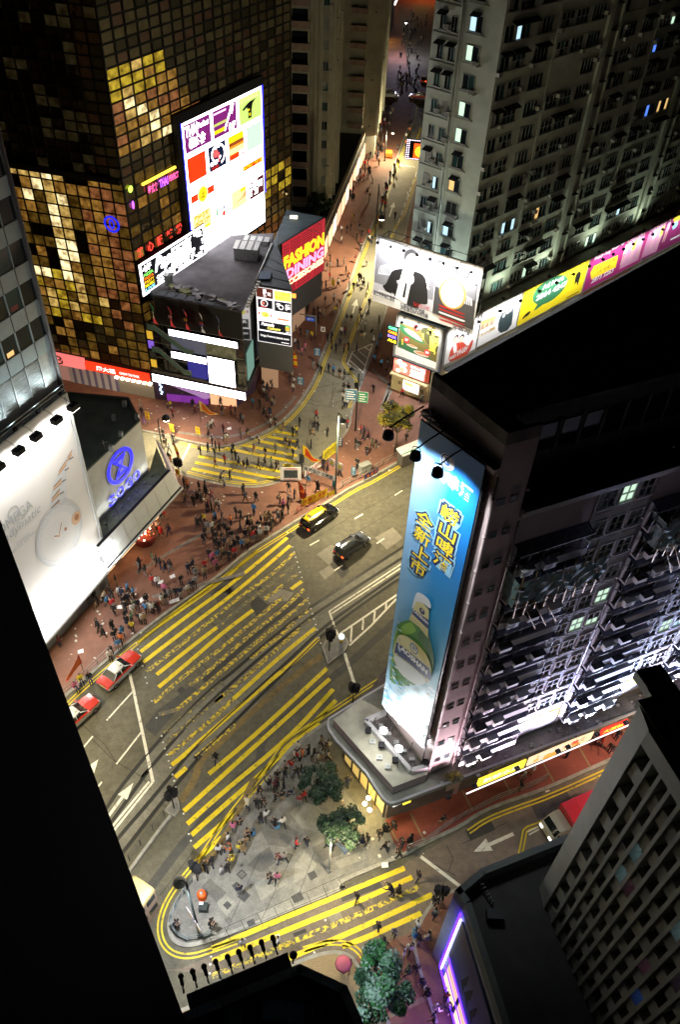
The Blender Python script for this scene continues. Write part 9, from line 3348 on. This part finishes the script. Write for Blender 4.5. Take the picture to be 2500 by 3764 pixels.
CROWD=[('on the upper pavement before the podium',cF,0,'30,190t 45,260k 60,320u 250,190yS 267,265m 410,200k 425,240m 520,240k 610,185k 620,250k 685,245m 715,250k 757,300k 768,312g 525,140k 595,155k 640,160k 690,150t 755,410t 803,405k 630,380m 638,435k 652,445w 540,350w 552,335w 520,372g 525,430k 548,470k 205,445k'),('at the podium side corner of the upper pavement',cF,0,'842,190b 893,200k 920,115w 945,150k 980,185t 915,60k 925,255k 965,255n 970,335w 1003,325k 945,80k 980,60t'),('on the yellow crossing by the podium',cF,0,'465,535k 520,515k 575,505k 600,510m 568,555k 572,625m 640,600r 700,520k 692,560k 718,575k 740,612n 777,645k 803,625k 850,525m 885,455w 932,550k 885,635k 930,627k 975,625e 1012,650k 1006,518g 1130,555k 1080,475k 1102,490k 1162,488k 610,728g 637,770g 677,715k'),('in the curved street above the crossing',cF,0,'1060,372t 1130,402k 1157,395y 1177,330k 1260,495k 1270,395t 1287,355k 1310,362k 1300,275r 1378,402k 1498,80k 1530,80k'),('by the department store corner',cF,0,'240,522w 268,450k 198,412k 215,475k 253,605o 237,585k 350,875t 372,785o 347,775k'),('in the loose crowd on the red pavement',cF,0,'417,905k 457,805k 500,805k 445,870k 472,880k 510,835k 545,865m 522,935m 545,945k 580,925c 597,935w 507,950k 620,1015k 570,1015b 560,1045k 775,825k 788,875n 865,875k 850,965b 722,985k 757,1003k 685,1045o 752,1085k 805,1055k 830,1055t 900,1045k 930,1025t 960,1015t 445,1055k 470,1045k 495,1030y'),('beside the protest banners',cF,0,'1022,1005g 1052,1010k 1060,935p 1095,960k 1035,892t 1097,895n 1100,805k 1140,855k 1220,865m 1240,760b 1310,805k 1380,650m 1350,640k 1470,690k'),('waiting in the dense crowd at the kerb',cF,(.5,-.85),'500,1135k 515,1095g 490,1175k 548,1090w 560,1135k 577,1165k 602,1105k 640,1095k 620,1165k 667,1125k 692,1155k 570,1205k 600,1225k 640,1205n 682,1225t 712,1215k 737,1185k 767,1215b 797,1215t 790,1145k 812,1125t 842,1155r 845,1120k 872,1145k 890,1115w 897,1145w 880,1080k 940,1120w 942,1085k 970,1085k 987,1055k 710,1275r 672,1300k 640,1295k 590,1295b 552,1315p 530,1285k 572,1340pS 620,1280t'),('on the pavement below the department store canopy',cF,0,'122,1315e 155,1335k 177,1358k 212,1375k 250,1372k 22,1375g 70,1405k 30,1355k 182,1015k 207,1005r 182,1115r 240,1115n 122,1155t 137,1075m 152,1085w'),('at the kerb beside the newspapers',cF,(.5,-.85),'382,1395n 412,1365n 440,1405t 430,1425g 497,1365r 497,1425t'),('on the pavement below the white awning',cL,0,'642,100k 537,140e 492,215k 497,265kB 512,245k 602,185k 617,205k 667,185w 690,195n 727,160b 767,190b 722,225k 742,220n 562,225c 582,255b 515,425k 552,475k 237,542m'),('waiting at the kerb by the big crossing',cL,(.5,-.85),'622,275r 632,315k 702,255k 712,295k 767,315w 777,285e 802,275k 862,245k 857,305b 882,295w 907,305w 932,295k 952,285m 977,245w 1002,235k 1032,205g 992,165p 907,105r 942,115w 1077,195k 1107,195n 1162,165w 1187,145n 1212,115g 1112,105k 712,355k 722,392k 757,375e 762,435y 817,375k 837,375w 852,380t 617,425k 632,505k 692,475b 682,525o 665,565b'),('at the railing by the taxis',cL,(.6,-.7),'612,620k 605,650w 347,850pS 387,795yS 452,785kS 642,487k'),('in the street crowd near the watch billboard',cM,0,'755,185k 785,205b 780,285k 680,545t 640,665k 690,725k 625,655k 660,690k 820,122o 885,210n'),('on the pavement before the fashion sign',cM,0,'477,232w 580,222y 500,312w 500,387w 540,310k 565,292k 610,362k 630,292k 650,332k 637,442k 640,402m 600,522m 425,300k 402,435k 420,512k 472,552k 518,547g 395,582k 420,575g 545,640o 532,605k 415,650r 357,705k 387,712k 435,692w 475,695w 440,702y 290,705m 555,715k 587,722k'),('in the crowd beside the directory sign',cM,0,'222,785t 265,800k 297,815k 382,825k 265,845k 445,805w 470,845w 492,850o 455,895y 230,875k 252,885k 300,905k 332,895k 347,905c 375,912t 190,945k 172,1035k 205,1045k 250,1065b 285,1075y 302,935k 330,965k'),('in the street between the double yellow lines',cM,0,'400,1095k 430,1085k 430,1145k 460,1170k 500,1045w 525,1045m 490,1125n 517,1172m 550,1155k 610,1165n 537,955k 570,955k 630,905m 700,842n 640,955n 670,1000w 642,1065k 665,1082c 710,1065k 732,1097w 780,1085b 770,965k'),('on the pavement by the cream corner shop',cM,0,'755,1145b 735,1245b 832,1265k 870,1272k 785,1280b 820,1335k 850,1362k 730,1455k 935,1490r 940,1425w 1057,1495k 1075,1535e 510,1520w'),('in the street bend beside the tall banner',cM,0,'485,1350k 520,1360k 407,1315k 442,1325b 570,1335k 517,1455k 550,1462k 525,1562w 605,1445k 330,1305k 352,1325k'),('around the blue bus stop signs',cM,0,'215,1192p 240,1160p 190,1145k 165,1125w 22,1402m 10,1180k 35,1225r 60,1295k 80,1185y 102,1215y 110,1145k 130,1265k 60,1155k 30,1155k 92,1265n 102,1325b 130,1325w 142,1352w 155,1410w 130,1385k 152,1455w 10,1545k 295,1290g'),('between the yellowish tree and the street lamp',cT,0,'640,385r 660,400n 600,480k 618,490k 655,430k 690,425m 680,535k 720,480e 745,490k 885,540k 612,635k 965,445k 1078,270k 487,685k 540,340r 540,190w'),('waiting on the grey plaza beside the canopy',cQ,0,'550,280t 600,382w 597,312w 555,372w 520,405g 500,375k 460,345k 385,320w 357,372w 372,382r 412,375o 330,455r 290,455g 407,485k 372,500k 650,490k 735,582n 685,690w 640,605r'),('at the plaza kerb above the trees',cQ,(-.7,.7),'235,525k 292,512k 280,595k 240,575k 220,675k 270,675k 177,597k 220,595m 105,635k 355,635gS 395,705m 425,675r 22,742c 90,735k 132,727k 117,837k 157,812w 215,875k 242,892bS 272,865w 20,945t 70,930bS 8,1005t'),('walking over the open grey plaza',cQ,0,'370,1012r 445,1002k 245,1117m 287,1112g 190,1262k 235,1257p'),('by the shady lower plaza tree',cQ,0,'795,935k 792,1005tS 845,985n 882,977k 742,1005k 772,1010bS 607,1010n 632,1025n 965,945k 1012,905k 1070,890k 1002,1035k 1027,1032g 1130,1012k 1187,985k 1107,1085k'),('on the red paved side street',cQ,0,'1418,842k'),('on the lower crossing',cQ,0,'1060,1362kB 1107,1345k 1242,1245k 802,1392k'),('along the plaza tip kerb',cB,(-.7,.7),'972,207k 1062,775w 1095,705p 1137,655g 992,865w 1022,852t 1077,862oA 1165,845t 1145,852y 1092,920yS 945,945k 900,1000k 1017,1010w 1055,997k 1140,1152n 690,1395n 940,1395k 1165,1535w 1420,1515w'),('near the neon framed shop',cS,0,'565,895k 680,935g 605,1005k 790,1055w 745,1095w 845,885w 827,945b 855,985k 922,965c 1022,690k 970,710k 780,1205e 832,1195k 767,1375n 920,1365k 880,1295n 1050,1395m 985,1485w 1045,1465k 1080,1445k 960,1568k 970,795g 310,1160r 340,1165k'),('outside the side street shops',cW,0,'400,690y 435,715w 410,795k 490,675w 745,565k 975,445w 992,475r 1105,425k 1060,515kB'),]
ORD='first second third fourth fifth sixth seventh eighth ninth tenth eleventh twelfth thirteenth fourteenth fifteenth sixteenth seventeenth eighteenth nineteenth twentieth'.split()
def people():
 rr=random.Random(17)
 P=[]
 import re
 for reg,o,face,data in CROWD:
  for t in data.split():
   x,y,c,s_=re.match(r'(\d+),(\d+)([a-z])([A-Z]?)',t).groups()
   p=A8(o,int(x),int(y),.02)
   on_road='crossing' in reg and 'by the big' not in reg or 'street bend' in reg or 'curved street' in reg or 'double yellow' in reg
   z=0.02 if on_road else PH+.005
   p=A8(o,int(x),int(y),z)
   k={'S':9,'A':8,'B':11}.get(s_)
   if k is None:
    w=list(PW)
    if face:
     w=[20,18,16,5,4,3,3,10,2,0,2,1]
    k=rr.choices(range(12),w)[0]
   a=math.atan2(face[1],face[0])+rr.gauss(0,.5)if face else rr.choice((.9,-2.2,.2,2.9,rr.uniform(-3.1,3.1)))+rr.gauss(0,.3)
   P.append([p,k,c,rr.choices('nkgtk',(6,6,3,2,2))[0],a,reg,float(o[0]+int(x)/1.96)])
 far=[(1345,470),(1352,520),(1330,560),(1385,500),(1300,640),(1370,590),(1310,690),(1330,620),(1395,450),(1280,720),(1350,660),(1410,430)]
 for k in range(170):
  y=rr.uniform(395,745)
  xl,xr=lerp(1205,1392,(760-y)/370)+8,lerp(1362,1462,(760-y)/370)-10
  x=xl+(xr-xl)*min(1,abs(rr.gauss(0,.5))+.02)
  P.append([at(x,y,PH),rr.choices(range(12),PW)[0],rr.choice('kkkkngwrtmkw'),rr.choice('nkkg'),rr.uniform(-3,3),'far up the pedestrian street',x])
 for k in range(22):
  y=rr.uniform(420,900)
  x=lerp(1335,1490,(900-y)/480)+rr.uniform(10,40)
  P.append([at(x,y,.02),3,rr.choice('kkrwo'),'n',1.3,'far up the pedestrian street',x])
 for k in range(80):
  y=rr.uniform(60,330)
  x=rr.uniform(1455+(330-y)*.12,1525+(330-y)*.18)
  P.append([at(x,y,.02),rr.choices(range(12),PW)[0],rr.choice('kkkkkngt'),'k',rr.uniform(-3,3),'beyond the far junction',x])
 P.sort(key=lambda q:(q[0]-EYE).length)
 near,rest=P[:300],P[300:]
 groups={}
 for q in near:
  groups.setdefault((q[2],q[3],POSE[q[1]][0],q[5]),[]).append(q)
 for(c,b,ps,reg),L in groups.items():
  L.sort(key=lambda q:q[6])
  for i,q in enumerate(L):
   me=POSE[q[1]][1]
   o=bpy.data.objects.new('person',me)
   COL.objects.link(o)
   o.location=q[0]
   o.rotation_euler=(0,0,q[4])
   s_=rr.uniform(1.06,1.2)
   o.scale=(s_,s_,s_)
   for j,m_ in((2,CLO[q[2]]),(3,CLO[q[3]])):
    o.material_slots[j].link='OBJECT'
    o.material_slots[j].material=m_
   if len(L)==1:
    lab='person in %s top and %s trousers %s %s'%(CN[c],CN[b],ps,reg)
   else:
    lab='%s from left in %s top and %s trousers %s %s'%(ORD[min(i,19)],CN[c],CN[b],ps,reg)
   w=lab.split()
   if len(w)>16:
    lab=lab.replace(' top and',' and').replace(' trousers','')
    w=lab.split()
   if len(w)>16:
    lab=lab.replace(' of the upper pavement','').replace('in the dense crowd ','').replace('on the pavement ','').replace('in the street crowd ','').replace(' in a long coat',' in coat').replace('in the loose crowd ','')
    w=lab.split()
   o['label']=' '.join(w[:16])
   o['category']='person'
   o['group']='people '+reg
 mb=MB()
 for q in rest:
  me=POSE[q[1]][1]
  mtx=Matrix.Translation(q[0])@Matrix.Rotation(q[4],4,'Z')
  vs=[mtx@v.co for v in me.vertices]
  b=len(mb.v)
  mb.v+=[tuple(v)for v in vs]
  ms=[mb.m(x)for x in(SKIN,HAIR,CLO[q[2]],CLO[q[3]],SHOE)]
  for p in me.polygons:
   mb.f.append(tuple(i+b for i in p.vertices))
   mb.mi.append(ms[p.material_index])
   mb.sm.append(True)
 tag(mb.obj('crowd'),'distant crowd of small figures filling the pedestrian street up to its far end','crowd',kind='stuff')
people()
def paper(lab,o,x,y,z,a,w=.55,h=.4):
 c=A8(o,x,y,z)
 mb=MB()
 u_,v_=Vector((math.cos(a),math.sin(a),.1)),Vector((-math.sin(a),math.cos(a),.2))
 mb.hexa([tuple(c+u_*sx*w/2+v_*sy*h/2+Vector((0,0,dz+.06*(sx*sy>0))))for dz in(0,.01)for sx,sy in((-1,-1),(1,-1),(1,1),(-1,1))],P_WHT)
 tag(mb.obj('newspaper'),lab,'newspaper','open newspapers in the kerb crowd').location=(0,0,0)
for q in((cL,1045,38,1.1,.5,'open white newspaper held above the kerb crowd by the stripes'),(cL,960,78,1.0,.2,'white newspaper carried by the bending walker at the kerb'),(cL,820,210,1.0,1.0,'white newspaper held alone in front of the kerb crowd'),(cL,665,258,1.0,.1,'creased white newspaper in the cluster below the white awning'),(cL,1040,220,.5,.4,'white sheets spread on the ground at the kerb edge'),(cL,1075,208,.5,.4,'small white sheet beside the spread sheets at the kerb'),(cL,383,578,.15,.3,'white sheet lying alone on the tan pavement'),(cQ,1010,1137,.2,.1,'white square bag lying at the lower plaza kerb'),(cQ,810,965,.6,.3,'white paper bag beside the sitter under the plaza tree'),(cF,670,345,.2,.4,'white sheet on the upper pavement near the yellow sign')):
 paper(q[5],*q[:5])
c=A8(cS,318,1135,1.9)
root=thing('umbrella','pink and purple umbrella carried beside the silvery tree','umbrella',c)
mb=MB()
mb.lathe(c,[(.62,0),(.5,.14),(.28,.24),(.02,.3)],mat('pink umbrella',(.55,.12,.18),rough=.7),8)
mb.obj('canopy',root)
mb=MB()
mb.tube([c+Vector((0,0,-.75)),c+Vector((0,0,.34))],.012,M_STEEL,5)
mb.obj('handle',root)
# ================================================================ added street lamps standing unseen outside the view, facade floodlights
OUT=[("added unseen street lamp on the main road near the dark tower",-27,33,12,11000,LAMPC),("added unseen street lamp by the tram stop behind the dark tower",-21,20,12,9000,(1,.9,.68)),("added unseen street lamp on the main road behind the beer tower",16,62,12,14000,LAMPC),("added unseen street lamp at the far right of the main road",34,74,12,6500,LAMPC),('added unseen street lamp on the red side street past the office block',30,33,9,7500,(1,.75,.55)),('added unseen street lamp near the red paved pedestrian street',3,9.5,9,500,(.8,.85,1)),('added unseen street lamp behind the department store',-34,76,9,5000,LAMPC)]
for l_ in OUT:
 added_lamp(*l_)
def wall_floods():
 root=thing('facade_floodlights','row of floodlights along the canopy edge washing the pink tower','floodlights',FB.P(4,2.4,5.4))
 mb=MB()
 FB.box(mb,2,40,2.6,2.7,5.485,5.53,glow('painted rim glow',(1,.93,.95),1.6))  # glowing strip painted in for the lit top of the canopy rim
 mb.obj('painted_rim_glow',root)
 for u,e,c,zz,sp in((.6,900,(1,.68,.8),12,120),(3,900,(1,.8,.86),10,140),(7,1500,(.9,.72,1),11,140),(11,1800,(.8,.74,1),12,140),(15,2000,(.72,.74,1),13,140),(19,2200,(.68,.74,1),13,140),(24,2200,(.75,.7,1),13,140),(30,2000,(1,.8,.95),13,140),(12,2600,(.35,.5,1),21,70),(18,2600,(.3,.48,1),22,70),(25,2600,(.3,.45,1),22,70)):
  mb=MB()
  FB.box(mb,u-.2,u+.2,2.15,2.45,5.3,5.5,M_BLACK)
  mb.obj('floodlight',root)
  lamp('floodlight_beam','SPOT',FB.P(u,2.3,5.75),e*WF,c,.2,aim=FB.P(u,0,zz),spot=sp,blend=.9,parent=root)
WF=2.6
wall_floods()
def ledge_floods():
 root=thing('ledge_floodlights','small floodlights on the ledge over the billboard row, two added behind, washing the grey block','floodlights',FK.P(20,-.6,11.7))
 for u,e in((4,2400),(12,1700),(22,1500),(34,1300),(46,1100)):
  mb=MB()
  FK.box(mb,u-.2,u+.2,.1,.4,11.63,11.9,M_BLACK)
  mb.obj('floodlight',root)
  lamp('floodlight_beam','SPOT',FK.P(u,.45,12.0),e,(.93,1,.74),.2,aim=FK.P(u,-1.2,20),spot=150,blend=.9,parent=root)
 for x,y,e in((9.2,92.6,4200),(11.6,91.2,2600)):  # two roof floods added to brighten the block's left face
  mb=MB()
  mb.box(x-.2,x+.2,y-.2,y+.2,11.4,11.8,M_BLACK)
  mb.obj('floodlight',root)
  lamp('floodlight_beam','SPOT',(x,y,12.0),e,(.9,1,.92),.2,aim=(x+1.2,y+3.4,30),spot=110,blend=.9,parent=root)
ledge_floods()
def added_rail_floods():
 root=thing('added_rail_floodlights','added cool floodlights on the rail above the white watch billboard','floodlights',FS.P(-4,.3,25.4))
 for k in range(6):  # added lamps that brighten the tower cladding above
  u=.6-2.6*k
  mb=MB()
  FS.box(mb,u-.15,u+.15,.3,.55,25.35,25.6,M_BLACK)
  mb.obj('floodlight',root)
  lamp('floodlight_beam','SPOT',FS.P(u,.6,25.75),520,(.78,.95,1),.15,aim=FS.P(u,-.5,33),spot=130,blend=.9,parent=root)
added_rail_floods()
